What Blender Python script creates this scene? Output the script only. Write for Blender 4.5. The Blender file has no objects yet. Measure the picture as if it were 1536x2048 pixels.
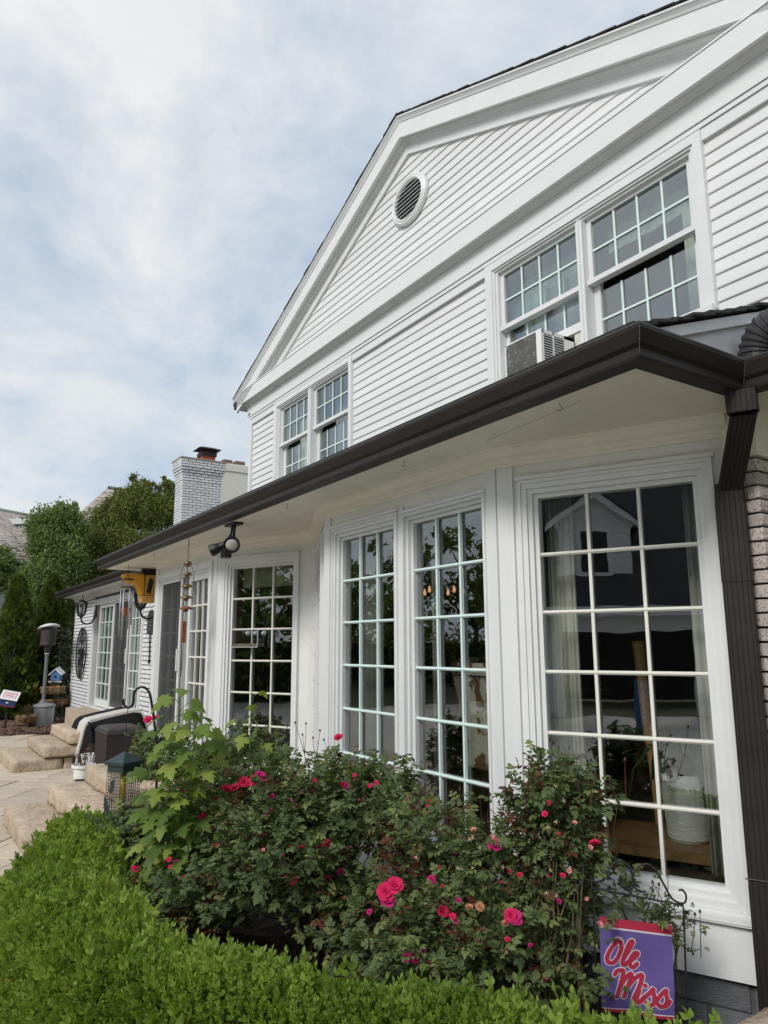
import bpy, math, random
import numpy as np
from mathutils import Matrix, Vector
rnd = random.Random(7)
RG = np.random.default_rng(11)
S = bpy.context.scene
COL = S.collection
R_ = math.radians

# ---------------------------------------------------------------- camera
# the camera stands at the origin; the patio lies 1.66 m below it
YAW, PITCH, ROLL = R_(33.2335), R_(10.4057), R_(-0.2252)
FPX = 1466.0
cf = Vector((-math.cos(YAW)*math.cos(PITCH), math.sin(YAW)*math.cos(PITCH), math.sin(PITCH)))
cr = Vector((math.sin(YAW), math.cos(YAW), 0))
cu = cr.cross(cf)
CR = cr*math.cos(ROLL) + cu*math.sin(ROLL)
CU = -cr*math.sin(ROLL) + cu*math.cos(ROLL)
cd = bpy.data.cameras.new('camera')
cam = bpy.data.objects.new('camera', cd)
COL.objects.link(cam)
cam.matrix_world = Matrix(((CR.x, CU.x, -cf.x, 0), (CR.y, CU.y, -cf.y, 0), (CR.z, CU.z, -cf.z, 0), (0, 0, 0, 1)))
cd.sensor_fit = 'VERTICAL'
cd.sensor_height = 36
cd.lens = 36*FPX/2048
cd.clip_start = 0.05
cd.clip_end = 2000
S.camera = cam

# ---------------------------------------------------------------- sky, sun, exposure
SUN_EL, SUN_DIR = 38, Vector((0.34, -0.94, 0))
wd = bpy.data.worlds.new('World')
S.world = wd
wd.use_nodes = True
nt = wd.node_tree
N, L = nt.nodes, nt.links
N.clear()
def nd(t, **k):
    n = N.new(t)
    for a, b in k.items():
        setattr(n, a, b)
    return n
out = nd('ShaderNodeOutputWorld')
bg = nd('ShaderNodeBackground')
bg.inputs['Strength'].default_value = 0.072
sky = nd('ShaderNodeTexSky', sky_type='NISHITA', sun_disc=False)
sky.sun_elevation = R_(SUN_EL)
sky.sun_rotation = math.atan2(SUN_DIR.x, SUN_DIR.y)
sky.air_density = 1.0
sky.dust_density = 1.5
tc = nd('ShaderNodeTexCoord')
sep = nd('ShaderNodeSeparateXYZ')
L.new(tc.outputs['Generated'], sep.inputs[0])
zz = nd('ShaderNodeMath', operation='MAXIMUM')
L.new(sep.outputs['Z'], zz.inputs[0]); zz.inputs[1].default_value = 0.0
za = nd('ShaderNodeMath', operation='ADD')
L.new(zz.outputs[0], za.inputs[0]); za.inputs[1].default_value = 0.42
dv = nd('ShaderNodeVectorMath', operation='DIVIDE')
cmb = nd('ShaderNodeCombineXYZ')
for i in range(3):
    L.new(za.outputs[0], cmb.inputs[i])
L.new(tc.outputs['Generated'], dv.inputs[0]); L.new(cmb.outputs[0], dv.inputs[1])
def noise(scale, detail, rough, off):
    mp = nd('ShaderNodeMapping')
    mp.inputs['Location'].default_value = off
    mp.inputs['Scale'].default_value = (1, 1, 0.35)
    L.new(dv.outputs[0], mp.inputs[0])
    n = nd('ShaderNodeTexNoise')
    n.inputs['Scale'].default_value = scale
    n.inputs['Detail'].default_value = detail
    n.inputs['Roughness'].default_value = rough
    n.inputs['Distortion'].default_value = 0.25
    L.new(mp.outputs[0], n.inputs['Vector'])
    return n
n1 = noise(3.2, 10, 0.6, (4.3, 2.2, 0.4))
n2 = noise(1.7, 8, 0.55, (2.3, 5.1, 3.0))
rp = nd('ShaderNodeValToRGB')
rp.color_ramp.elements[0].position = 0.34; rp.color_ramp.elements[0].color = (0.15, 0.15, 0.15, 1)
rp.color_ramp.elements[1].position = 0.60; rp.color_ramp.elements[1].color = (1, 1, 1, 1)
L.new(n1.outputs[0], rp.inputs[0])
r2 = nd('ShaderNodeValToRGB')
r2.color_ramp.elements[0].position = 0.33; r2.color_ramp.elements[0].color = (6.0, 6.4, 6.75, 1)
r2.color_ramp.elements[1].position = 0.66; r2.color_ramp.elements[1].color = (7.15, 7.25, 7.35, 1)
L.new(n2.outputs[0], r2.inputs[0])
blue = nd('ShaderNodeMixRGB'); blue.blend_type = 'MIX'
blue.inputs[0].default_value = 0.72
blue.inputs[2].default_value = (4.4, 5.5, 6.8, 1)
L.new(sky.outputs[0], blue.inputs[1])
mx = nd('ShaderNodeMixRGB')
L.new(rp.outputs[0], mx.inputs[0]); L.new(blue.outputs[0], mx.inputs[1]); L.new(r2.outputs[0], mx.inputs[2])
L.new(mx.outputs[0], bg.inputs['Color']); L.new(bg.outputs[0], out.inputs[0])

sl = bpy.data.lights.new('sun', 'SUN')
sl.energy = 1.5
sl.angle = R_(18)
sl.color = (1.0, 0.97, 0.935)
so = bpy.data.objects.new('sun', sl)
COL.objects.link(so)
sv = SUN_DIR.normalized()*math.cos(R_(SUN_EL)) + Vector((0, 0, math.sin(R_(SUN_EL))))
so.rotation_euler = sv.to_track_quat('Z', 'Y').to_euler()
so.location = sv*40
S.view_settings.view_transform = 'Standard'
S.view_settings.look = 'None'
S.view_settings.gamma = 1
S.view_settings.exposure = 0.74
S.cycles.max_bounces = 8
S.cycles.transparent_max_bounces = 24
S.cycles.caustics_reflective = False
S.cycles.caustics_refractive = False
S.cycles.sample_clamp_indirect = 6

# ---------------------------------------------------------------- helpers
def at(px, py, depth):
    "world point seen at a photo pixel, at a given distance along the view axis"
    return (cf + CR*((px-768)/FPX) - CU*((py-1024)/FPX))*depth
def atY(px, py, Y):
    d = cf + CR*((px-768)/FPX) - CU*((py-1024)/FPX)
    return d*(Y/d.y)
def atZ(px, py, Z):
    d = cf + CR*((px-768)/FPX) - CU*((py-1024)/FPX)
    return d*(Z/d.z)
def wpos(o):
    v = Vector((0, 0, 0))
    while o:
        v += o.location
        o = o.parent
    return v
def props(o, label=None, cat=None, group=None, kind=None):
    for k, v in (('label', label), ('category', cat), ('group', group), ('kind', kind)):
        if v:
            o[k] = v
    return o
def thing(name, label, cat, loc=(0, 0, 0), group=None):
    o = bpy.data.objects.new(name, None)
    o.empty_display_size = 0.1
    COL.objects.link(o)
    o.location = loc
    return props(o, label, cat, group)
def link(name, me, parent=None, mw=None):
    "link mesh data as an object; mw is its world matrix"
    o = bpy.data.objects.new(name, me)
    COL.objects.link(o)
    mw = mw or Matrix.Identity(4)
    if parent:
        o.parent = parent
        o.matrix_local = Matrix.Translation(-wpos(parent)) @ mw
    else:
        o.matrix_local = mw
    return o
def smooth(pts, k=6):
    "Catmull-Rom curve through the points"
    P = [Vector(p) for p in pts]; Q = []
    for i in range(len(P)-1):
        p0, p1, p2, p3 = P[max(i-1, 0)], P[i], P[i+1], P[min(i+2, len(P)-1)]
        for j in range(k):
            t = j/k
            Q.append(.5*((2*p1)+(-p0+p2)*t+(2*p0-5*p1+4*p2-p3)*t*t+(-p0+3*p1-3*p2+p3)*t**3))
    return Q+[P[-1]]
class MB:
    "collects shapes (in a frame M) and builds ONE mesh object"
    def __init__(s, M=None):
        s.v, s.f = [], []
        s.M = M or Matrix.Identity(4)
    def add(s, vs, fs):
        k = len(s.v)
        s.v += [s.M @ Vector(p) for p in vs]
        s.f += [[i+k for i in f] for f in fs]
        return s
    def box(s, a, b):
        x0, x1 = sorted((a[0], b[0])); y0, y1 = sorted((a[1], b[1])); z0, z1 = sorted((a[2], b[2]))
        return s.add([(x, y, z) for z in (z0, z1) for y in (y0, y1) for x in (x0, x1)],
                     [(0, 2, 3, 1), (4, 5, 7, 6), (0, 1, 5, 4), (2, 6, 7, 3), (0, 4, 6, 2), (1, 3, 7, 5)])
    def prism(s, poly, d):
        "closed prism: polygon points (3D) swept by vector d"
        n = len(poly); d = Vector(d)
        p = [Vector(q) for q in poly]
        return s.add(p+[q+d for q in p], [tuple(range(n))[::-1], tuple(range(n, 2*n))] +
                     [(i, (i+1) % n, n+(i+1) % n, n+i) for i in range(n)])
    def sweep(s, prof, path, closed=False):
        "loft a list of already placed rings"
        rings = path
        n = len(rings[0])
        vs = [p for r in rings for p in r]
        fs = [(i*n+j, i*n+(j+1) % n, (i+1)*n+(j+1) % n, (i+1)*n+j) for i in range(len(rings)-1) for j in range(n)]
        if not closed:
            fs += [tuple(range(n))[::-1], tuple(range((len(rings)-1)*n, len(rings)*n))]
        return s.add(vs, fs)
    def tube(s, pts, r, n=8):
        pts = [Vector(p) for p in pts]
        if not hasattr(r, '__len__'):
            r = [r]*len(pts)
        rings = []
        up = None
        for i, p in enumerate(pts):
            t = (pts[min(i+1, len(pts)-1)]-pts[max(i-1, 0)]).normalized()
            if up is None:
                up = Vector((0, 0, 1)) if abs(t.z) < 0.9 else Vector((1, 0, 0))
            a = t.cross(up).normalized()
            b = a.cross(t).normalized()
            up = b
            rings.append([p+(a*math.cos(2*math.pi*k/n)+b*math.sin(2*math.pi*k/n))*r[i] for k in range(n)])
        return s.sweep(None, rings)
    def lathe(s, prof, c=(0, 0, 0), n=16, sx=1, sy=1):
        "profile of (radius, z) about the vertical through c"
        c = Vector(c)
        rings = [[c+Vector((r*sx*math.cos(2*math.pi*k/n), r*sy*math.sin(2*math.pi*k/n), z)) for k in range(n)] for r, z in prof]
        return s.sweep(None, rings)
    def mesh(s, name, mat, off=None, smooth=False):
        me = bpy.data.meshes.new(name)
        o = off or Vector((0, 0, 0))
        me.from_pydata([tuple(p-o) for p in s.v], [], s.f)
        me.materials.append(mat)
        me.update()
        if smooth:
            me.polygons.foreach_set('use_smooth', [True]*len(me.polygons))
        return me
    def build(s, name, mat, parent=None, smooth=False, bevel=0):
        off = wpos(parent) if parent else Vector((0, 0, 0))
        o = bpy.data.objects.new(name, s.mesh(name, mat, off, smooth))
        COL.objects.link(o)
        if parent:
            o.parent = parent
        if bevel:
            m = o.modifiers.new('bevel', 'BEVEL'); m.width = bevel; m.segments = 2; m.limit_method = 'ANGLE'
        return o
    def build_top(s, name, mat, label, cat, loc, **k):
        "a top-level thing that is one mesh, its origin at its base"
        loc = Vector(loc)
        me = s.mesh(name, mat, loc, k.pop('smooth', False))
        o = bpy.data.objects.new(name, me)
        COL.objects.link(o)
        o.location = loc
        bv = k.pop('bevel', 0)
        if bv:
            m = o.modifiers.new('bevel', 'BEVEL'); m.width = bv; m.segments = 2; m.limit_method = 'ANGLE'
        return props(o, label, cat, **k)

# ---------------------------------------------------------------- materials
MATS = {}
def mat(name, base, rough=0.6, var=0.0, scale=8.0, bump=0.0, bscale=40.0, spec=0.4, dirt=None, dscale=2.0, damt=0.5,
        objvar=0.0, stretch=None, metal=0.0, dlo=0.55, dw=0.2):
    m = bpy.data.materials.new(name)
    m.use_nodes = True
    t = m.node_tree
    b = t.nodes['Principled BSDF']
    b.inputs['Roughness'].default_value = rough
    b.inputs['Specular IOR Level'].default_value = spec
    b.inputs['Metallic'].default_value = metal
    def n(k, **kw):
        x = t.nodes.new(k)
        for a, c in kw.items():
            setattr(x, a, c)
        return x
    tcx = n('ShaderNodeTexCoord')
    vec = tcx.outputs['Object']
    if objvar:
        o_ = n('ShaderNodeObjectInfo'); s_ = n('ShaderNodeMath', operation='MULTIPLY'); s_.inputs[1].default_value = 37.0
        v_ = n('ShaderNodeVectorMath', operation='ADD')
        t.links.new(o_.outputs['Random'], s_.inputs[0]); t.links.new(vec, v_.inputs[0]); t.links.new(s_.outputs[0], v_.inputs[1]); vec = v_.outputs[0]
    if stretch:
        mp = n('ShaderNodeMapping'); mp.inputs['Scale'].default_value = stretch
        t.links.new(vec, mp.inputs[0]); vec = mp.outputs[0]
    col = None
    rgb = n('ShaderNodeRGB'); rgb.outputs[0].default_value = (*base, 1)
    col = rgb.outputs[0]
    if var:
        ns = n('ShaderNodeTexNoise'); ns.inputs['Scale'].default_value = scale; ns.inputs['Detail'].default_value = 6
        ns.inputs['Roughness'].default_value = 0.65
        t.links.new(vec, ns.inputs['Vector'])
        mr = n('ShaderNodeMapRange'); mr.inputs['From Min'].default_value = 0.3; mr.inputs['From Max'].default_value = 0.7
        mr.inputs['To Min'].default_value = 1-var; mr.inputs['To Max'].default_value = 1+var
        t.links.new(ns.outputs[0], mr.inputs[0])
        mu = n('ShaderNodeVectorMath', operation='SCALE')
        t.links.new(col, mu.inputs[0]); t.links.new(mr.outputs[0], mu.inputs['Scale'])
        col = mu.outputs[0]
    if objvar:
        oi = n('ShaderNodeObjectInfo')
        mr = n('ShaderNodeMapRange'); mr.inputs['To Min'].default_value = 1-objvar; mr.inputs['To Max'].default_value = 1+objvar
        t.links.new(oi.outputs['Random'], mr.inputs[0])
        mu = n('ShaderNodeVectorMath', operation='SCALE')
        t.links.new(col, mu.inputs[0]); t.links.new(mr.outputs[0], mu.inputs['Scale'])
        col = mu.outputs[0]
    if dirt:
        ns = n('ShaderNodeTexNoise'); ns.inputs['Scale'].default_value = dscale; ns.inputs['Detail'].default_value = 8
        ns.inputs['Roughness'].default_value = 0.7
        t.links.new(vec, ns.inputs['Vector'])
        mr = n('ShaderNodeMapRange'); mr.inputs['From Min'].default_value = dlo; mr.inputs['From Max'].default_value = dlo+dw
        mr.inputs['To Max'].default_value = damt
        t.links.new(ns.outputs[0], mr.inputs[0])
        mi = n('ShaderNodeMixRGB'); mi.inputs[2].default_value = (*dirt, 1)
        t.links.new(mr.outputs[0], mi.inputs[0]); t.links.new(col, mi.inputs[1])
        col = mi.outputs[0]
    t.links.new(col, b.inputs['Base Color'])
    if bump:
        ns = n('ShaderNodeTexNoise'); ns.inputs['Scale'].default_value = bscale; ns.inputs['Detail'].default_value = 5
        t.links.new(vec, ns.inputs['Vector'])
        bp = n('ShaderNodeBump'); bp.inputs['Strength'].default_value = bump; bp.inputs['Distance'].default_value = 0.02
        t.links.new(ns.outputs[0], bp.inputs['Height']); t.links.new(bp.outputs[0], b.inputs['Normal'])
    MATS[name] = m
    return m
def leafmat(name, ramp, transl=0.3, rough=0.5, spec=0.3):
    "leaf colour from the per-leaf random attribute 'tint'"
    m = bpy.data.materials.new(name); m.use_nodes = True
    t = m.node_tree; b = t.nodes['Principled BSDF']
    a = t.nodes.new('ShaderNodeAttribute'); a.attribute_name = 'tint'
    r = t.nodes.new('ShaderNodeValToRGB')
    e = r.color_ramp.elements
    e[0].position, e[0].color = ramp[0][0], (*ramp[0][1], 1)
    e[1].position, e[1].color = ramp[-1][0], (*ramp[-1][1], 1)
    for p, c in ramp[1:-1]:
        x = e.new(p); x.color = (*c, 1)
    t.links.new(a.outputs['Fac'], r.inputs[0]); t.links.new(r.outputs[0], b.inputs['Base Color'])
    b.inputs['Roughness'].default_value = rough
    b.inputs['Specular IOR Level'].default_value = spec
    tr = t.nodes.new('ShaderNodeBsdfTranslucent')
    sc = t.nodes.new('ShaderNodeVectorMath'); sc.operation = 'MULTIPLY'; sc.inputs[1].default_value = (1.25, 1.35, 0.6)
    t.links.new(r.outputs[0], sc.inputs[0]); t.links.new(sc.outputs[0], tr.inputs[0])
    ms = t.nodes.new('ShaderNodeMixShader'); ms.inputs[0].default_value = transl
    t.links.new(b.outputs[0], ms.inputs[1]); t.links.new(tr.outputs[0], ms.inputs[2])
    t.links.new(ms.outputs[0], t.nodes['Material Output'].inputs[0])
    MATS[name] = m
    return m
def glassmat(name, gain=1.3, tint=(0.86, 0.9, 0.88), wob=0.0007):
    m = bpy.data.materials.new(name); m.use_nodes = True
    t = m.node_tree; t.nodes.remove(t.nodes['Principled BSDF'])
    tr = t.nodes.new('ShaderNodeBsdfTransparent'); tr.inputs[0].default_value = (*tint, 1)
    gl = t.nodes.new('ShaderNodeBsdfGlossy'); gl.inputs['Roughness'].default_value = 0.0
    gl.inputs[0].default_value = (0.95, 0.97, 1, 1)
    def mth(op, a, b):
        x = t.nodes.new('ShaderNodeMath'); x.operation = op; x.use_clamp = op == 'ADD'
        for i, q in enumerate((a, b)):
            if q is None:
                continue
            if isinstance(q, float):
                x.inputs[i].default_value = q
            else:
                t.links.new(q, x.inputs[i])
        return x.outputs[0]
    geo = t.nodes.new('ShaderNodeNewGeometry')
    dt = t.nodes.new('ShaderNodeVectorMath'); dt.operation = 'DOT_PRODUCT'
    t.links.new(geo.outputs['Normal'], dt.inputs[0]); t.links.new(geo.outputs['Incoming'], dt.inputs[1])
    p5 = mth('POWER', mth('SUBTRACT', 1.0, mth('ABSOLUTE', dt.outputs['Value'], None)), 5.0)
    refl = mth('ADD', mth('MULTIPLY', p5, 1.0-.04*gain), .04*gain)
    ns = t.nodes.new('ShaderNodeTexNoise'); ns.inputs['Scale'].default_value = 3.5; ns.inputs['Detail'].default_value = 1.5
    bp = t.nodes.new('ShaderNodeBump'); bp.inputs['Strength'].default_value = 1.0; bp.inputs['Distance'].default_value = wob
    t.links.new(geo.outputs['Position'], ns.inputs['Vector'])
    t.links.new(ns.outputs[0], bp.inputs['Height']); t.links.new(bp.outputs[0], gl.inputs['Normal'])
    ms = t.nodes.new('ShaderNodeMixShader')
    t.links.new(refl, ms.inputs[0])
    t.links.new(tr.outputs[0], ms.inputs[1]); t.links.new(gl.outputs[0], ms.inputs[2])
    t.links.new(ms.outputs[0], t.nodes['Material Output'].inputs[0])
    return m
def sheer(name, col, alpha):
    m = bpy.data.materials.new(name); m.use_nodes = True
    t = m.node_tree; b = t.nodes['Principled BSDF']
    b.inputs['Base Color'].default_value = (*col, 1); b.inputs['Roughness'].default_value = 0.8
    b.inputs['Alpha'].default_value = alpha
    return m

PAINT = mat('white_paint', (0.72, 0.72, 0.695), 0.5, var=0.05, scale=5, bump=0.06, bscale=60, dirt=(0.40, 0.37, 0.31), dscale=3.0, damt=0.12)
BOARD = mat('white_weathered_board', (0.72, 0.73, 0.725), 0.55, var=0.05, scale=3, bump=0.22, bscale=26, dirt=(0.20, 0.18, 0.16), dscale=6, damt=0.45, stretch=(1, 1, 9), dlo=.6)
SIDING = mat('white_vinyl_siding', (0.69, 0.695, 0.69), 0.42, var=0.03, scale=2, bump=0.03, bscale=40, dirt=(0.42, 0.41, 0.37), dscale=2.5, damt=0.22, objvar=0.03, stretch=(1, 1, 6))
TRIM = mat('white_trim', (0.69, 0.70, 0.695), 0.4, var=0.04, scale=5, bump=0.04, bscale=30, dirt=(0.45, 0.44, 0.40), dscale=3, damt=0.18)
CREAM = mat('cream_soffit_paint', (0.80, 0.765, 0.67), 0.6, var=0.05, scale=2.5, bump=0.05, bscale=18, dirt=(0.36, 0.31, 0.22), dscale=1.2, damt=0.16)
MINT = mat('pale_mint_muntin', (0.66, 0.78, 0.75), 0.35)
CREAMBAR = mat('cream_muntin', (0.72, 0.71, 0.64), 0.4)
BRONZE = mat('dark_bronze_metal', (0.023, 0.0185, 0.016), 0.5, var=0.25, scale=3, bump=0.03, bscale=9, spec=0.25, dirt=(0.06, 0.055, 0.05), dscale=2.2, damt=0.2)
LIP = mat('dark_bronze_lip', (0.055, 0.053, 0.05), 0.3, var=0.1)
SHINGLE = mat('dark_asphalt_shingle', (0.035, 0.034, 0.033), 0.9, var=0.4, scale=30, bump=0.6, bscale=120, objvar=0.3)
MORTAR = mat('dark_mortar', (0.09, 0.09, 0.095), 0.9, var=0.2, scale=20)
WBRICK = mat('whitewashed_brick', (0.70, 0.705, 0.72), 0.75, var=0.12, scale=14, bump=0.45, bscale=40, dirt=(0.36, 0.33, 0.32), dscale=9, damt=0.4, objvar=0.07)
OBRICK = mat('worn_painted_brick', (0.80, 0.715, 0.655), 0.85, var=0.14, scale=14, bump=0.7, bscale=45, dirt=(0.17, 0.095, 0.075), dscale=7, damt=0.8, objvar=0.12, dlo=.52, dw=.07)
FBLOCK = mat('dark_foundation_block', (0.14, 0.145, 0.155), 0.75, var=0.2, scale=6, bump=0.5, bscale=30, objvar=0.15)
STONE = mat('tan_step_stone', (0.47, 0.375, 0.275), 0.92, var=0.22, scale=9, bump=1.0, bscale=26, dirt=(0.24, 0.185, 0.13), dscale=3.2, damt=0.6, objvar=0.08, dlo=.5)
PAVER = mat('tan_paver', (0.49, 0.42, 0.33), 0.9, var=0.13, scale=6, bump=0.5, bscale=30, dirt=(0.3, 0.26, 0.2), dscale=3, damt=0.4, objvar=0.10)
JOINT = mat('dark_joint', (0.12, 0.10, 0.08), 0.95, var=0.2)
SOIL = mat('dark_soil', (0.028, 0.02, 0.015), 1.0, var=0.5, scale=25, bump=1.0, bscale=30)
MULCH = mat('brown_mulch', (0.075, 0.045, 0.032), 1.0, var=0.6, scale=40, bump=1.0, bscale=40)
BLACK = mat('black_metal', (0.012, 0.012, 0.013), 0.4)
IRON = mat('dark_iron', (0.022, 0.021, 0.022), 0.5, var=0.3)
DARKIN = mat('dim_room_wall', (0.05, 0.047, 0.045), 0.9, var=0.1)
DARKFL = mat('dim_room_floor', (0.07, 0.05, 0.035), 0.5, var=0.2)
CEIL = mat('room_ceiling', (0.4, 0.4, 0.38), 0.9)
GLASS = glassmat('window_glass', 3.3, (0.88, 0.90, 0.885))
GLASSUP = glassmat('upper_window_glass', 4.8, (0.82, 0.88, 0.86))
SCREEN = mat('dark_insect_screen', (0.030, 0.030, 0.032), 0.7, var=0.1)
CLEAR = glassmat('clear_plastic', 1.5, (0.93, 0.94, 0.94), 0.0)
GALV = mat('galvanized_metal', (0.34, 0.35, 0.36), 0.45, var=0.15, scale=6, metal=0.6)
GREYPOLE = mat('grey_painted_pole', (0.16, 0.17, 0.18), 0.45)
COIR = mat('coir_fibre', (0.40, 0.25, 0.13), 1.0, var=0.45, scale=45, bump=1.0, bscale=70)
TWIG = mat('dry_twig', (0.12, 0.075, 0.05), 0.9)
BARK = mat('bark', (0.09, 0.07, 0.05), 0.95, var=0.3, scale=14, bump=0.8, bscale=30)
WHITEPL = mat('white_plastic', (0.78, 0.78, 0.77), 0.35)
# ---------------------------------------------------------------- the ground
G = -1.66
mb = MB(); mb.box((-140, -90, G-0.6), (90, 120, G-0.075))
ground = mb.build('ground', mat('yard_ground', (0.07, 0.075, 0.035), 1.0, var=0.5, scale=6, bump=0.8, bscale=20)); ground['kind'] = 'structure'
mb = MB(); mb.prism([(-17.2, -.9, G-.07), (-4.2, -.9, G-.07), (-4.3, .42, G-.07), (-5.4, .8, G-.07), (-6.3, 1.1, G-.07), (-6.5, 2.62, G-.07), (-17.2, 2.62, G-.07)], (0, 0, .056))
patio = mb.build('patio', JOINT); patio['kind'] = 'structure'
DRIVE = mat('pale_concrete', (0.54, 0.51, 0.45), .9, var=.08, scale=2, bump=.3, bscale=40)
mb = MB(); mb.prism([(-18, -11.4, G-.075), (9, -11.4, G-.075), (9, 1.3, G-.075), (-.6, 1.3, G-.075), (-2.6, .15, G-.075), (-4.15, .2, G-.075), (-4.15, -.95, G-.075), (-18, -.95, G-.075)], (0, 0, .06))
drv = mb.build('driveway', DRIVE); drv['kind'] = 'structure'
pav = {}
ca, sa = math.cos(R_(52)), math.sin(R_(52))
def paver_at(cx, cy, w, h):
    k = (round(w, 2), round(h, 2))
    if k not in pav:
        p = MB(); a, b = w/2-0.006, h/2-0.006
        r0 = [(-a, -b), (a, -b), (a, b), (-a, b)]
        e = 0.008
        r1 = [(-a+e, -b+e), (a-e, -b+e), (a-e, b-e), (-a+e, b-e)]
        p.add([(x, y, -0.045) for x, y in r0]+[(x, y, -0.007) for x, y in r0]+[(x, y, 0) for x, y in r1],
              [(0, 1, 5, 4), (1, 2, 6, 5), (2, 3, 7, 6), (3, 0, 4, 7), (4, 5, 9, 8), (5, 6, 10, 9), (6, 7, 11, 10), (7, 4, 8, 11), (8, 9, 10, 11)])
        pav[k] = p.mesh('paver', PAVER)
    x, y = cx*ca-cy*sa, cx*sa+cy*ca
    if -16.9 < x < -4.3 and -0.95 < y < 2.45 and (x < -6.4 or y < .62+(-4.6-x)*.28):
        link('paver', pav[k], patio, Matrix.Translation((x, y, G-rnd.random()*0.006)) @ Matrix.Rotation(R_(52)+rnd.uniform(-.006, .006), 4, 'Z'))
y = -4.0
i = 0
while y < 18:
    h = (0.46, 0.31, 0.46, 0.62)[i % 4]; i += 1
    x = -16.0 + rnd.random()*0.5
    while x < 6:
        w = rnd.choice((0.62, 0.46, 0.78, 0.93))
        paver_at(x+w/2, y+h/2, w, h)
        x += w
    y += h
# soil of the flower bed, and the mulch bed beyond the patio
def sheet(name, poly, z, m, kind='structure', bumps=0.03, step=0.12):
    xs = [p[0] for p in poly]; ys = [p[1] for p in poly]
    def inside(x, y):
        r = False; n = len(poly)
        for a in range(n):
            x1, y1 = poly[a]; x2, y2 = poly[a-1]
            if (y1 > y) != (y2 > y) and x < (x2-x1)*(y-y1)/(y2-y1)+x1:
                r = not r
        return r
    b = MB(); idx = {}
    nx, ny = int((max(xs)-min(xs))/step)+1, int((max(ys)-min(ys))/step)+1
    def vid(i, j):
        if (i, j) not in idx:
            idx[i, j] = len(b.v); b.v.append(Vector((min(xs)+i*step, min(ys)+j*step, z+rnd.uniform(-bumps, bumps))))
        return idx[i, j]
    for i in range(nx):
        for j in range(ny):
            if inside(min(xs)+(i+.5)*step, min(ys)+(j+.5)*step):
                b.f.append([vid(i, j), vid(i+1, j), vid(i+1, j+1), vid(i, j+1)])
    o = b.build(name, m); o['kind'] = kind
    return o
sheet('flower_bed_soil', [(-6.6, 1.2), (-4.4, 0.45), (-3.2, 0.4), (-1.2, 1.6), (-1.6, 3.4), (-3.2, 2.9), (-5.4, 2.9), (-6.6, 3.4)], G-0.03, SOIL)
sheet('mulch_bed', [(-24, 0.9), (-16.6, 1.3), (-16.2, 2.6), (-16.0, 3.5), (-18.6, 3.5), (-18.8, 9), (-26, 9)], G+0.0, MULCH, bumps=0.02)
ch = MB()
for _ in range(1500):
    x, y = rnd.uniform(-19.5, -16.2), rnd.uniform(1.2, 3.4)
    a = rnd.random()*6.3; l = rnd.uniform(.03, .09); w = rnd.uniform(.012, .03); z = G+rnd.uniform(.015, .04)
    d = Vector((math.cos(a), math.sin(a), rnd.uniform(-.3, .3)))*l; e = Vector((-math.sin(a), math.cos(a), rnd.uniform(-.3, .3)))*w
    c = Vector((x, y, z))
    ch.add([c-d-e, c+d-e, c+d+e, c-d+e, c+Vector((0, 0, .015))], [(0, 1, 4), (1, 2, 4), (2, 3, 4), (3, 0, 4)])
o = ch.build('mulch_chips', mat('mulch_chip', (0.13, 0.075, 0.055), 1.0, var=0.6, scale=25)); o['kind'] = 'stuff'

# ---------------------------------------------------------------- the house
house = thing('house', 'white two storey house with gabled clapboard front and guttered window bays', 'house', (-6, 4.2, G))
ZS = 1.15          # soffit height
class WF:
    def __init__(s, x, y, a):
        c, n = math.cos(R_(a)), math.sin(R_(a))
        s.M = Matrix(((c, -n, 0, x), (n, c, 0, y), (0, 0, 1, 0), (0, 0, 0, 1)))
CUBE = {}
def unit(m, name):
    k = (m.name, name)
    if k not in CUBE:
        CUBE[k] = MB().box((0, 0, 0), (1, 1, 1)).mesh(name, m)
    return CUBE[k]
def brick_unit(name, m, k):
    "a worn brick in a 1x1x1 box with soft uneven corners"
    r = random.Random(k); e = 0.05
    b = MB()
    rings = []
    for y, s in ((0, .10), (0.08, 0.0), (1, 0.0)):
        rings.append([(s*.25+r.uniform(0, e)*.35, y, s+r.uniform(0, e)), (1-s*.25-r.uniform(0, e)*.35, y, s+r.uniform(0, e)),
                      (1-s*.25-r.uniform(0, e)*.35, y, 1-s-r.uniform(0, e)), (s*.25+r.uniform(0, e)*.35, y, 1-s-r.uniform(0, e))])
    return b.sweep(None, rings).mesh(name, m)
def blk(name, m, parent, wf, a, b):
    "a box piece from a to b (wall coordinates) sharing one unit mesh"
    M = wf.M @ Matrix.Translation((a[0], a[1], a[2])) @ Matrix.Diagonal((b[0]-a[0], b[1]-a[1], b[2]-a[2], 1))
    return link(name, unit(m, name), parent, M)
def wall_segment(wf, L, opens, z0=-1.25, z1=1.2, m=PAINT, ext=0.0):
    b = MB(wf.M); u = 0
    for (a, c, v0, v1) in opens:
        b.box((u, 0, z0), (a, 0.1, z1))
        b.box((a, 0, v1), (c, 0.1, z1))
        if v0 > z0:
            b.box((a, 0, z0), (c, 0.1, v0))
        u = c
    b.box((u, 0, z0), (L, 0.1, z1))
    return b.build('wall', m, house)
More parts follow.
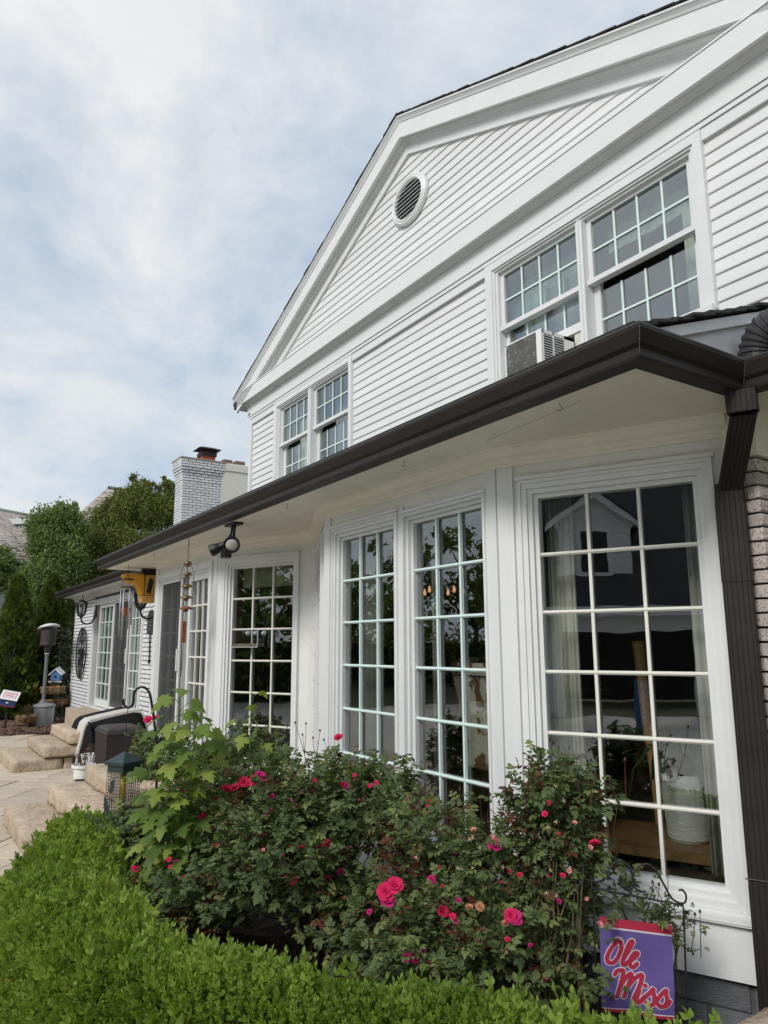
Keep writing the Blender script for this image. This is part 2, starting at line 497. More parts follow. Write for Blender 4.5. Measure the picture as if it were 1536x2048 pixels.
def grid(wf, win, u0, u1, v0, v1, rows, cols, barm, glass, y=0.05, bar=0.017, thin=False):
    pw, ph = (u1-u0)/cols, (v1-v0)/rows
    for i in range(cols):
        for j in range(rows):
            blk('pane', glass, win, wf, (u0+i*pw, y, v0+j*ph), (u0+(i+1)*pw, y+0.004, v0+(j+1)*ph))
    if thin:
        for i in range(1, cols):
            blk('muntin', barm, win, wf, (u0+i*pw-bar*.4, y-0.013, v0), (u0+i*pw+bar*.4, y-0.001, v1))
        for j in range(1, rows):
            blk('muntin', barm, win, wf, (u0, y-0.011, v0+j*ph-bar*.4), (u1, y-0.0015, v0+j*ph+bar*.4))
        return
    for i in range(1, cols):
        blk('muntin', barm, win, wf, (u0+i*pw-bar/2, y-0.022, v0), (u0+i*pw+bar/2, y-0.001, v1))
    for j in range(1, rows):
        blk('muntin', barm, win, wf, (u0, y-0.019, v0+j*ph-bar/2-.002), (u1, y-0.0015, v0+j*ph+bar/2+.002))
        blk('muntin', barm, win, wf, (u0, y-0.027, v0+j*ph-bar*.22), (u1, y-0.018, v0+j*ph+bar*.22))
def frame_boxes(b, u0, u1, v0, v1, steps):
    "nested rectangular frames; steps = (outer offset, inner offset, y front, y back)"
    for o, i, y0, y1 in steps:
        b.box((u0-o, y0, v0-o), (u0-i, y1, v1+o)); b.box((u1+i, y0, v0-o), (u1+o, y1, v1+o))
        b.box((u0-i, y0, v1+i), (u1+i, y1, v1+o)); b.box((u0-i, y0, v0-o), (u1+i, y1, v0-i))
def picture_window(wf, u0, u1, v0, v1, rows, cols, barm, label=None, side=0.105):
    b = MB(wf.M)
    frame_boxes(b, u0, u1, v0, v1, [(side, side-.02, -.034, .02), (side-.0205, .054, -.024, .02), (.0535, .026, -.006, .07), (.0255, 0.0, .018, .08)])
    b.box((u0-side-.012, -.045, v1+side+.001), (u1+side+.012, .01, v1+side+.022))
    b.box((u0-side-.004, -.055, v0-side-.028), (u1+side+.004, .01, v0-side-.001))
    w = b.build('window', TRIM, house)
    if label:
        w['label'] = label
    grid(wf, w, u0, u1, v0, v1, rows, cols, barm, GLASS)
    return w

C0, C1, C2, C3, C4, C5, C6, C7 = (-2.05, 3.432), (-3.192, 2.9), (-5.304, 2.9), (-6.44, 3.43), (-6.62, 3.43), (-7.755, 2.9), (-10.1, 2.9), (-11.24, 3.43)
def wf_of(a, b):
    return WF(a[0], a[1], math.degrees(math.atan2(b[1]-a[1], b[0]-a[0]))), math.hypot(b[0]-a[0], b[1]-a[1])
wfA, LA = wf_of(C1, C0)
wfB, LB = wf_of(C2, C1)
wfN, LN = wf_of(C3, C2)
wfF, LF = wf_of(C4, C3)
wfL, LL = wf_of(C5, C4)
wfP, LP = wf_of(C6, C5)
wfH, LH = wf_of(C7, C6)
VT, VB = 0.838, -1.12
wall_segment(wfA, LA, [(0.18, 1.13, VB-.06, VT+.06)])
wA = picture_window(wfA, 0.237, 1.074, VB, VT, 6, 3, CREAMBAR, 'tall cream framed bay window nearest the downspout')
wall_segment(wfB, LB, [(0.20, 1.01, VB-.06, VT+.06), (1.18, 1.98, VB-.06, VT+.06)])
wB1 = picture_window(wfB, 0.249, 0.984, VB, VT, 6, 3, MINT, 'left of the pair of tall windows with mint glazing bars', side=.1)
wB2 = picture_window(wfB, 1.218, 1.950, VB, VT, 6, 3, MINT, 'right of the pair of tall windows with mint glazing bars', side=.07)
# the pair shares a mullion board
MB(wfB.M).box((1.078, -.018, VB-.1), (1.142, .02, VT+.13)).build('mullion', TRIM, house)
wall_segment(wfN, LN, [(0.2, 0.95, VB-.06, VT+.06)])
wN = picture_window(wfN, 0.25, 0.90, VB, VT, 6, 3, CREAMBAR)
b = MB(wfN.M)
for u in (0.16, 0.98):
    for k in range(9):
        b.box((u-.005, -.037, VB+.1+k*.235), (u+.005, -.033, VB+.11+k*.235))
b.build('screw_row', BLACK, house)
wall_segment(wfF, LF, [])
wall_segment(wfL, LL, [(0.15, 1.12, VB-.06, VT+.06)])
wL = picture_window(wfL, 0.205, 1.03, VB, VT, 6, 3, CREAMBAR)
wall_segment(wfH, LH, [])
# patio sliding door: screen panel on the left, glazed panel on the right
FL = -1.165
wall_segment(wfP, LP, [(0.20, 2.11, FL, VT+.06)], z0=-1.62)
def slider(wf, ua, ub, panels, vtop, name, label, barm):
    "outer frame ua..ub; panels = (u0, u1, kind, y)"
    b = MB(wf.M)
    for o, i, y0, y1 in [(.075, .0, -.03, .03), (-.001, -.035, -.012, .10)]:
        b.box((ua-o, y0, FL), (ua-i, y1, vtop+o)); b.box((ub+i, y0, FL), (ub+o, y1, vtop+o))
        b.box((ua-i, y0, vtop+i), (ub+i, y1, vtop+o))
    b.box((ua-.06, -.05, FL-.04), (ub+.06, .1, FL-.001))
    d = b.build(name, TRIM, house)
    d['label'] = label
    for u0, u1, kind, y in panels:
        s = MB(wf.M)
        w = 0.07
        s.box((u0-w, y-.03, FL+.02), (u0, y+.03, vtop-.036)); s.box((u1, y-.03, FL+.02), (u1+w, y+.03, vtop-.036))
        s.box((u0, y-.03, vtop-.11), (u1, y+.03, vtop-.036)); s.box((u0, y-.03, FL+.02), (u1, y+.03, FL+.16))
        s.build('door_panel', TRIM, d)
        grid(wf, d, u0, u1, FL+.16, vtop-.11, 6, 3, barm, GLASS, y=y+.005, bar=.02)
        if kind == 'screen':
            f = MB(wf.M)
            f.box((u0-.02, y-.062, FL+.04), (u1+.02, y-.058, vtop-.06))
            f.build('insect_screen', SCREENMESH, d)
            e = MB(wf.M)
            e.box((u0-.045, y-.07, FL+.03), (u0-.0, y-.05, vtop-.04)); e.box((u1+.0, y-.07, FL+.03), (u1+.06, y-.05, vtop-.04))
            e.box((u0, y-.07, vtop-.07), (u1, y-.05, vtop-.04)); e.box((u0, y-.07, FL+.03), (u1, y-.05, FL+.08))
            e.build('screen_frame', TRIM if wf is not wfP else TRIM, d)
            h = MB(wf.M); h.box((u1+.012, y-.095, -.28), (u1+.045, y-.0695, -.02)); h.build('handle', TRIM, d)
    return d
def screenmat():
    m = bpy.data.materials.new('insect_screen_mesh'); m.use_nodes = True
    b = m.node_tree.nodes['Principled BSDF']
    b.inputs['Base Color'].default_value = (0.05, 0.05, 0.053, 1); b.inputs['Roughness'].default_value = 0.7
    b.inputs['Alpha'].default_value = 0.5
    return m
SCREENMESH = screenmat()
slider(wfP, 0.20, 2.11, [(0.31, 1.06, 'screen', .06), (1.49-.06, 2.045-.03, 'glass', .03)], VT+.05, 'patio_door', 'white sliding patio door with dark screen on its left', CREAMBAR)

# base boards under the bays, foundation blocks
for wf, Lx in ((wfA, LA), (wfB, LB), (wfN, LN), (wfF, LF), (wfL, LL)):
    blk('base_board', BOARD, house, wf, (-.012, -.022, -1.505), (Lx+.0, .09, -1.255))
    blk('drip_cap', TRIM, house, wf, (-.01, -.05, -1.262), (Lx, .0, -1.246))
for wf, Lx in ((wfA, LA), (wfB, LB)):
    MB(wf.M).box((0, .03, -2.1), (Lx, .12, -1.49)).build('foundation', MORTAR, house)
    for k in range(4):
        u = -(.19 if k % 2 else 0.0)
        while u < Lx:
            a, e = max(u, 0), min(u+.375, Lx)
            if e-a > .05:
                blk('foundation_block', FBLOCK, house, wf, (a+.006, .012+rnd.uniform(0, .01), -1.645-.14*k+.007), (e-.006, .08, -1.507-.14*k))
            u += .385
# corner boards
for (x, y), a in ((C1, 0), (C1, 25), (C2, 0), (C5, 0), (C5, 25), (C6, 0)):
    wf = WF(x, y, a)
    s = 1 if (a == 25) or (x, y) in (C2, C6) else -1
    u0, u1 = (0.002, .10) if s > 0 else (-.10, -.002)
    if (x, y) == C6:
        u0, u1 = -.0, .115
    blk('corner_board', TRIM, house, wf, (u0, -.02, -1.24), (u1, .01, VT+.20))

# crown moulding under the soffit: follows the wall line
path = [C0, C1, C2, C3, C4, C5, C6]
def offs(pts, d):
    "offset polyline outward (to the left of travel going right-to-left)"
    r = []
    for i, p in enumerate(pts):
        ns = []
        for a, b in ((i-1, i), (i, i+1)):
            if 0 <= a and b < len(pts):
                t = Vector((pts[b][0]-pts[a][0], pts[b][1]-pts[a][1])).normalized()
                ns.append(Vector((-t.y, t.x)))
        n = ns[0] if len(ns) == 1 else (ns[0]+ns[1])/(1+ns[0].dot(ns[1]))
        r.append(Vector(p)+n*d)
    return r
prof = [(0, ZS+.01), (.085, ZS+.01), (.085, ZS-.012), (.07, ZS-.02), (.052, ZS-.05), (.03, ZS-.066), (.026, ZS-.085), (.016, ZS-.09), (.016, ZS-.11), (0, ZS-.11)]
rings = [[] for _ in path]
for d, z in prof:
    for i, p in enumerate(offs(path, d)):
        rings[i].append((p.x, p.y, z))
MB().sweep(None, rings).build('crown_moulding', CREAM, house)

# soffit of the bays, its boards separated by a fine joint
XE = -11.5
YG = 2.36
so_ = MB()
so_.prism([(-1.8642, 2.4905, ZS), (XE+.12, 2.4905, ZS), (XE+.12, 3.6, ZS), (-1.8642, 3.6, ZS)], (0, 0, .03))
so_.build('soffit', CREAM, house)
# seam strips on the soffit
MB().prism([(-2.28, 2.62, ZS-.0025), (-2.285, 2.625, ZS-.0025), (-3.05, 2.70, ZS-.0025), (-3.05, 2.694, ZS-.0025)], (0, 0, .002)).build('soffit_seam', mat('old_seam', (0.55, 0.51, 0.42), 0.9), house)
sm_ = MB()
for x0, x1, y0 in ((-3.4, -5.2, 2.70), (-5.25, -7.6, 2.705), (-7.65, -11.2, 2.70), (-6.0, -11.2, 3.02)):
    sm_.box((x1, y0, ZS-.0012), (x0, y0+.0028, ZS+.002))
sm_.build('soffit_seam', MATS['old_seam'], house)
hk = MB()
for X in (-2.36, -3.68, -5.35, -9.1):
    c = Vector((X, 2.56, ZS-.012))
    hk.tube([c+Vector((0, 0, .014)), c+Vector((0, 0, 0)), c+Vector((.012, 0, -.012)), c+Vector((.008, 0, -.026)), c+Vector((-.010, 0, -.024)), c+Vector((-.014, 0, -.014))], .0022, 6)
hk.build('soffit_hook', mat('old_brass', (0.25, 0.2, 0.12), 0.5, metal=0.7), house)

# K-style gutter swept along the eave, round the corner and along the return
def gutter(name, pts):
    gp = [(0.0, 0.0), (.085, 0.0), (.090, .012), (.088, .045), (.105, .060), (.112, .075), (.128, .112), (.128, .125), (.118, .125), (.118, .118), (.110, .118), (.006, .016), (.0, .125)]
    o = [offs(pts, d) for d, z in gp]
    rr = [[(o[k][i].x, o[k][i].y, ZS-.004+gp[k][1]) for k in range(len(gp))] for i in range(len(pts))]
    g = MB().sweep(None, rr).build(name, BRONZE, house)
    lp = [(.120, .1255), (.1295, .1255), (.1295, .133), (.120, .133)]
    o = [offs(pts, d) for d, z in lp]
    rr = [[(o[k][i].x, o[k][i].y, ZS-.004+lp[k][1]) for k in range(4)] for i in range(len(pts))]
    MB().sweep(None, rr).build('gutter_lip', LIP, g)
    s = MB()
    for i in range(1, len(pts)-1):
        q = [offs(pts, d)[i] for d in (.093, .116, .131)]
        s.tube([(q[0].x, q[0].y, ZS+.02), (q[1].x, q[1].y, ZS+.075), (q[2].x, q[2].y, ZS+.112)], .0013, 6)
    s.build('sealed_joint', mat('grey_sealant', (0.12, 0.12, 0.12), 0.6), g)
    return g
gpath = [(1.2, 3.225), (-1.864, 3.225), (-1.864, 2.49), (XE, 2.49)]
gutter('gutter', gpath)
# fascia strip behind the gutter
MB().box((XE, 2.492, ZS+.012), (-1.868, 2.51, ZS+.14)).box((-1.89, 2.512, ZS+.012), (-1.868, 3.6, ZS+.14)).box((-1.8635, 3.227, ZS+.012), (1.2, 3.25, ZS+.14)).build('fascia', TRIM, house)

# low roof over the bays: deck, shingle courses showing at the rake, white rake board
def bay_z(Y):
    return 1.325+(Y-2.49)*0.352
deck = MB().prism([(-1.84, 2.42, bay_z(2.42)-.06), (-1.84, 4.49, bay_z(4.49)-.06), (-1.84, 4.49, bay_z(4.49)-.02), (-1.84, 2.42, bay_z(2.42)-.02)], (XE+1.84, 0, 0))
roofb = deck.build('roof', SHINGLE, house); roofb['label'] = 'low dark shingle roof over the window bays'
for k in range(15):
    Y = 2.40+k*0.14
    if k < 15:
        x0 = -1.80+rnd.uniform(-.012, .012)
        t = rnd.uniform(.010, .018)
        M = Matrix.Translation((0, 0, 0))
        s = MB()
        seg = 12
        xs = [x0+(XE-.05-x0)*i/seg for i in range(seg+1)]
        top = [(x, Y, bay_z(Y)+t+rnd.uniform(-.002, .002)) for x in xs]
        for i in range(seg):
            x, x2 = xs[i], xs[i+1]
            za, zb = bay_z(Y)+t, bay_z(Y+.17)
            s.add([(x, Y, za-.014), (x2, Y, za-.014), (x2, Y+.17, zb-.014), (x, Y+.17, zb-.014), (x, Y, za), (x2, Y, za), (x2, Y+.17, zb), (x, Y+.17, zb)],
                  [(0, 3, 2, 1), (4, 5, 6, 7), (0, 1, 5, 4), (1, 2, 6, 5), (2, 3, 7, 6), (3, 0, 4, 7)])
        s.build('shingle_course', SHINGLE, house)
# white gable-end panel and rake board under that roof
MB().prism([(-1.87, 2.55, ZS+.05), (-1.87, 4.49, ZS+.05), (-1.87, 4.49, bay_z(4.49)-.07), (-1.87, 2.55, bay_z(2.55)-.07)], (-.03, 0, 0)).build('gable_panel', TRIM, house)
MB().prism([(-1.835, 2.5, bay_z(2.5)-.075), (-1.835, 4.49, bay_z(4.49)-.075), (-1.835, 4.49, bay_z(4.49)-.022), (-1.835, 2.5, bay_z(2.5)-.022)], (-.034, 0, 0)).build('rake_board', TRIM, house)
# roof of the recess on the right
MB().prism([(-1.83, 3.27, 1.30), (1.2, 3.27, 1.30), (1.2, 4.49, 1.62), (-1.83, 4.49, 1.62)], (0, 0, -.04)).build('roof', SHINGLE, house)
MB().prism([(-1.864, 3.2255, ZS+.002), (1.2, 3.2255, ZS+.002), (1.2, 6.4, ZS+.002), (-1.866, 6.4, ZS+.002)], (0, 0, .03)).build('soffit', CREAM, house)

# downspout: outlet, slanted offset, vertical pipe with pressed ribs
def ribbed(b, pts, w, d, side):
    "rectangular pipe w x d along pts with three pressed grooves on its broad face; side = horizontal unit along the wall"
    side = Vector(side).normalized()
    prof = []
    n = 4
    front = []
    for i in range(n+1):
        u = -w/2+w*(.14+.72*i/n)
        front += [(u-.0025, -d/2), (u-.001, -d/2+.0025), (u+.001, -d/2+.0025), (u+.0025, -d/2)]
    prof = [(-w/2, d/2), (-w/2, -d/2+.006), (-w/2+.006, -d/2)]+front+[(w/2-.006, -d/2), (w/2, -d/2+.006), (w/2, d/2)]
    rr = []
    for i, p in enumerate(pts):
        p = Vector(p)
        t = (Vector(pts[min(i+1, len(pts)-1)])-Vector(pts[max(i-1, 0)])).normalized()
        back = t.cross(side).normalized()
        if back.y < 0:
            back = -back
        rr.append([p+side*u+back*v for u, v in prof])
    b.sweep(None, rr)
uA = Vector((math.cos(R_(25)), math.sin(R_(25)), 0))
nA = Vector((math.sin(R_(25)), -math.cos(R_(25)), 0))
dsx = Vector((C1[0], C1[1], 0))+uA*1.255+nA*.072
b = MB()
top0 = Vector((-1.792, 3.14, ZS+.0))
bend = Vector((dsx.x, dsx.y, 0.66))
ribbed(b, [top0, top0+Vector((-.004, .01, -.10))], .13, .10, uA)
ribbed(b, [top0+Vector((-.005, .02, -.09)), bend+Vector((0, 0, .09))], .115, .085, uA)
ribbed(b, [bend+Vector((0, 0, .12)), bend+Vector((0, 0, .05)), bend+Vector((0, 0, -.04))], .125, .096, uA)
ribbed(b, [bend+Vector((0, 0, .02)), bend+Vector((0, 0, -.36))], .135, .105, uA)
ribbed(b, [bend+Vector((0, 0, -.34)), Vector((dsx.x, dsx.y, -1.08))], .128, .098, uA)
ribbed(b, [Vector((dsx.x, dsx.y, -1.06)), Vector((dsx.x, dsx.y, -2.0))], .133, .103, uA)
ds = b.build('downspout', BRONZE, house)
st = MB()
for z in (-1.03, -1.70):
    q = dsx+nA*.052
    st.tube([(q.x-uA.x*.075, q.y-uA.y*.075, z), (q.x+uA.x*.075, q.y+uA.y*.075, z)], .003, 6)
st.build('strap', IRON, ds)
blk('trim_strip', TRIM, house, wfA, (1.24, -.005, -1.6), (1.30, .06, .98))

# worn painted brick pier beside the downspout
pier = MB().box((-2.06, 3.445, -2.0), (-1.925, 5.6, 0.985)).build('brick_pier', mat('pier_mortar', (0.045, 0.04, 0.04), 0.95, var=.3), house)
BU = [brick_unit('brick', OBRICK, k) for k in range(4)]
for k in range(38):
    z = 0.90-(k+1)*.0685+.0685
    za, zb = z-.060, z
    off = .11 if k % 2 else 0.0
    M = Matrix.Translation((-2.03, 3.425, za)) @ Matrix.Diagonal((.118, .06, .060, 1))
    link('brick', BU[k % 4], pier, M)
    yy = 3.418
    j = 0
    while yy < 4.2 and z > -1.2:
        l = (.105 if (j == 0 and k % 2) else .212)
        M = Matrix.Translation((-1.908, yy, za)) @ Matrix.Rotation(math.pi/2, 4, 'Z') @ Matrix.Diagonal((l-.012, .06, .060, 1))
        link('brick', BU[(k+j) % 4], pier, M)
        yy += l; j += 1
MB().box((-2.06, 3.40, .91), (-1.89, 5.6, 1.15)).build('frieze', CREAM, house)

# ---------------------------------------------------------------- the upper front: y = 4.5
YF = 4.5
wfU = WF(0, YF, 0)
XL, XR, XA = -10.80, -1.78, -6.29
# upper wall with the two window openings
LWa, LWb, RWa, RWb = -9.80, -7.70, -4.92, -2.78
b = MB()
b.box((XL, YF+.03, 1.5), (LWa, YF+.14, 4.25)); b.box((LWa, YF+.03, 3.52), (LWb, YF+.14, 4.25)); b.box((LWa, YF+.03, 1.5), (LWb, YF+.14, 2.35))
b.box((LWb, YF+.03, 1.5), (RWa, YF+.14, 4.25)); b.box((RWa, YF+.03, 3.52), (RWb, YF+.14, 4.25)); b.box((RWa, YF+.03, 1.5), (RWb, YF+.14, 2.35))
b.box((RWb, YF+.03, 1.5), (XR, YF+.14, 4.25))
b.build('wall', PAINT, house)
MB().prism([(XL, YF+.03, 4.25), (XR, YF+.03, 4.25), (XA, YF+.03, 6.05)], (0, .1, 0)).build('wall', PAINT, house)
def board(x0, x1, z, h, zl=None, x0t=None, x1t=None, clip=0):
    "one clapboard: thick lower edge, sloping face; its upper ends may be cut by the rake"
    x0t = x0 if x0t is None else x0t; x1t = x1 if x1t is None else x1t
    yb, yt = YF-.003, YF+.0105
    b = MB()
    pr = [(0, yb+.004, z-.004), (0, yb, z), (0, yb, z+.012), (0, yt, z+h+.008), (0, YF+.03, z+h+.008), (0, YF+.03, z-.004), (0, yb+.02, z-.012)]
    pr = [(yb+.014, z-.002), (yb+.005, z-.006), (yb, z), (yb, z+.010), (yt, z+h+.006), (YF+.031, z+h+.006), (YF+.031, z-.002)]
    L_, R__ = [], []
    for y, zz_ in pr:
        t = max(0, min(1, (zz_-z)/h))
        L_.append((x0+(x0t-x0)*t, y, zz_)); R__.append((x1+(x1t-x1)*t, y, zz_))
    b.sweep(None, [L_, R__])
    return b.build('siding_board', SIDING, house)
H = .1025
z = 3.551-H
while z > 1.9:
    for a, c in ((XL+.075, -9.895), (-7.612, -4.993), (-2.697, XR-.07)):
        cut = rnd.uniform(a+.8, c-.8) if c-a > 2 and rnd.random() < .4 else None
        if cut:
            board(a, cut-.0012, z, H); board(cut+.0012, c, z, H)
        else:
            board(a, c, z, H)
    z -= H
# gable boards
SL = 0.422
z = 4.135
while z < 5.78:
    half = (5.80-z)/SL; half2 = (5.80-(z+H))/SL
    if half2 < 0:
        half2 = 0.02
    a, c = XA-half, XA+half
    cut = rnd.choice((-9.0, -8.0, -7.2, -5.2, -4.4)) + rnd.uniform(-.2, .2)
    if a+.8 < cut < c-.8:
        board(a, cut-.001, z, H, x0t=XA-half2); board(cut+.001, c, z, H, x1t=XA+half2)
    else:
        board(a, c, z, H, x0t=XA-half2, x1t=XA+half2)
    z += H
# corner boards, frieze, moulding, cornice
blk('corner_board', TRIM, house, wfU, (XL-.012, -.03, 1.6), (XL+.072, .13, 3.68))
blk('corner_board', TRIM, house, wfU, (XR-.072, -.03, 1.6), (XR+.012, .13, 3.68))
blk('frieze', TRIM, house, wfU, (XL-.005, -.028, 3.715), (XR+.005, .03, 3.90))
blk('frieze_moulding', TRIM, house, wfU, (XL-.03, -.045, 3.694), (XR+.03, .03, 3.716))
blk('frieze_moulding', TRIM, house, wfU, (XL-.02, -.034, 3.652), (XR+.02, .03, 3.690))
blk('frieze', TRIM, house, wfU, (XL-.005, -.022, 3.555), (XR+.005, .03, 3.648))
blk('frieze_moulding', TRIM, house, wfU, (-7.6, -.03, 3.553), (-4.99, .0, 3.566))
XC0, XC1 = -11.17, -1.41
# horizontal cornice: cove, soffit, fascia, flashing
cv = MB()
cp = [(.0, 3.895), (-.05, 3.895), (-.055, 3.91), (-.085, 3.925), (-.115, 3.955), (-.12, 3.975), (0.03, 3.975)]
cv.sweep(None, [[(x, YF+y, z) for y, z in cp] for x in (XL-.10, XR+.10)])
cv.build('cornice_cove', TRIM, house)
CORN = mat('white_cornice_paint', (0.70, 0.71, 0.705), 0.45, var=.04, scale=4, bump=.08, bscale=30, dirt=(0.16, 0.15, 0.135), dscale=5, damt=.6, stretch=(.5, 1, 3), dlo=.64)
blk('cornice', CORN, house, wfU, (XC0+.06, -.142, 3.925), (XC1-.06, -.112, 4.125))
blk('cornice', CORN, house, wfU, (XC0+.05, -.150, 4.127), (XC1-.05, .03, 4.142))
# rakes: sloping fascia, crown, soffit and frieze board of the gable
def rake(side):
    x_e = XC0 if side < 0 else XC1
    def pt(s, dz, y):
        # s=0 at the eave tip, 1 at the apex
        return (x_e+(XA-x_e)*s, YF+y, 4.07+(6.13-4.07)*s+dz)
    def strip(name, poly, m, s0=0.0, s1=1.0):
        b = MB(); b.sweep(None, [[pt(s0, dz, y) for y, dz in poly], [pt(s1, dz, y) for y, dz in poly]])
        return b.build(name, m, house)
    strip('rake_board', [(-.142, -.268), (-.112, -.268), (-.112, -.07), (-.142, -.07)], CORN, .012)
    strip('rake_crown', [(-.140, -.0705), (-.150, -.070), (-.158, -.05), (-.175, -.025), (-.182, -.02), (-.182, -.002), (.03, -.002), (.03, -.0705)], TRIM)
    strip('rake_soffit', [(-.11, -.245), (.03, -.245), (.03, -.225), (-.11, -.225)], TRIM, .02)
    strip('rake_cove', [(.02, -.246), (-.075, -.246), (-.07, -.262), (-.04, -.285), (-.03, -.315), (.02, -.315)], TRIM, .05)
    strip('rake_frieze', [(.02, -.316), (-.027, -.316), (-.027, -.435), (.02, -.435)], TRIM, .05)
    # main roof slope behind, with shingle tabs showing along the rake
    b = MB(); b.sweep(None, [[pt(s, dz, y) for y, dz in [(-.165, .001), (9.0, .001), (9.0, .02), (-.165, .02)]] for s in (-.005, 1.0)])
    r = b.build('roof', SHINGLE, house)
    n = 38
    for k in range(n):
        s0 = k/n
        t = rnd.uniform(.006, .010); j = rnd.uniform(-.006, .006)
        q = MB()
        f0, f1 = pt(s0-.004, .021+t, -.19+j), pt((k+1.15)/n, .021, -.19+j)
        q.add([f0, f1, (f1[0], f1[1]+3.2, f1[2]), (f0[0], f0[1]+3.2, f0[2]),
               (f0[0], f0[1], f0[2]-.014), (f1[0], f1[1], f1[2]-.014), (f1[0], f1[1]+3.2, f1[2]-.014), (f0[0], f0[1]+3.2, f0[2]-.014)],
              [(0, 1, 2, 3), (4, 7, 6, 5), (0, 4, 5, 1), (1, 5, 6, 2), (2, 6, 7, 3), (3, 7, 4, 0)])
        q.build('shingle_course', SHINGLE, r)
rake(-1); rake(1)
# end of the main eave gutter at the gable foot
b = MB()
gp = [(0.0, 0.0), (-.075, 0.0), (-.085, .02), (-.085, .05), (-.115, .085), (-.12, .12), (0, .12)]
b.sweep(None, [[(XC0+.06+x, YF-.16+y, 3.90+z) for x, z in gp] for y in (0, 9)])
b.build('eave_gutter', BRONZE, house)
MB().box((XC0+.0605, YF-.141, 3.925), (XL-.03, 13.0, 3.94)).build('eave_soffit', TRIM, house)
# house body behind the upper front
MB().box((XL, YF+.14, 1.55), (XL+.12, 13, 3.95)).box((XR-.12, YF+.14, 1.2), (XR, 13, 3.95)).box((XL, 13, -1.6), (XR, 13.12, 3.95)).build('wall', SIDING, house)
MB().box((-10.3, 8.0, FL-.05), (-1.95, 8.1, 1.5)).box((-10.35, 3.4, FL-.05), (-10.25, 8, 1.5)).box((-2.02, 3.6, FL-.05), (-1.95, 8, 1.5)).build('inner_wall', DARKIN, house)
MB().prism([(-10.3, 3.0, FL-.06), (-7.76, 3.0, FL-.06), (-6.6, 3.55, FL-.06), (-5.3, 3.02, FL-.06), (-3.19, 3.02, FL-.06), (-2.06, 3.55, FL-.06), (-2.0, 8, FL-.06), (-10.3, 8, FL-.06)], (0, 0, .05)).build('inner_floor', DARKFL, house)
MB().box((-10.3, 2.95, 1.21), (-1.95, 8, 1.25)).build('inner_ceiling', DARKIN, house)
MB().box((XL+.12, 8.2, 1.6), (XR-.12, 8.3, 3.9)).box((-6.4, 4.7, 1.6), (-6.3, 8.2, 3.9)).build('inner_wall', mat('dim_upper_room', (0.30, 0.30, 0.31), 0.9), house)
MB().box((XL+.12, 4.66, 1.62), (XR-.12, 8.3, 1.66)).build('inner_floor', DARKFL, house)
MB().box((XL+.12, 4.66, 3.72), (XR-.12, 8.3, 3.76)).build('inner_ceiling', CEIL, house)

# double hung windows of the upper floor
def double_hung(x0, x1, raise_, label, thin=False):
    w = x1-x0
    b = MB(wfU.M)
    # sash frames: upper sash in front (y 0.0), lower sash behind
    zt, zm = 3.49, 2.980
    def sash(za, zb, y, lab):
        b.box((x0-.045, y-.02, za-.05), (x0, y+.02, zb+.035)); b.box((x1, y-.02, za-.05), (x1+.045, y+.02, zb+.035))
        b.box((x0, y-.02, zb), (x1, y+.02, zb+.035)); b.box((x0, y-.02, za-.05), (x1, y+.02, za))
    sash(zm, zt, .045, 0)
    b.box((x0-.05, .005, zm-.045), (x1+.05, .068, zm-.002))
    za, zb = 2.37+raise_, 2.885+raise_
    if raise_:
        b.box((x0-.045, .075, za-.075), (x0+.0, .115, zm)); b.box((x1, .075, za-.075), (x1+.045, .115, zm))
        b.box((x0, .075, za-.075), (x1, .115, za)); zb = 3.2
    else:
        b.box((x0-.045, .075, za-.06), (x0+.02, .115, zm)); b.box((x1-.02, .075, za-.06), (x1+.045, .115, zm))
        b.box((x0, .075, za-.06), (x1, .115, za)); zb = 2.93
    win = b.build('window', TRIM, house)
    win['label'] = label
    grid(wfU, win, x0, x1, zm, zt, 2, 4, MINT, GLASSUP, y=.05, bar=.022, thin=True)
    if raise_:
        grid(wfU, win, x0, x1, za, za+.51, 2, 4, MINT, GLASSUP, y=.095, bar=.022, thin=True)
    else:
        grid(wfU, win, x0, x1, za, za+.51, 2, 4, MINT, GLASSUP, y=.095, bar=.022, thin=True)
    return win
for xa, xb, xc, xd, ra, side in ((-9.655, -8.785, -8.60, -7.72, 0, 'left'), (-4.80, -3.895, -3.735, -2.83, .325, 'right')):
    # casing of the pair
    b = MB(wfU.M)
    zc0, zc1 = 2.27, 3.645
    for o, i, y0, y1 in [(.195, .10, -.042, .03), (.0995, .075, -.028, .05), (.0745, .047, -.01, .12)]:
        b.box((xa-o, y0, zc0), (xa-i, y1, 3.49+o*.75)); b.box((xd+i, y0, zc0), (xd+o*.7+i*.3, y1, 3.49+o*.75))
        b.box((xa-i, y0, 3.49+i*.75), (xd+i, y1, 3.49+o*.75))
    b.box((xb+.047, -.035, zc0), (xc-.047, .1, 3.52))
    b.box((xb+.075, -.045, zc0), (xc-.075, -.0355, 3.53))
    b.box((xa-.16, -.07, 2.245), (xd+.16, .12, 2.30))
    b.build('window_casing', TRIM, house)
    double_hung(xa, xb, ra, 'left sash window of the %s upper pair' % side)
    double_hung(xc, xd, 0, 'right sash window of the %s upper pair' % side)
# accordion panel beside the air conditioner
b = MB(wfU.M)
for k in range(20):
    x = -4.03+k*.0075
    b.box((x, .088 if k % 2 else .094, 2.30), (x+.0073, .11, 2.62))
b.build('accordion_panel', CREAMBAR, house)
MB(wfU.M).box((-4.80, .085, 2.30), (-4.44, .11, 2.62)).build('filler_panel', CREAMBAR, house)
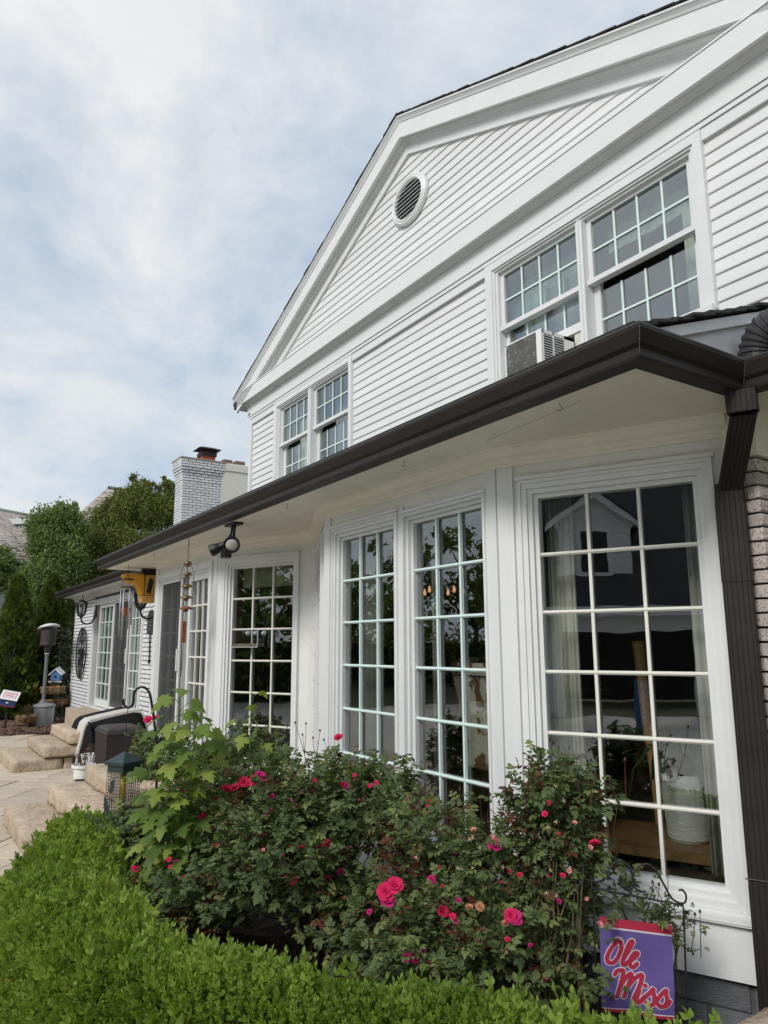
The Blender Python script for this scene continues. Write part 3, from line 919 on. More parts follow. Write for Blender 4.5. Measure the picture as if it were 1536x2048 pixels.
# oval louvred vent
vx, vz, ra_, rb_ = -6.27, 5.09, .325, .275
def ell(a, c, y, n=40):
    return [(vx+a*math.cos(2*math.pi*k/n), y, vz+c*math.sin(2*math.pi*k/n)) for k in range(n)]
b = MB()
b.sweep(None, [ell(.34, .295, YF-.005), ell(.335, .29, YF-.04), ell(.315, .27, YF-.055), ell(.30, .255, YF-.05), ell(.285, .24, YF-.062), ell(.27, .225, YF-.055), ell(.265, .22, YF-.02)], closed=True)
vt = b.build('oval_vent', TRIM, house, smooth=False)
MB().prism(ell(.268, .223, YF-.018), (0, .012, 0)).build('vent_backing', BLACK, vt)
for k in range(9):
    z = vz-.20+k*.05
    h = .265*math.sqrt(max(0.0, 1-((z-vz)/.22)**2))
    if h > .05:
        s = MB(); s.add([(vx-h, YF-.048, z), (vx+h, YF-.048, z), (vx+h, YF-.03, z+.018), (vx-h, YF-.03, z+.018), (vx-h, YF-.048, z-.006), (vx+h, YF-.048, z-.006), (vx+h, YF-.03, z+.012), (vx-h, YF-.03, z+.012)],
                        [(0, 1, 2, 3), (7, 6, 5, 4), (0, 4, 5, 1), (1, 5, 6, 2), (2, 6, 7, 3), (3, 7, 4, 0)])
        s.build('louvre', TRIM, vt)

# ---------------------------------------------------------------- the low brick wing: y = 3.44
YW = 3.44
wfW = WF(0, YW, 0)
XW0, XW1 = -18.5, -11.24
DW0, DW1 = -16.39, -12.70
b = MB()
b.box((XW0+.012, YW+.005, -1.75), (DW0, YW+.2, 1.06)); b.box((DW1, YW+.005, -1.75), (XW1+.1, YW+.2, 1.06)); b.box((DW0, YW+.005, -1.75), (DW1, YW+.2, FL-.04)); b.box((DW0, YW+.005, .90), (DW1, YW+.2, 1.06))
b.box((XW0+.012, YW+.2, -1.75), (XW0+.2, 9, 1.2))
b.build('wall', MORTAR, house)
brk = MB()
def brick_run(M, x0, x1, z0, z1, b):
    k = 0; z = z0
    while z < z1:
        x = x0-(.11 if k % 2 else 0)
        while x < x1:
            a, e = max(x, x0), min(x+.196, x1)
            if e-a > .02:
                s = .004
                y0 = rnd.uniform(-.004, .003)
                q = [M @ Vector(p) for p in [(a, .02, z), (e, .02, z), (e, .02, z+.062), (a, .02, z+.062), (a+s, y0, z+s), (e-s, y0, z+s), (e-s, y0, z+.062-s), (a+s, y0, z+.062-s)]]
                b.add(q, [(4, 5, 6, 7), (0, 1, 5, 4), (1, 2, 6, 5), (2, 3, 7, 6), (3, 0, 4, 7)])
            x += .213
        z += .0722; k += 1
brick_run(wfW.M, XW0, DW0-.06, -1.72, 1.05, brk)
brick_run(wfW.M, DW1+.06, XW1+.02, -1.72, 1.05, brk)
o = brk.build('bricks', WBRICK, house); o['kind'] = 'stuff'
slider(wfW, DW0+.0, DW1-.0, [(-16.06, -15.02, 'glass', .07), (-14.78, -13.76, 'screen', .09), (-13.43, -12.79+.02, 'glass', .03)], .915, 'wing_door', 'white three panel sliding door in the brick wing', MINT)
blk('frieze', TRIM, house, wfW, (XW0-.03, -.03, 1.045), (XW1, .1, 1.16))
cp = [(.0, 1.152), (-.30, 1.152), (-.30, 1.20), (0.0, 1.20)]
MB().sweep(None, [[(x, YW+y, z) for y, z in cp] for x in (XW0-.32, XE+.1)]).build('soffit', TRIM, house)
MB().box((XW0-.05, YW-.07, 1.11), (XE+.1, YW-.0305, 1.151)).build('crown_moulding', TRIM, house)
gutter('gutter', [(XE+.10, YW-.30), (XW0-.40, YW-.30)])
MB().prism([(XW0-.42, YW-.32, 1.29), (XW0-.42, 8.5, 3.1), (XW0-.42, 8.5, 3.05), (XW0-.42, YW-.32, 1.24)], (7.3, 0, 0)).build('roof', SHINGLE, house)
for k in range(8):
    Y = YW-.36+k*.14; z = 1.30+(Y-YW+.32)*.356
    MB().prism([(XW0-.44, Y, z), (XW0-.44, Y+.17, z+.06), (XW0-.44, Y+.17, z+.045), (XW0-.44, Y, z-.02)], (7.3, 0, 0)).build('shingle_course', SHINGLE, house)
MB().box((XW0+.2, 8.8, -1.7), (XE, 9, 1.2)).box((XW0+.2, 3.64, 1.10), (XE, 9, 1.14)).build('inner_wall', DARKIN, house)
MB().box((XW0+.2, 3.64, FL-.05), (XE, 8.8, FL-.02)).build('inner_floor', DARKFL, house)

# chimneys: corbelled white brick stack with clay flue, and a plain one behind
CX, CY = -19.0, 5.99
stack = MB().box((CX-.62, CY+.015, 1.5), (CX-.015, CY+1.09, 4.98)).build('chimney', MORTAR, house)
stack['label'] = 'white brick chimney with corbelled top and clay flue'
WBU = [brick_unit('brick', WBRICK, k+20) for k in range(3)]
z = 5.0
for k in range(29):
    z1 = z-.0735*k; z0 = z1-.064
    ex = (.09, .09, .09, .07, .045, .02, .012, .012)[k] if k < 8 else 0.0
    # broad face (towards +x) and narrow face (towards -y)
    yy = CY-ex; end = CY+1.10+ex
    first = True
    while yy < end-.02:
        l = .105 if (first and k % 2) else .213
        l = min(l, end-yy)
        M = Matrix.Translation((CX+ex, yy, z0)) @ Matrix.Rotation(math.pi/2, 4, 'Z') @ Matrix.Diagonal((l-.011, .10+ex, z1-z0, 1))
        link('brick', WBU[rnd.randrange(3)], stack, M); yy += l; first = False
    xx = CX+ex-(.105 if k % 2 == 0 else 0.0) - .0
    while xx > CX-.62-ex+.03:
        l = min(.213, xx-(CX-.62-ex))
        M = Matrix.Translation((xx-l+.011, CY-ex, z0)) @ Matrix.Diagonal((l-.011, .10+ex, z1-z0, 1))
        link('brick', WBU[rnd.randrange(3)], stack, M); xx -= l
MB().box((CX-.72, CY-.10, 5.0), (CX+.10, CY+1.20, 5.05)).build('chimney_cap', mat('grey_mortar_cap', (0.3, 0.27, 0.23), 0.95, var=.2), stack)
b = MB(); b.box((CX-.42, CY+.55, 5.05), (CX-.08, CY+.92, 5.24)); b.build('clay_flue', mat('terracotta', (0.32, 0.085, 0.05), 0.8, var=.15), stack)
b = MB(); b.box((CX-.45, CY+.52, 5.20), (CX-.05, CY+.95, 5.30)); b.box((CX-.42, CY+.55, 5.30), (CX-.08, CY+.92, 5.38))
b.prism([(CX-.52, CY+.42, 5.38), (CX+.02, CY+.42, 5.38), (CX+.02, CY+1.05, 5.38), (CX-.52, CY+1.05, 5.38)], (0, 0, .015))
b.add([(CX-.52, CY+.42, 5.395), (CX+.02, CY+.42, 5.395), (CX+.02, CY+1.05, 5.395), (CX-.52, CY+1.05, 5.395), (CX-.35, CY+.58, 5.47), (CX-.15, CY+.58, 5.47), (CX-.15, CY+.88, 5.47), (CX-.35, CY+.88, 5.47)],
      [(0, 1, 5, 4), (1, 2, 6, 5), (2, 3, 7, 6), (3, 0, 4, 7), (4, 5, 6, 7)])
b.build('flue_cap', mat('sooty_metal', (0.03, 0.022, 0.02), 0.7, var=.3), stack)
s2 = MB(); QX, QY = -24.0, 8.9
s2.box((QX-.8, QY, 1.5), (QX, QY+1.15, 6.1)); s2.box((QX-.83, QY-.03, 6.1), (QX+.03, QY+1.18, 6.32)); s2.box((QX-.8, QY, 6.32), (QX, QY+1.15, 6.38))
c2 = s2.build('chimney', mat('cream_painted_brick', (0.70, 0.68, 0.61), 0.8, var=.1, scale=6, bump=.6, bscale=10, stretch=(1, 1, 5)), house)
c2['label'] = 'plain cream painted chimney behind the corbelled one'
MB().box((QX-.6, QY+.18, 6.38), (QX-.2, QY+.5, 6.56)).box((QX-.6, QY+.62, 6.38), (QX-.2, QY+.98, 6.56)).build('chimney_pot', mat('brown_pot', (0.16, 0.11, 0.09), .9), c2)
# ---------------------------------------------------------------- things on and about the house
def arc(c, r, a0, a1, n, ex, ez):
    c, ex, ez = Vector(c), Vector(ex), Vector(ez)
    return [c+ex*(r*math.cos(a0+(a1-a0)*i/n))+ez*(r*math.sin(a0+(a1-a0)*i/n)) for i in range(n+1)]
# window air conditioner
ac = thing('air_conditioner', 'white window air conditioner with dented grey back under the raised upper sash', 'air conditioner', (-4.22, 4.35, 2.30))
ax0, ax1, ay0, ay1, az0, az1 = -4.44, -4.01, 4.17, 4.56, 2.19, 2.562
b = MB()
b.box((ax0, ay0, az1-.012), (ax1, ay1, az1)); b.box((ax0, ay0, az0), (ax0+.012, ay1, az1)); b.box((ax0, ay0+.012, az0), (ax1, ay1, az0+.01)); b.box((ax1-.055, ay0-.002, az0), (ax1+.001, ay0+.014, az1+.001))
b.box((ax1-.012, ay0, az1-.03), (ax1, ay1, az1-.011)); b.box((ax1-.012, ay0, az0), (ax1, ay0+.03, az1)); b.box((ax1-.012, ay0+.135, az0), (ax1, ay0+.15, az1)); b.box((ax1-.012, ay1-.12, az0), (ax1, ay1, az1))
b.build('case', WHITEPL, ac)
COIL = mat('dented_grey_fins', (0.17, 0.165, 0.155), 0.45, var=.3, scale=12, bump=.3, bscale=60, dirt=(0.75, 0.74, 0.7), dscale=26, damt=1.0, metal=.3)
b = MB()
z = az0+.02
while z < az1-.02:
    b.box((ax0+.013, ay0+.004, z), (ax1-.056, ay0+.02, z+.0085)); z += .0125
b.box((ax0+.013, ay0+.012, az0), (ax1-.056, ay0+.03, az1-.012))
b.build('condenser_coil', COIL, ac)
MB().box((ax0+.02, ay0+.04, az0+.02), (ax1-.03, ay1, az1-.02)).build('interior', BLACK, ac)
for k in range(15):
    z = az1-.045-k*.0215
    for y0, y1 in ((ay0+.03, ay0+.135), (ay0+.15, ay1-.12)):
        s = MB(); s.add([(ax1+.003, y0, z), (ax1+.003, y1, z), (ax1-.012, y1, z+.008), (ax1-.012, y0, z+.008), (ax1+.003, y0, z-.006), (ax1+.003, y1, z-.006), (ax1-.012, y1, z+.002), (ax1-.012, y0, z+.002)],
                        [(0, 1, 2, 3), (7, 6, 5, 4), (0, 4, 5, 1), (1, 5, 6, 2), (2, 6, 7, 3), (3, 7, 4, 0)])
        s.build('louvre', WHITEPL, ac)
# black corrugated pipe over the inner gutter corner
b = MB()
cp_ = [(-1.79, 3.30, 1.18), (-1.792, 3.30, 1.30), (-1.785, 3.30, 1.385), (-1.745, 3.30, 1.455), (-1.67, 3.31, 1.495), (-1.55, 3.32, 1.505), (-1.40, 3.34, 1.50), (-1.2, 3.36, 1.48)]
pts = smooth(cp_, 16)
rr = [.079+(.0035 if (i//3) % 2 else -.0035) for i in range(len(pts))]
b.tube(pts, rr, 20)
b.build_top('corrugated_pipe', mat('black_corrugated_plastic', (0.04, 0.04, 0.043), 0.4, var=.1), 'black corrugated drain pipe bent over the inner corner of the gutter', 'drain pipe', (-1.54, 3.3, 1.28))
# floodlight under the soffit
p0 = atZ(468, 1047, ZS)
fl = thing('floodlight', 'black twin head floodlight under the soffit beside the hanging bell chime', 'floodlight', p0)
b = MB(); b.box(p0+Vector((-.12, -.05, -.022)), p0+Vector((.12, .05, -.0005))); b.build('mounting_plate', BLACK, fl, bevel=.006)
cA = p0+Vector((.02, -.02, -.20))
aim = (Vector((0, 0, 0))-cA); aim.z = -.25*aim.length; aim.x *= .9; aim.normalize()
aim = Vector((.80, -.42, -.42)).normalized()
def head(c, aim, r, name, lensmat):
    side = aim.cross(Vector((0, 0, 1))).normalized(); up = side.cross(aim)
    def ring(d, q):
        return [c+aim*d+(side*math.cos(2*math.pi*k/20)+up*math.sin(2*math.pi*k/20))*q for k in range(20)]
    h = MB(); h.sweep(None, [ring(-.15, r*.45), ring(-.12, r*.55), ring(-.06, r*.66), ring(-.02, r*.95), ring(.03, r*1.05), ring(.04, r*1.05), ring(.038, r*.93), ring(.02, r*.9)])
    o = h.build(name, BLACK, fl, smooth=False)
    h = MB(); h.sweep(None, [ring(.021, r*.88), ring(.034, r*.75), ring(.042, r*.4), ring(.044, .004)])
    h.build('lens', lensmat, o, smooth=True)
LENS = mat('frosted_lens', (0.42, 0.41, 0.38), 0.25, var=.2, scale=20)
head(cA, aim, .074, 'lamp_head', LENS)
head(p0+Vector((-.16, -.12, -.235)), Vector((-.55, -.72, -.42)).normalized(), .055, 'lamp_head', mat('silver_bulb', (0.55, 0.55, 0.55), 0.2))
b = MB(); b.tube([p0+Vector((.03, 0, -.015)), p0+Vector((.03, -.005, -.09)), cA+Vector((-.06, .03, .03))], [.014, .012, .02], 8)
b.tube([p0+Vector((-.03, 0, -.015)), p0+Vector((-.035, -.01, -.10)), p0+Vector((-.07, -.06, -.19))], [.014, .012, .02], 8)
b.box(p0+Vector((-.085, -.09, -.33)), p0+Vector((.02, -.02, -.25)))
b.build('arm', BLACK, fl)
# hanging bell chime
q = atZ(378, 1078, ZS)
bc = thing('bell_chime', 'hanging chime of small brass bells with copper sail in front of patio door', 'wind chime', q+Vector((0, 0, -1.0)))
b = MB()
b.tube([q, q+Vector((0, 0, -.03)), q+Vector((.02, 0, -.05)), q+Vector((.005, 0, -.07)), q+Vector((-.01, 0, -.05))], .004, 6)
b.tube([q+Vector((0, 0, -.06)), q+Vector((0, 0, -.71))], .0035, 6)
for s in (-1, 1):
    b.tube([q+Vector((s*.014*cr.x, s*.014*cr.y, -.24)), q+Vector((s*.07*cr.x, s*.07*cr.y, -.36)), q+Vector((s*.065*cr.x, s*.065*cr.y, -.74))], .003, 6)
b.tube([q+Vector((0, 0, -.71)), q+Vector((-.03, -.01, -1.45))], .003, 6)
b.build('cord', BLACK, bc)
BRASS = mat('aged_brass', (0.23, 0.17, 0.10), 0.4, metal=.8, var=.2)
COPPER = mat('copper_brown', (0.22, 0.075, 0.04), 0.5, var=.2)
for dz, r, mm in ((-.255, .045, BRASS), (-.37, .05, BRASS), (-.50, .06, BRASS), (-.62, .065, BRASS), (-.735, .075, COPPER)):
    b = MB(); b.lathe([(.004, .016), (r*.55, .012), (r*.9, -.004), (r, -.018), (r*.85, -.016), (.028, -.016), (.024, -.04), (.004, -.05)], q+Vector((0, 0, dz)), 16)
    b.build('bell', mm, bc, smooth=True)
b = MB(); c = q+Vector((-.022, -.006, -1.0)); b.box(c+Vector((-.02, -.02, -.10)), c+Vector((.02, .02, .12))); b.build('sail', COPPER, bc)
# tubular chime
q = atZ(257, 1128, ZS)
wc = thing('wind_chime', 'wind chime of silver tubes with a heart shaped orange sail hanging at the eave end', 'wind chime', q+Vector((0, 0, -.8)))
b = MB()
b.tube([q, q+Vector((0, 0, -.14))], .0035, 6)
for k in range(3):
    a = 2.1*k
    b.tube([q+Vector((0, 0, -.13)), q+Vector((.07*math.cos(a), .07*math.sin(a), -.31))], .002, 5)
b.tube([q+Vector((0, 0, -.3)), q+Vector((-.005, 0, -.62))], .003, 5)
b.build('cord', BLACK, wc)
b = MB(); b.lathe([(.085, -.33), (.09, -.325), (.09, -.31), (.01, -.305)], q, 16); b.build('disc', TWIG, wc)
b = MB(); b.lathe([(.035, -.60), (.05, -.595), (.035, -.58)], q, 12); b.build('striker', TWIG, wc)
for k in range(6):
    a = k*1.047+.3
    c = q+Vector((.075*math.cos(a), .075*math.sin(a), -.35))
    b = MB(); b.tube([c, c+Vector((0, 0, -.44-.05*k))], .011, 10); b.build('tube', GALV, wc, smooth=True)
c = atY(251, 1223, q.y+.02)
hs = []
for i in range(28):
    t = 2*math.pi*i/28
    hs.append(c+cr*(.0042*16*math.sin(t)**3)+Vector((0, 0, .0055*(13*math.cos(t)-5*math.cos(2*t)-2*math.cos(3*t)-math.cos(4*t)))))
MB().prism(hs, cf*.008).build('sail', mat('orange_glass', (0.42, 0.10, 0.04), 0.35), wc)
# yellow moulded housing on a dark bracket at the end of the eave
yq = Vector((-11.0, 2.95, .95))
ye = thing('yellow_housing', 'rounded yellow plastic housing with long snout under the dark bracket at eave end', 'plastic housing', yq+Vector((0, 0, -.25)))
YEL = mat('yellow_plastic', (0.72, 0.33, 0.03), 0.35, var=.06)
YED = mat('dull_yellow_plastic', (0.50, 0.27, 0.06), 0.5, var=.1)
pr = [(-.30, .10), (-.26, .115), (.0, .115), (.02, -.20), (-.04, -.20), (-.075, -.10), (-.13, -.035), (-.22, -.02), (-.28, .01), (-.305, .06)]
b = MB()
rings = []
for x, s in ((-.10, .82), (-.085, .94), (-.06, 1), (.06, 1), (.085, .94), (.10, .82)):
    rings.append([yq+Vector((x, -.12+(y+.12)*s, .03+(z-.03)*s)) for y, z in pr])
b.sweep(None, rings); b.build('snout', YEL, ye, smooth=False, bevel=.03)
b = MB(); b.box(yq+Vector((-.105, .012, -.20)), yq+Vector((.105, .16, .10))); b.build('drum', YED, ye, bevel=.01)
b = MB(); b.box(yq+Vector((-.09, -.03, -.305)), yq+Vector((.12, .17, -.205))); b.build('foot', YED, ye, bevel=.008)
b = MB(); b.box(yq+Vector((-.104, -.29, .012)), yq+Vector((.107, -.16, .032))); b.build('slot', BLACK, ye)
b = MB(); b.prism([yq+Vector((.108, .03, -.16)), yq+Vector((.108, .09, -.18)), yq+Vector((.108, .13, .02)), yq+Vector((.108, .07, .06))], (.004, 0, 0)); b.build('dark_patch', BLACK, ye)
b = MB(); b.box((-11.05, 2.93, 1.05), (-10.95, 3.36, 1.14)); b.prism([(-11.04, 3.06, 1.06), (-11.04, 3.16, 1.06), (-11.04, 3.36, .66), (-11.04, 3.36, .80)][:], (.08, 0, 0)); b.box((-11.06, 3.33, .62), (-10.94, 3.37, 1.14))
b.build('bracket', BRONZE, ye)
# wall lanterns
def lantern(px, py, Yw, label):
    c = atY(px, py, Yw-.30)
    t = thing('wall_lantern', label, 'wall light', c+Vector((0, 0, -.2)), group=None)
    k = .92
    LM = Matrix.Translation(c) @ Matrix.Scale(1.22, 4) @ Matrix.Translation(-c)
    b = MB(LM)
    b.lathe([(.004, .30*k), (.012, .28*k), (.006, .25*k), (.02, .225*k), (.03, .205*k), (.10, .155*k), (.105, .14*k), (.075, .135*k)], c, 6)
    b.build('cap', BLACK, t)
    b = MB(LM); b.lathe([(.074, .134*k), (.078, .08*k), (.065, -.02*k), (.042, -.08*k), (.04, .0)], c, 6); b.build('glass_shade', CLEAR, t)
    b = MB(LM)
    for i in range(6):
        a = i*math.pi/3
        b.tube([c+Vector((r*math.cos(a), r*math.sin(a), z*k)) for r, z in ((.08, .135), (.082, .08), (.068, -.02), (.044, -.085))], .013, 5)
    b.lathe([(.046, -.08*k), (.05, -.09*k), (.03, -.11*k), (.012, -.13*k), (.004, -.145*k)], c, 10)
    b.build('cage', BLACK, t)
    b = MB()
    pl = Vector((c.x+.02, Yw, c.z))
    b.tube(smooth([c+Vector((0, 0, -.15)), c+Vector((0, .03, -.23)), c+Vector((.005, .12, -.265)), c+Vector((.015, .22, -.22)), Vector((pl.x, Yw-.03, c.z-.08)), Vector((pl.x, Yw-.03, c.z+.02))]), .017, 8)
    b.build('arm', BLACK, t, smooth=True)
    b = MB(); b.box((pl.x-.055, Yw-.03, pl.z-.13), (pl.x+.055, Yw-.002, pl.z+.13)); b.build('backplate', BLACK, t, bevel=.01)
    b = MB(); b.lathe([(.006, -.03), (.02, .0), (.022, .05), (.012, .09), (.002, .11)], c+Vector((0, 0, -.02)), 10); b.build('bulb', WHITEPL, t, smooth=True)
lantern(163, 1222, YW, 'black lantern on the white brick left of the wing door')
lantern(282, 1203, YW, 'black lantern below the yellow housing, right of the wing door')
# dark plaque with a hanging cord, and a pull cord
c = atY(300, 1245, YW-.03)
pq = thing('wall_plaque', 'small dark slate plaque with pointed top on the narrow brick strip', 'plaque', c+Vector((0, 0, -.2)))
b = MB(); b.prism([c+Vector((-.17, 0, -.18)), c+Vector((.17, 0, -.18)), c+Vector((.17, 0, .12)), c+Vector((.06, 0, .20)), c+Vector((-.06, 0, .20)), c+Vector((-.17, 0, .12))], (0, .02, 0))
b.build('slate', mat('dark_slate', (0.035, 0.035, 0.036), .7, var=.2), pq)
b = MB()
for k in range(4):
    z = .07-.06*k
    b.box(c+Vector((-.11, -.004, z-.008)), c+Vector((.10-.03*(k % 2), -.0005, z+.008)))
b.build('engraved_lines', mat('grey_engraving', (0.13, 0.13, 0.13), .8), pq)
b = MB(); b.tube([c+Vector((.0, .01, -.17)), c+Vector((.02, .012, -.62))], .012, 6); b.lathe([(.004, .03), (.03, .0), (.004, -.04)], c+Vector((.02, .012, -.62)), 8); b.build('cord', BLACK, pq)
# oval wrought iron wall ornament
c = atY(162, 1306, YW-.04)
wa = thing('wall_ornament', 'tall oval iron wall ornament with a star on white brick', 'wall ornament', c+Vector((0, 0, -.55)))
ex, ez = Vector((.92, 0, 0)), Vector((0, 0, 1))
b = MB()
el = [c+Vector((.50*math.cos(t), 0, .54*math.sin(t))) for t in [2*math.pi*i/36 for i in range(37)]]
b.tube(el, .018, 6); b.build('rim', IRON, wa)
b = MB()
for s in (-1, 1):
    b.tube([c+Vector((s*.03, 0, -.5)), c+Vector((s*.22, 0, -.3)), c+Vector((s*.30, 0, 0)), c+Vector((s*.22, 0, .3)), c+Vector((s*.03, 0, .5))], .014, 6)
    b.tube(arc(c+Vector((0, 0, s*.33)), .14, 0, 2*math.pi, 18, (1, 0, 0), (0, 0, 1)), .012, 6)
b.tube([c+Vector((-.48, 0, 0)), c+Vector((.48, 0, 0))], .014, 6); b.tube([c+Vector((0, 0, -.53)), c+Vector((0, 0, .53))], .012, 6)
b.build('scrollwork', IRON, wa)
sp = []
for k in range(10):
    a = math.pi/2+k*math.pi/5; r = .25 if k % 2 == 0 else .11
    sp.append(c+Vector((r*math.cos(a), -.012, r*math.sin(a)*1.15)))
MB().prism(sp, (0, .014, 0)).build('star', IRON, wa)
# clear bird feeder on the glass of the left bay window
c = Vector((0.18+.23, 0, .0))
def wl(u, y, z):
    return wfL.M @ Vector((u, y, z))
fd = thing('window_feeder', 'clear plastic bird feeder tray stuck to the glass of the shaded bay window', 'bird feeder', wl(.45, -.03, -.02))
b = MB(wfL.M)
pr = [(.30, .18), (.66, .18), (.66, .0), (.30, .0), (.30, .04), (.335, .075), (.335, .13), (.30, .155)]
b.prism([(u, -.085, z) for u, z in pr], (0, .004, 0)); b.build('front_panel', CLEAR, fd)
b = MB(wfL.M); b.box((.30, -.081, .0), (.66, .03, .006)); b.box((.655, -.0809, .006), (.66, .03, .18)); b.box((.30, .026, .006), (.655, .03, .18)); b.build('tray', CLEAR, fd)
b = MB(wfL.M); b.box((.305, -.08, .007), (.654, .02, .036)); b.build('seed', mat('bird_seed', (0.30, 0.25, 0.19), 1, var=.6, scale=70, bump=1, bscale=120), fd)
b = MB(wfL.M)
b.box((.298, -.0865, .178), (.662, -.079, .184)); b.box((.298, -.0865, -.003), (.662, -.079, .004)); b.box((.656, -.0865, .0), (.662, -.0795, .18))
b.build('edge', mat('frosted_edge', (0.5, 0.52, 0.52), .4), fd)
for u in (.41, .52, .63):
    b = MB(wfL.M); b.tube([(u, .02, .145), (u, .035, .145), (u, .046, .145)], [.012, .022, .03], 12); b.build('suction_cup', mat('milky_suction_cup', (0.6, 0.63, 0.63), .3), fd)

# ---------------------------------------------------------------- garden flag and its iron stand
D_ = 3.1
P_tl, P_tr, P_br, P_bl = at(1199, 1833, D_), at(1344, 1852, D_), at(1350, 2041, D_), at(1203, 2010, D_)
P_bl = at(1203, 2021, D_)
eu = (P_tr-P_tl); wdt = eu.length; eu.normalize()
ev = (P_bl-P_tl); hgt = ev.length; ev.normalize()
en = eu.cross(ev).normalized()
if en.dot(-P_tl) < 0:
    en = -en
def FP(s, t, d=0):
    "flag surface: s 0..1 left to right, t 0..1 top to bottom; gentle folds"
    w = .006*math.sin(s*5+t*3.2)*t+.004*math.sin(t*9+s*2)*t+.004*math.sin(s*11)*t
    q = P_tl.lerp(P_tr, s).lerp(P_bl.lerp(P_br, s), t)
    return q+en*(w+d)
fs = thing('flag_stand', 'thin black iron garden flag stand with scrolled top below the big bay window', 'flag stand', (P_tr.x, P_tr.y, -1.75))
b = MB()
pr_ = P_tr+eu*.055; pl_ = P_tl-eu*.02
zt_ = .075
b.tube([Vector((pr_.x, pr_.y, pr_.z+zt_))+ev*.0, pr_+ev*.2, pr_+ev*.7], .0042, 8)
b.tube([pl_+Vector((0, 0, .11)), pl_+ev*.7], .0042, 8)
b.tube([pl_+Vector((0, 0, .11)), pr_+Vector((0, 0, zt_+.012)), pr_+Vector((0, 0, zt_-.01))], .0042, 8)
b.tube([pl_+ev*.018-en*.006, pr_+ev*.018-en*.006], .003, 8)
b.build('frame', IRON, fs)
b = MB()
def fu(x, z):
    return pl_+eu*x+Vector((0, 0, .115+z-.14*x*1.0+.0))
W2 = (pr_-pl_).length
tr = [(-.025, .075), (-.04, .075), (-.045, .05), (-.035, .025), (0, .02), (.04, .035), (.07, .085), (.10, .125), (.135, .135), (.165, .11), (.172, .07), (.16, .035), (.135, .03), (.115, .045), (.12, .075), (.125, .08)]
b.tube(smooth([fu(x*W2/.38, z) for x, z in tr]), .0045, 8)
tr2 = [(.385, .07), (.40, .075), (.415, .06), (.41, .03), (.385, .02), (.35, .03), (.32, .075), (.285, .125), (.25, .14), (.215, .125), (.185, .09), (.18, .06), (.19, .03), (.22, .022), (.235, .03)]
b.tube(smooth([fu(x*W2/.40, z+.012) for x, z in tr2]), .0045, 8)
b.build('scroll', IRON, fs, smooth=True)
flag = thing('garden_flag', 'purple and red garden flag reading Ole Miss hanging from the iron stand', 'garden flag', P_tl+ev*hgt)
def cloth(t0, t1, m, name, d=0, nx=24, ny=24):
    b = MB()
    for dd in (d, d-.0012):
        k = len(b.v)
        for j in range(ny+1):
            for i in range(nx+1):
                b.v.append(FP(i/nx, t0+(t1-t0)*j/ny, dd))
        for j in range(ny):
            for i in range(nx):
                q = k+j*(nx+1)+i
                b.f.append([q, q+1, q+nx+2, q+nx+1])
    return b.build(name, m, flag, smooth=True)
PURP = mat('purple_cloth', (0.145, 0.105, 0.33), 0.75, var=.12, scale=5, bump=.15, bscale=160, spec=.2)
REDC = mat('red_cloth', (0.46, 0.035, 0.075), 0.7, var=.08, scale=8, bump=.15, bscale=160, spec=.2)
WHTC = mat('white_print', (0.68, 0.62, 0.68), 0.75)
cloth(.115, .955, PURP, 'field')
cloth(0, .095, REDC, 'hem')
cloth(.095, .115, WHTC, 'stripe', ny=2)
cloth(.955, .968, WHTC, 'stripe', ny=2)
cloth(.968, 1.0, REDC, 'hem', ny=3)
# lettering: brush strokes given on a 750 x 1000 drawing of the flag
def zpt(x, y):
    # sheared drawing coordinates of the photograph's lettering -> (s,t)
    s = (x-(240+(y-690)*.03))/748
    t = (y-(690+s*92))/955
    return s, t
LET = [
    [(418, 940), (375, 985), (330, 1060), (318, 1120), (345, 1152), (395, 1145), (440, 1080), (466, 1000), (455, 940), (425, 922), (398, 940)],
    [(482, 1130), (520, 1070), (560, 1000), (582, 950), (572, 935), (548, 960), (515, 1040), (488, 1120), (482, 1165), (505, 1180), (540, 1150)],
    [(545, 1150), (590, 1122), (632, 1080), (632, 1058), (605, 1062), (572, 1105), (556, 1160), (570, 1196), (600, 1205), (632, 1172)],
    [(400, 1270), (420, 1240), (460, 1234), (490, 1245), (480, 1300), (455, 1390), (425, 1495)],
    [(440, 1430), (500, 1330), (560, 1275), (575, 1290), (545, 1380), (500, 1500)],
    [(520, 1430), (590, 1340), (660, 1285), (685, 1298), (655, 1400), (610, 1500), (600, 1545)],
    [(655, 1440), (630, 1510), (630, 1555), (655, 1560), (700, 1510)],
    [(712, 1385), (716, 1388)],
    [(700, 1510), (760, 1450), (795, 1412), (790, 1440), (805, 1500), (795, 1560), (755, 1580), (725, 1555)],
    [(815, 1540), (880, 1460), (925, 1425), (922, 1460), (935, 1520), (915, 1575), (870, 1590), (840, 1565)],
    [(890, 1592), (940, 1575), (962, 1540)],
]
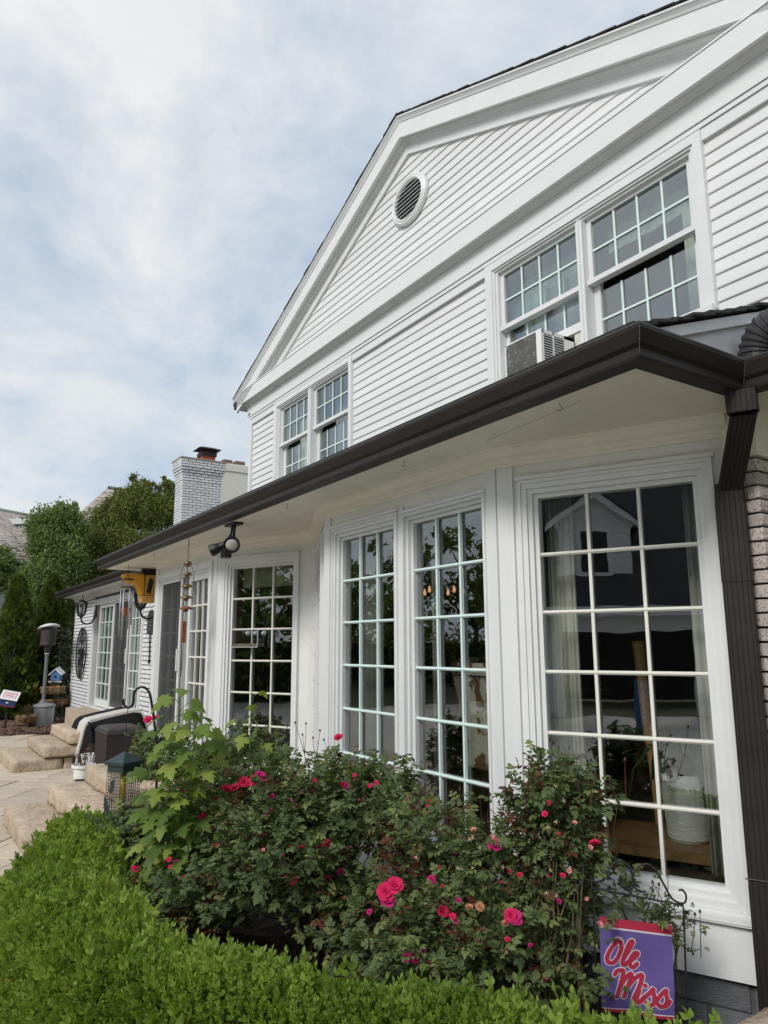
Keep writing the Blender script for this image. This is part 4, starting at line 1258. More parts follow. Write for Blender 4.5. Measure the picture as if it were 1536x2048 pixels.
def ribbon(strokes, w, d, name, m):
    b = MB()
    for st_ in strokes:
        # smooth with Catmull-Rom
        P = [Vector((x, y)) for x, y in st_]
        Q = []
        for i in range(len(P)-1):
            p0, p1, p2, p3 = P[max(i-1, 0)], P[i], P[i+1], P[min(i+2, len(P)-1)]
            for k in range(5):
                t = k/5
                Q.append(.5*((2*p1)+(-p0+p2)*t+(2*p0-5*p1+4*p2-p3)*t*t+(-p0+3*p1-3*p2+p3)*t**3))
        Q.append(P[-1])
        def P3(v):
            return FP(*zpt(v.x, v.y), d)
        n = len(Q)
        k0 = len(b.v)
        for i, q in enumerate(Q):
            t = (Q[min(i+1, n-1)]-Q[max(i-1, 0)]).normalized()
            nn = Vector((-t.y, t.x))*w/2
            b.v += [P3(q+nn), P3(q-nn)]
        for i in range(n-1):
            b.f.append([k0+2*i, k0+2*i+1, k0+2*i+3, k0+2*i+2])
        for q in (Q[0], Q[-1]):
            k1 = len(b.v)
            for j in range(12):
                a = 2*math.pi*j/12
                b.v.append(P3(q+Vector((math.cos(a), math.sin(a)))*w/2))
            b.f.append(list(range(k1, k1+12)))
    return b.build(name, m, flag)
ribbon(LET, 66, .0012, 'letter_outline', WHTC)
ribbon(LET, 46, .0022, 'lettering', REDC)

# ---------------------------------------------------------------- shepherd hook and hanging feeder
base = at(313, 1600, 4.85); 
hk_ = thing('shepherd_hook', 'black curved shepherd hook standing in the rose bed', 'plant hook', (base.x, base.y, -1.72))
d4 = 4.8
pts = [Vector((at(316, 1560, d4).x, at(316, 1560, d4).y, -1.75)), at(314, 1530, d4), at(309, 1450, d4), at(303, 1405, d4), at(299, 1386, d4), at(292, 1377, d4), at(284, 1374, d4), at(275, 1377, d4), at(268, 1387, d4), at(267, 1402, d4), at(264, 1411, d4), at(257, 1415, d4), at(250, 1412, d4), at(246, 1405, d4), at(246, 1401, d4)]
b = MB(); b.tube(smooth(pts), .0085, 8); b.lathe([(.004, .012), (.012, .006), (.012, -.006), (.004, -.012)], at(246, 1401, d4), 8)
b.build('rod', BLACK, hk_, smooth=True)
fa = at(250, 1502, d4)
bf = thing('caged_feeder', 'dark green caged tube feeder with yellow core hanging from the shepherd hook', 'bird feeder', fa+Vector((0, 0, -.42)))
b = MB(); b.tube([at(256, 1416, d4), at(253, 1450, d4), fa], .0025, 6); b.build('wire', IRON, bf)
th = R_(28)
M4 = Matrix.Translation(fa) @ Matrix.Rotation(th, 4, 'Z')
b = MB(M4); w = .072
b.add([(-w*1.18, -w*1.18, -.062), (w*1.18, -w*1.18, -.062), (w*1.18, w*1.18, -.062), (-w*1.18, w*1.18, -.062), (0, 0, .0)], [(0, 1, 4), (1, 2, 4), (2, 3, 4), (3, 0, 4), (3, 2, 1, 0)])
b.box((-w*1.2, -w*1.2, -.082), (w*1.2, w*1.2, -.0625))
b.box((-w, -w, -.125), (w, w, -.083))
DG = mat('dark_green_metal', (0.022, 0.04, 0.042), 0.35, var=.1)
b.build('roof', DG, bf)
b = MB(M4)
for k in range(9):
    u = -w+2*w*k/8
    for f in (-w, w):
        b.box((u-.0012, f-.0012, -.42), (u+.0012, f+.0012, -.12)); b.box((f-.0012, u-.0012, -.42), (f+.0012, u+.0012, -.12))
for k in range(15):
    z = -.135-.02*k
    b.box((-w, -w-.001, z-.001), (w, -w+.001, z+.001)); b.box((-w, w-.001, z-.001), (w, w+.001, z+.001)); b.box((-w-.001, -w, z-.001), (-w+.001, w, z+.001)); b.box((w-.001, -w, z-.001), (w+.001, w, z+.001))
b.build('cage', DG, bf)
b = MB(M4); b.lathe([(.019, -.12), (.019, -.41)], (0, 0, 0), 16); b.build('tube', mat('yellow_tube', (0.50, 0.38, 0.03), 0.4, var=.1), bf, smooth=True)
b = MB(M4); b.box((-w, -w, -.435), (w, w, -.42)); b.build('tray', DG, bf)
def oakleaf(M, s):
    o = [(0, 0), (.10, .05), (.06, .12), (.22, .2), (.12, .28), (.26, .42), (.13, .46), (.22, .62), (.1, .64), (.12, .82), (0, 1), (-.12, .82), (-.1, .64), (-.22, .62), (-.13, .46), (-.26, .42), (-.12, .28), (-.22, .2), (-.06, .12), (-.10, .05)]
    b = MB(M4 @ M); b.prism([(x*s, 0, y*s) for x, y in o], (0, .003, 0)); b.build('metal_leaf', DG, bf)
oakleaf(Matrix.Translation((-.03, -w-.005, -.26)) @ Matrix.Rotation(.25, 4, 'Y'), .10)
oakleaf(Matrix.Translation((-.045, -w-.005, -.38)) @ Matrix.Rotation(-.3, 4, 'Y'), .11)
oakleaf(Matrix.Translation((.045, -w-.005, -.33)) @ Matrix.Rotation(.8, 4, 'Y'), .09)

# ---------------------------------------------------------------- stone steps
SH = .165
def stone(x0, y0, x1, y1, z0, z1, label, seed):
    "hewn block: rough faces, softened edges"
    r = random.Random(seed)
    nx, ny, nz = max(2, int((x1-x0)/.09)), max(2, int((y1-y0)/.09)), 4
    import bmesh
    bm = bmesh.new()
    bmesh.ops.create_cube(bm, size=1)
    bmesh.ops.scale(bm, vec=(x1-x0, y1-y0, z1-z0), verts=bm.verts)
    ed = {0: [], 1: [], 2: []}
    for e in bm.edges:
        d = e.verts[1].co-e.verts[0].co
        ed[max(range(3), key=lambda i: abs(d[i]))].append(e)
    for i, c in enumerate((nx, ny, nz)):
        es = [e for e in bm.edges if abs((e.verts[1].co-e.verts[0].co)[i]) > 1e-4 and sum(abs((e.verts[1].co-e.verts[0].co)[j]) for j in range(3) if j != i) < 1e-5]
        bmesh.ops.subdivide_edges(bm, edges=es, cuts=c, use_grid_fill=True)
    hx, hy, hz = (x1-x0)/2, (y1-y0)/2, (z1-z0)/2
    from mathutils import noise as mn
    for v in bm.verts:
        p = v.co.copy()
        q = p*7+Vector((seed*3.1, seed*1.7, 0))
        side = max(abs(p.x)/hx, abs(p.y)/hy)
        if side > .99:
            k = mn.noise(q)*.022+mn.noise(q*3)*.010
            if abs(p.x)/hx > .99: v.co.x += math.copysign(k-.006, p.x)
            if abs(p.y)/hy > .99: v.co.y += math.copysign(k-.006, p.y)
            if p.z > hz*.99:
                v.co.z -= .012+abs(mn.noise(q*2))*.012; v.co.x *= .985; v.co.y *= .985
            if abs(p.x)/hx > .99 and abs(p.y)/hy > .99:
                v.co.x *= .985; v.co.y *= .97
        elif p.z > hz*.99:
            v.co.z += mn.noise(q)*.004
    me = bpy.data.meshes.new('step_stone'); bm.to_mesh(me); bm.free()
    me.materials.append(STONE)
    me.polygons.foreach_set('use_smooth', [True]*len(me.polygons))
    o = bpy.data.objects.new('step_stone', me); COL.objects.link(o)
    o.location = ((x0+x1)/2, (y0+y1)/2, (z0+z1)/2)
    props(o, label, 'stone step', 'stone steps of the two flights')
    return o
e = .004
stone(-8.36, 1.03, -6.9, 1.62, G-.014, G+SH-.012, 'lowest tan stone step of the nearer flight beside the hedge', 1)
stone(-8.33, 1.405, -6.7, 2.0, G+SH, G+2*SH-.012, 'middle tan stone step of the nearer flight beside the hedge', 2)
stone(-8.24, 1.73, -6.7, 2.45, G+2*SH, FL, 'topmost tan stone step of the nearer flight behind the caged feeder', 3)
stone(-12.98, 1.465, -11.44, 2.11, G-.014, G+SH-.012, 'lowest tan stone step of the far flight left of the covered grill', 4)
stone(-12.2, 2.13, -11.46, 2.62, G-.014, G+SH-.012, 'short stone block beneath the far steps beside the covered grill', 5)
stone(-12.97, 1.845, -11.42, 2.40, G+SH, G+2*SH-.012, 'middle tan stone step of the far flight left of the covered grill', 6)
stone(-12.93, 2.165, -11.40, 2.95, G+2*SH, FL-.01, 'topmost tan stone step of the far flight left of the covered grill', 7)
stone(-1.93, 2.50, -.6, 3.22, -1.75, -1.455, 'pale brown stone step in the lower right corner under the downspout', 8)
ld = MB().box((-16.2, 2.96, G-.014), (-11.45, 3.44, FL-.014)).build('door_landing', STONE, None); ld['kind'] = 'structure'
# ---------------------------------------------------------------- covered grill, deck box, pots
gx0, gx1 = -12.15, -11.24
gp = [(2.17, -1.60), (2.19, -1.40), (2.235, -1.15), (2.26, -1.06), (2.32, -1.015), (2.5, -.975), (2.75, -.93), (2.93, -.905), (3.02, -.92), (3.07, -1.0), (3.14, -1.2), (3.18, -1.45), (3.2, -1.55)]
gp = [(y+.085, z) for y, z in gp]
gr = thing('grill_cover', 'covered barbecue grill under a black cover with broad light grey stripe', 'grill', ((gx0+gx1)/2, 2.7, G))
CLOTHB = mat('black_cover_cloth', (0.012, 0.012, 0.0135), 0.8, var=.25, scale=4, bump=.35, bscale=7, spec=.12)
CLOTHG = mat('light_grey_cover_cloth', (0.55, 0.53, 0.49), 0.8, var=.06, scale=6, bump=.3, bscale=12)
b = MB(); rings = []
for i in range(12):
    x = gx1-.015+(gx0-gx1)*i/11
    f = [(.0), (.0)][0]
    sh = .035 if i in (0, 11) else 0
    ring = []
    for j, (y, z) in enumerate(gp):
        w = .016*math.sin(9*i+j*1.7)
        yy = y+(2.68-y)*sh*1.3+w*(.6 if j not in (4, 5, 6) else .2)
        flare = .05*(z < -1.3)
        ring.append((x+(flare if i == 0 else 0), yy, z-(.03 if sh and z > -1.1 else 0)))
    rings.append(ring)
b.sweep(None, rings); b.build('cover', CLOTHB, gr, smooth=True)
# gathered folds hanging on the end that faces the steps
b = MB()
for (ya, za, yb, zb, w) in ((2.36, -1.03, 2.62, -1.22, .02), (2.62, -1.22, 2.98, -1.13, .018), (2.62, -1.22, 2.55, -1.5, .03), (2.75, -1.15, 2.85, -1.5, .03), (2.40, -1.1, 2.46, -1.55, .035)):
    b.tube([(gx1-.005, ya, za), (gx1+.02, (ya+yb)/2, (za+zb)/2-.015), (gx1-.0, yb, zb)], [w*.5, w, w*.5], 8)
b.build('fold', CLOTHB, gr, smooth=True)
b = MB(); rings = []
for x in (gx1-.03, gx1-.44):
    rings.append([(x, y+(-.010 if j < 5 else 0), z+(.009 if 3 < j < 9 else 0)) for j, (y, z) in enumerate(gp)])
rings = [rings[0], [tuple(Vector(p)+(Vector(q)-Vector(p))*.5) for p, q in zip(*rings)], rings[1]]
b.sweep(None, rings); b.build('stripe', CLOTHG, gr, smooth=False)
MB().box((gx0+.1, 2.25, G), (gx0+.16, 2.31, -1.5)).box((gx1-.16, 2.22, G), (gx1-.10, 2.28, -1.5)).box((gx0+.1, 3.0, G), (gx0+.16, 3.06, -1.5)).box((gx1-.16, 3.0, G), (gx1-.1, 3.06, -1.5)).build('leg', BLACK, gr)
# wicker deck box
bx, by = -10.0, 2.345
dbx = thing('deck_box', 'dark brown wicker storage box with padded lid in front of the covered grill', 'storage box', (bx-.25, by+.25, G))
WICK = mat('dark_wicker', (0.038, 0.028, 0.027), 0.6, var=.15, scale=20)
WICK2 = mat('dark_wicker_lid', (0.048, 0.040, 0.039), 0.55, var=.1)
MB().box((bx-.62, by-.0, G), (bx-.0, by+.47, -1.10)).build('body', WICK, dbx)
b = MB(); z = G+.01
k = 0
while z < -1.11:
    b.box((bx-.625, by-.006, z), (bx+.006, by+.476, z+.012)); z += .0165
b.build('weave', WICK, dbx)
b = MB(); b.box((bx-.64, by-.02, -1.10), (bx+.02, by+.49, -1.06)); b.build('lid', WICK2, dbx, bevel=.012)
b = MB(); b.sweep(None, [[(bx-.62+i, by+.0+i, z), (bx+.0-i, by+.0+i, z), (bx+.0-i, by+.47-i, z), (bx-.62+i, by+.47-i, z)] for i, z in ((0, -1.0605), (0, -1.045), (.03, -1.02), (.10, -1.005), (.2, -1.0))]); b.build('cushion', WICK2, dbx, smooth=False)
# white pots with dried plants
pc = atZ(158, 1559, G); pc = Vector((pc.x-.06, pc.y+.06, G))
pt = thing('round_pot', 'round white pot with withered plant beside the nearer top step', 'plant pot', pc)
MB().lathe([(.10, 0), (.115, .01), (.125, .13), (.15, .14), (.152, .175), (.135, .175), (.13, .15), (.01, .145)], pc, 20).build('pot', WHITEPL, pt, smooth=False)
MB().lathe([(.128, .148), (.01, .155)], pc, 16).build('soil', SOIL, pt)
def twigs(c, n, h, spread, parent, name='dry_stems', leafy=True, r0=.0025):
    b = MB()
    for k in range(n):
        a = rnd.random()*6.28; s = rnd.random()*spread
        p1 = c+Vector((math.cos(a)*s*.3, math.sin(a)*s*.3, 0)); p3 = c+Vector((math.cos(a)*s, math.sin(a)*s, h*rnd.uniform(.5, 1)))
        p2 = (p1+p3)/2+Vector((rnd.uniform(-.02, .02), rnd.uniform(-.02, .02), .03))
        b.tube([p1, p2, p3], [r0, r0*.8, r0*.4], 4)
        if leafy:
            for j in range(4):
                q = p2+(p3-p2)*rnd.random(); d = Vector((rnd.uniform(-1, 1), rnd.uniform(-1, 1), rnd.uniform(-.6, .6)))*.022; e = d.cross(Vector((0, 0, 1)))*.5
                b.add([q, q+d+e, q+d*2, q+d-e], [(0, 1, 2, 3)])
    return b.build(name, TWIG, parent)
twigs(pc+Vector((0, 0, .15)), 26, .2, .2, pt)
pc2 = Vector((-10.75, 2.33, G))
pt2 = thing('ribbed_planter', 'white ribbed oval planter with dried stems in front of the deck box', 'plant pot', pc2)
b = MB(); n = 48
rings = []
for rr_, z in ((.09, 0), (.105, .02), (.125, .13), (.13, .155), (.12, .155), (.115, .13)):
    rings.append([pc2+Vector(((rr_+(.007 if k % 2 else 0))*1.25*math.cos(2*math.pi*k/n), (rr_+(.007 if k % 2 else 0))*math.sin(2*math.pi*k/n), z+.10)) for k in range(n)])
b.sweep(None, rings); b.build('pot', WHITEPL, pt2)
MB().lathe([(.112, .225), (.01, .23)], pc2, 16, sx=1.2).build('soil', SOIL, pt2)
twigs(pc2+Vector((0, 0, .22)), 18, .2, .16, pt2)
MB().lathe([(.10, 0), (.11, .10), (.01, .1)], pc2, 16).build('saucer', WHITEPL, pt2)

# ---------------------------------------------------------------- far end of the patio
# patio heater
hb = Vector((-17.3, 2.80, G))
ph = thing('patio_heater', 'grey mushroom patio heater with tilted white reflector in front of the evergreens', 'patio heater', hb)
tp = at(98, 1256, 16.55)
hx_, hy_ = tp.x, tp.y
ph.location = (hx_, hy_, G)
b = MB(); b.lathe([(.16, .0), (.17, .03), (.15, .05), (.14, .42), (.05, .5), (.038, .55), (.038, 1.62), (.05, 1.64)], (hx_, hy_, G), 16); b.build('pole', GREYPOLE, ph, smooth=False)
b = MB(); z = at(97, 1305, 16.55).z
b.lathe([(.05, z-G-.02), (.07, z-G+.06), (.08, z-G+.13), (.165, z-G+.16), (.17, z-G+.20), (.16, z-G+.22), (.16, z-G+.50), (.17, z-G+.52), (.165, z-G+.54)], (hx_, hy_, G), 20); b.build('burner', mat('brown_mesh_metal', (0.045, 0.035, 0.033), .6, var=.3, scale=40), ph)
b = MB(); b.lathe([(.056, z-G-.03), (.056, z-G-.015)], (hx_, hy_, G), 12); b.build('collar', WHITEPL, ph)
b = MB(Matrix.Translation((hx_, hy_, z+.57)) @ Matrix.Rotation(R_(7), 4, 'X') @ Matrix.Rotation(R_(-10), 4, 'Y')); b.lathe([(.23, -.02), (.24, -.01), (.23, .0), (.18, .035), (.10, .06), (.02, .07)], (0, 0, 0), 24); b.build('reflector', mat('dull_aluminium', (0.72, 0.72, 0.71), .45, metal=.2), ph, smooth=True)
# galvanised can
cc = atZ(86, 1454, G)
tcn = thing('metal_can', 'galvanised metal can with lid standing before the evergreens', 'metal can', cc)
b = MB(); b.lathe([(.19, 0), (.195, .02), (.205, .40), (.215, .42), (.225, .43), (.22, .46), (.15, .49), (.04, .505)], cc, 24); b.build('body', GALV, tcn, smooth=False)
pk = atZ(70, 1452, G)
b = MB(); b.box(pk+Vector((-.05, -.17, 0)), pk+Vector((.0, .12, .26))); b.build_top('grey_crate', GREYPOLE, 'small dark grey box with white label standing before the metal can', 'box', pk)
# coir baskets
def coir(c, r, h, parent, n=40, name='coir_liner'):
    b = MB(); rings = []
    for q, z in ((.25, -h*.75), (.6, -h*.7), (.88, -h*.4), (1.0, 0), (1.06, h*.14), (.98, h*.17), (.85, h*.0)):
        rings.append([c+Vector((q*r*math.cos(2*math.pi*k/n)*(1+rnd.uniform(-.06, .06)), q*r*math.sin(2*math.pi*k/n)*(1+rnd.uniform(-.06, .06)), z+rnd.uniform(-.015, .015))) for k in range(n)])
    b.sweep(None, rings)
    for _ in range(320):
        a = rnd.random()*6.28; p = c+Vector((r*math.cos(a), r*math.sin(a), rnd.uniform(-h*.5, h*.15))); d = Vector((rnd.gauss(0, .03), rnd.gauss(0, .03), rnd.gauss(-.02, .03)))
        b.tube([p, p+d], .004, 3)
    return b.build(name, COIR, parent)
c1 = at(57, 1434, 15.6)
k1 = thing('coir_basket', 'low coconut fibre basket planter on the mulch before the metal can', 'basket planter', (c1.x, c1.y, G))
coir(c1, .225, .16, k1); twigs(c1, 40, .3, .22, k1)
b = MB(); b.tube([c1+Vector((0, 0, -.1)), Vector((c1.x, c1.y, G))], .02, 6); b.build('stem', IRON, k1)
k2b = at(108, 1440, 16.6)
k2 = thing('basket_stand', 'tiered black iron stand holding three coconut fibre baskets', 'plant stand', (k2b.x, k2b.y, G))
coir(at(106, 1376, 16.6), .24, .17, k2); coir(at(95, 1402, 16.5), .13, .12, k2); coir(at(123, 1400, 16.7), .12, .12, k2)
b = MB()
b.tube([at(108, 1386, 16.6), at(109, 1412, 16.6), Vector((k2b.x, k2b.y, G))], .03, 6)
for a in range(3):
    b.tube([at(108, 1420, 16.6), Vector((k2b.x+.25*math.cos(a*2.1), k2b.y+.25*math.sin(a*2.1), G))], .015, 5)
b.tube([at(108, 1408, 16.6), at(95, 1410, 16.5)], .012, 5); b.tube([at(108, 1406, 16.6), at(123, 1407, 16.7)], .012, 5)
b.build('frame', IRON, k2)
twigs(at(106, 1376, 16.6), 30, .25, .2, k2)
# trellis with blue birdhouse
tr_ = thing('iron_trellis', 'dark iron trellis arch standing between the heater and the brick wing', 'trellis', at(118, 1440, 17.3))
tr_.location.z = G
b = MB()
pA, pB = at(110, 1440, 17.3), at(124, 1440, 17.3)
for p in (pA, pB):
    b.tube([Vector((p.x, p.y, G)), Vector((p.x, p.y, G+1.9))], .014, 6)
mid = (pA+pB)/2
b.tube([Vector((pA.x, pA.y, G+1.9)), Vector((mid.x, mid.y, G+2.15)), Vector((pB.x, pB.y, G+1.9))], .014, 6)
for k in range(9):
    z = G+.3+.2*k
    b.tube([Vector((pA.x, pA.y, z)), Vector((pB.x, pB.y, z))], .009, 5)
b.build('frame', IRON, tr_)
b = MB()
for k in range(300):
    t = rnd.random(); z = G+.5+1.6*rnd.random(); p = pA+(pB-pA)*rnd.uniform(-.5, 1.4); p.z = z
    d = Vector((rnd.gauss(0, 1), rnd.gauss(0, 1), rnd.gauss(0, 1)))*.035; e = d.cross(Vector((.3, .2, 1)))*.4
    b.add([p, p+d+e, p+d*2, p+d-e], [(0, 1, 2, 3)])
o = b.build('vine_leaves', mat('vine_leaf', (0.03, 0.045, 0.02), .6), tr_); o['kind'] = 'stuff'
bh = at(110, 1362, 16.9)
bhs = thing('birdhouse', 'tiny blue birdhouse with white roof hanging at the iron trellis', 'birdhouse', bh)
MB().prism([bh+cr*-.10, bh+cr*.10, bh+cr*.10+Vector((0, 0, .16)), bh+cr*.0+Vector((0, 0, .25)), bh-cr*.10+Vector((0, 0, .16))], cf*.16).build('body', mat('blue_paint', (0.06, 0.16, 0.36), .5, var=.2), bhs)
b = MB(); 
for s in (-1, 1):
    q0, q1 = bh+Vector((0, 0, .265))-cf*.03, bh+cr*(s*.15)+Vector((0, 0, .13))-cf*.03
    b.prism([q0, q1, q1+Vector((0, 0, .02)), q0+Vector((0, 0, .02))], cf*.22)
b.build('roof', WHITEPL, bhs)
b = MB(); b.box(bh-Vector((.12, .12, .03)), bh+Vector((.12, .12, .0))); b.build('floor', WHITEPL, bhs)
b = MB(); b.tube([bh+cf*-.005+Vector((0, 0, .10)), bh-cf*.012+Vector((0, 0, .10))], .03, 10); b.build('entrance', BLACK, bhs)
b = MB(); b.tube([bh+Vector((0, 0, .27)), bh+Vector((0, 0, .5))], .004, 4); b.build('wire', IRON, bhs)
# blue, white and red box on a post at the left edge
bp_ = at(14, 1411, 15.0)
bxs = thing('mail_style_box', 'small blue box with white sloping lid and red print at the left edge before evergreens', 'feeder box', (bp_.x, bp_.y, G))
MX = Matrix.Translation(bp_) @ Matrix.Rotation(math.atan2(cr.y, cr.x)+.35, 4, 'Z') @ Matrix.Rotation(R_(12), 4, 'Y')
b = MB(MX); b.box((-.15, -.11, 0), (.14, .13, .12)); b.build('body', mat('navy_paint', (0.02, 0.045, 0.16), .45), bxs)
b = MB(MX); b.box((-.152, -.113, -.012), (.142, .132, .0)); b.build('red_edge', mat('red_paint', (0.45, 0.03, 0.04), .5), bxs)
b = MB(MX); b.add([(-.17, -.15, .12), (.17, -.15, .12), (.17, .17, .27), (-.17, .17, .27), (-.17, -.15, .135), (.17, -.15, .135), (.17, .17, .285), (-.17, .17, .285)], [(0, 3, 2, 1), (4, 5, 6, 7), (0, 1, 5, 4), (1, 2, 6, 5), (2, 3, 7, 6), (3, 0, 4, 7)]); b.build('lid', WHITEPL, bxs)
b = MB(MX)
def lp(x, t, d=.003):
    return (x, -.15+.32*t, .135+.15*t+d)
for x0, x1, t0, t1 in ((-.12, .12, .18, .22), (-.12, .12, .78, .82), (-.12, -.105, .22, .78), (.105, .12, .22, .78), (-.08, .08, .34, .44), (-.08, .08, .56, .66)):
    b.add([lp(x0, t0), lp(x1, t0), lp(x1, t1), lp(x0, t1)], [(0, 1, 2, 3)])
b.build('red_print', mat('red_print', (0.6, 0.12, 0.16), .6), bxs)
b = MB(MX); b.box((-.03, -.1125, .05), (.02, -.1105, .075)); b.build('white_mark', WHITEPL, bxs)
b = MB(); b.tube([bp_, Vector((bp_.x, bp_.y, G))], .018, 6); b.build('post', IRON, bxs)
# dark mesh fence beside the wing
fA, fB = at(112, 1440, 17.9), at(146, 1440, 18.6)
fn = thing('mesh_fence', 'low dark mesh fence panel between the planters and brick wing', 'fence', (fA.x, fA.y, G))
b = MB()
for k in range(15):
    p = fA+(fB-fA)*k/14
    b.tube([Vector((p.x, p.y, G)), Vector((p.x, p.y, G+1.0))], .008 if k % 7 else .02, 4)
b.build('post', IRON, fn)
b = MB()
for k in range(26):
    z = G+.06+k*.036
    b.tube([Vector((fA.x, fA.y, z)), Vector((fB.x, fB.y, z))], .006, 4)
b.build('wire', IRON, fn)
# ---------------------------------------------------------------- foliage
def T_oval(w=.5, fold=.12, tip=1.0):
    v = np.array([(0, 0, 0), (w*.42, .28, fold), (w*.5, .55, fold*1.1), (0, tip, -.10), (-w*.5, .55, fold*1.1), (-w*.42, .28, fold)])
    return v, [(0, 1, 2, 3), (0, 3, 4, 5)]
def T_diamond(w=.5, fold=.1):
    return np.array([(0, 0, 0), (w/2, .5, fold), (0, 1, 0), (-w/2, .5, fold)]), [(0, 1, 2), (0, 2, 3)]
def T_multi(parts):
    "several leaves merged into one template: parts = (template, matrix)"
    V, F = [], []
    for (v, f), M in parts:
        k = sum(len(a) for a in V)
        M = np.array(M)
        V.append(v @ M[:3, :3].T + M[:3, 3]); F += [tuple(i+k for i in q) for q in f]
    return np.vstack(V), F
def M_(loc=(0, 0, 0), rx=0, ry=0, rz=0, s=1):
    return Matrix.Translation(loc) @ Matrix.Rotation(rz, 4, 'Z') @ Matrix.Rotation(ry, 4, 'Y') @ Matrix.Rotation(rx, 4, 'X') @ Matrix.Scale(s, 4)
def leaves(name, P, D, size, m, parent=None, tmpl=None, tint=None, roll=None, up=None, kind='stuff'):
    "one mesh of many leaves: base points P, growth directions D, per-leaf sizes"
    P = np.asarray(P, float); D = np.asarray(D, float); n = len(P)
    D = D/np.maximum(np.linalg.norm(D, axis=1, keepdims=True), 1e-9)
    tv, tf = tmpl
    ref = RG.normal(size=(n, 3)) if up is None else np.broadcast_to(np.asarray(up, float), (n, 3))+RG.normal(size=(n, 3))*.35
    X = np.cross(D, ref); X /= np.maximum(np.linalg.norm(X, axis=1, keepdims=True), 1e-9)
    Z = np.cross(X, D)
    size = np.broadcast_to(np.asarray(size, float), (n,))
    V = P[:, None, :] + size[:, None, None]*(tv[None, :, 0, None]*X[:, None, :]+tv[None, :, 1, None]*D[:, None, :]+tv[None, :, 2, None]*Z[:, None, :])
    k = len(tv)
    off = np.array(wpos(parent)) if parent else np.zeros(3)
    V = V.reshape(-1, 3)-off
    ls = [len(f) for f in tf]
    flat = np.array([i for f in tf for i in f])
    idx = (flat[None, :]+(np.arange(n)*k)[:, None]).ravel()
    tot = np.tile(np.array(ls), n)
    st = np.concatenate(([0], np.cumsum(tot)[:-1]))
    me = bpy.data.meshes.new(name)
    me.vertices.add(len(V)); me.vertices.foreach_set('co', V.ravel())
    me.loops.add(len(idx)); me.loops.foreach_set('vertex_index', idx)
    me.polygons.add(len(tot)); me.polygons.foreach_set('loop_start', st); me.polygons.foreach_set('loop_total', tot)
    me.update(calc_edges=True)
    if tint is None:
        tint = RG.random(n)
    a = me.attributes.new('tint', 'FLOAT', 'POINT')
    a.data.foreach_set('value', np.repeat(np.asarray(tint, float), k).astype(np.float32))
    me.materials.append(m)
    o = bpy.data.objects.new(name, me); COL.objects.link(o)
    if parent:
        o.parent = parent
    if kind:
        o['kind'] = kind
    return o
BOX = leafmat('boxwood_leaf', [(0, (0.075, 0.12, 0.02)), (.10, (0.10, 0.16, 0.026)), (.45, (0.18, 0.27, 0.042)), (.8, (0.26, 0.355, 0.068)), (.985, (0.28, 0.34, 0.075)), (1, (0.26, 0.17, 0.06))], .42, .45, .25)
ROSE = leafmat('rose_leaf', [(0, (0.07, 0.10, 0.046)), (.55, (0.12, 0.162, 0.068)), (.80, (0.205, 0.245, 0.085)), (.90, (0.13, 0.085, 0.045)), (1, (0.13, 0.032, 0.03))], .3, .6, .15)
MAPLE = leafmat('maple_leaf', [(0, (0.075, 0.13, 0.025)), (.5, (0.155, 0.235, 0.045)), (1, (0.30, 0.35, 0.075))], .42, .5, .3)
TREEA = leafmat('dark_tree_leaf', [(0, (0.09, 0.112, 0.03)), (.5, (0.165, 0.195, 0.052)), (1, (0.25, 0.275, 0.08))], .3, .55)
TREEB = leafmat('bright_tree_leaf', [(0, (0.10, 0.145, 0.05)), (.5, (0.18, 0.25, 0.085)), (1, (0.28, 0.35, 0.14))], .35, .5)
ARB = leafmat('arborvitae_spray', [(0, (0.040, 0.062, 0.012)), (.5, (0.080, 0.112, 0.018)), (1, (0.14, 0.17, 0.028))], .25, .6)
STEM = mat('rose_cane', (0.13, 0.10, 0.055), .7, var=.4, scale=12)
GSTEM = mat('green_stem', (0.12, 0.17, 0.05), .6)
oval = T_oval()
dia = T_diamond()

# ---- boxwood hedge: rounded bank following the bed
front = [(-5.85, 1.10), (-5.2, .80), (-4.5, .54), (-3.7, .42), (-3.0, .58), (-2.45, .84), (-1.95, 1.18), (-1.5, 1.55), (-1.05, 1.95)]
back = [(-5.95, 1.46), (-5.1, 1.40), (-4.3, 1.22), (-3.6, 1.10), (-3.0, 1.17), (-2.58, 1.36), (-2.2, 1.62), (-1.88, 1.85), (-1.40, 2.25)]
def lerp_path(p, t):
    t = min(max(t, 0), .99999)*(len(p)-1); i = int(t)
    return Vector(p[i]).lerp(Vector(p[i+1]), t-i)
from mathutils import noise as mn
ZB, ZT = G-.06, -1.085
def hedge_pt(t, a, k=1.0):
    "t along the hedge, a: angle round the section, 0 = front foot ... 1 = back foot"
    f, b_ = lerp_path(front, t), lerp_path(back, t)
    c = (f+b_)/2; h = (b_-f)/2
    th = math.pi*(1-a)
    ce, se = math.cos(th), math.sin(th)
    sx = math.copysign(abs(ce)**.72, ce); sz = abs(se)**.62
    end = min(1, (t+.02)*11, (1.03-t)*16)
    end = math.sqrt(max(end, .02))
    lump = 1+.13*mn.noise(Vector((c.x*2.6, c.y*2.6, a*3)))
    zt = (ZT-ZB)*end*(1+.11*mn.noise(Vector((c.x*1.7+3, c.y*1.7, a*1.5))))-(.02*max(0, (t-.55)/.45))
    p = c - h*(sx*k*(1.0 if t > .04 else 1))*1.0*end**.3*lump*-1*-1
    return Vector((p.x, p.y, ZB+zt*sz*k))
hedge = thing('boxwood_hedge', 'low clipped boxwood hedge curving along the front of the rose bed', 'hedge', (-3.4, .9, G-.05))
b = MB(); nt_, na = 48, 14
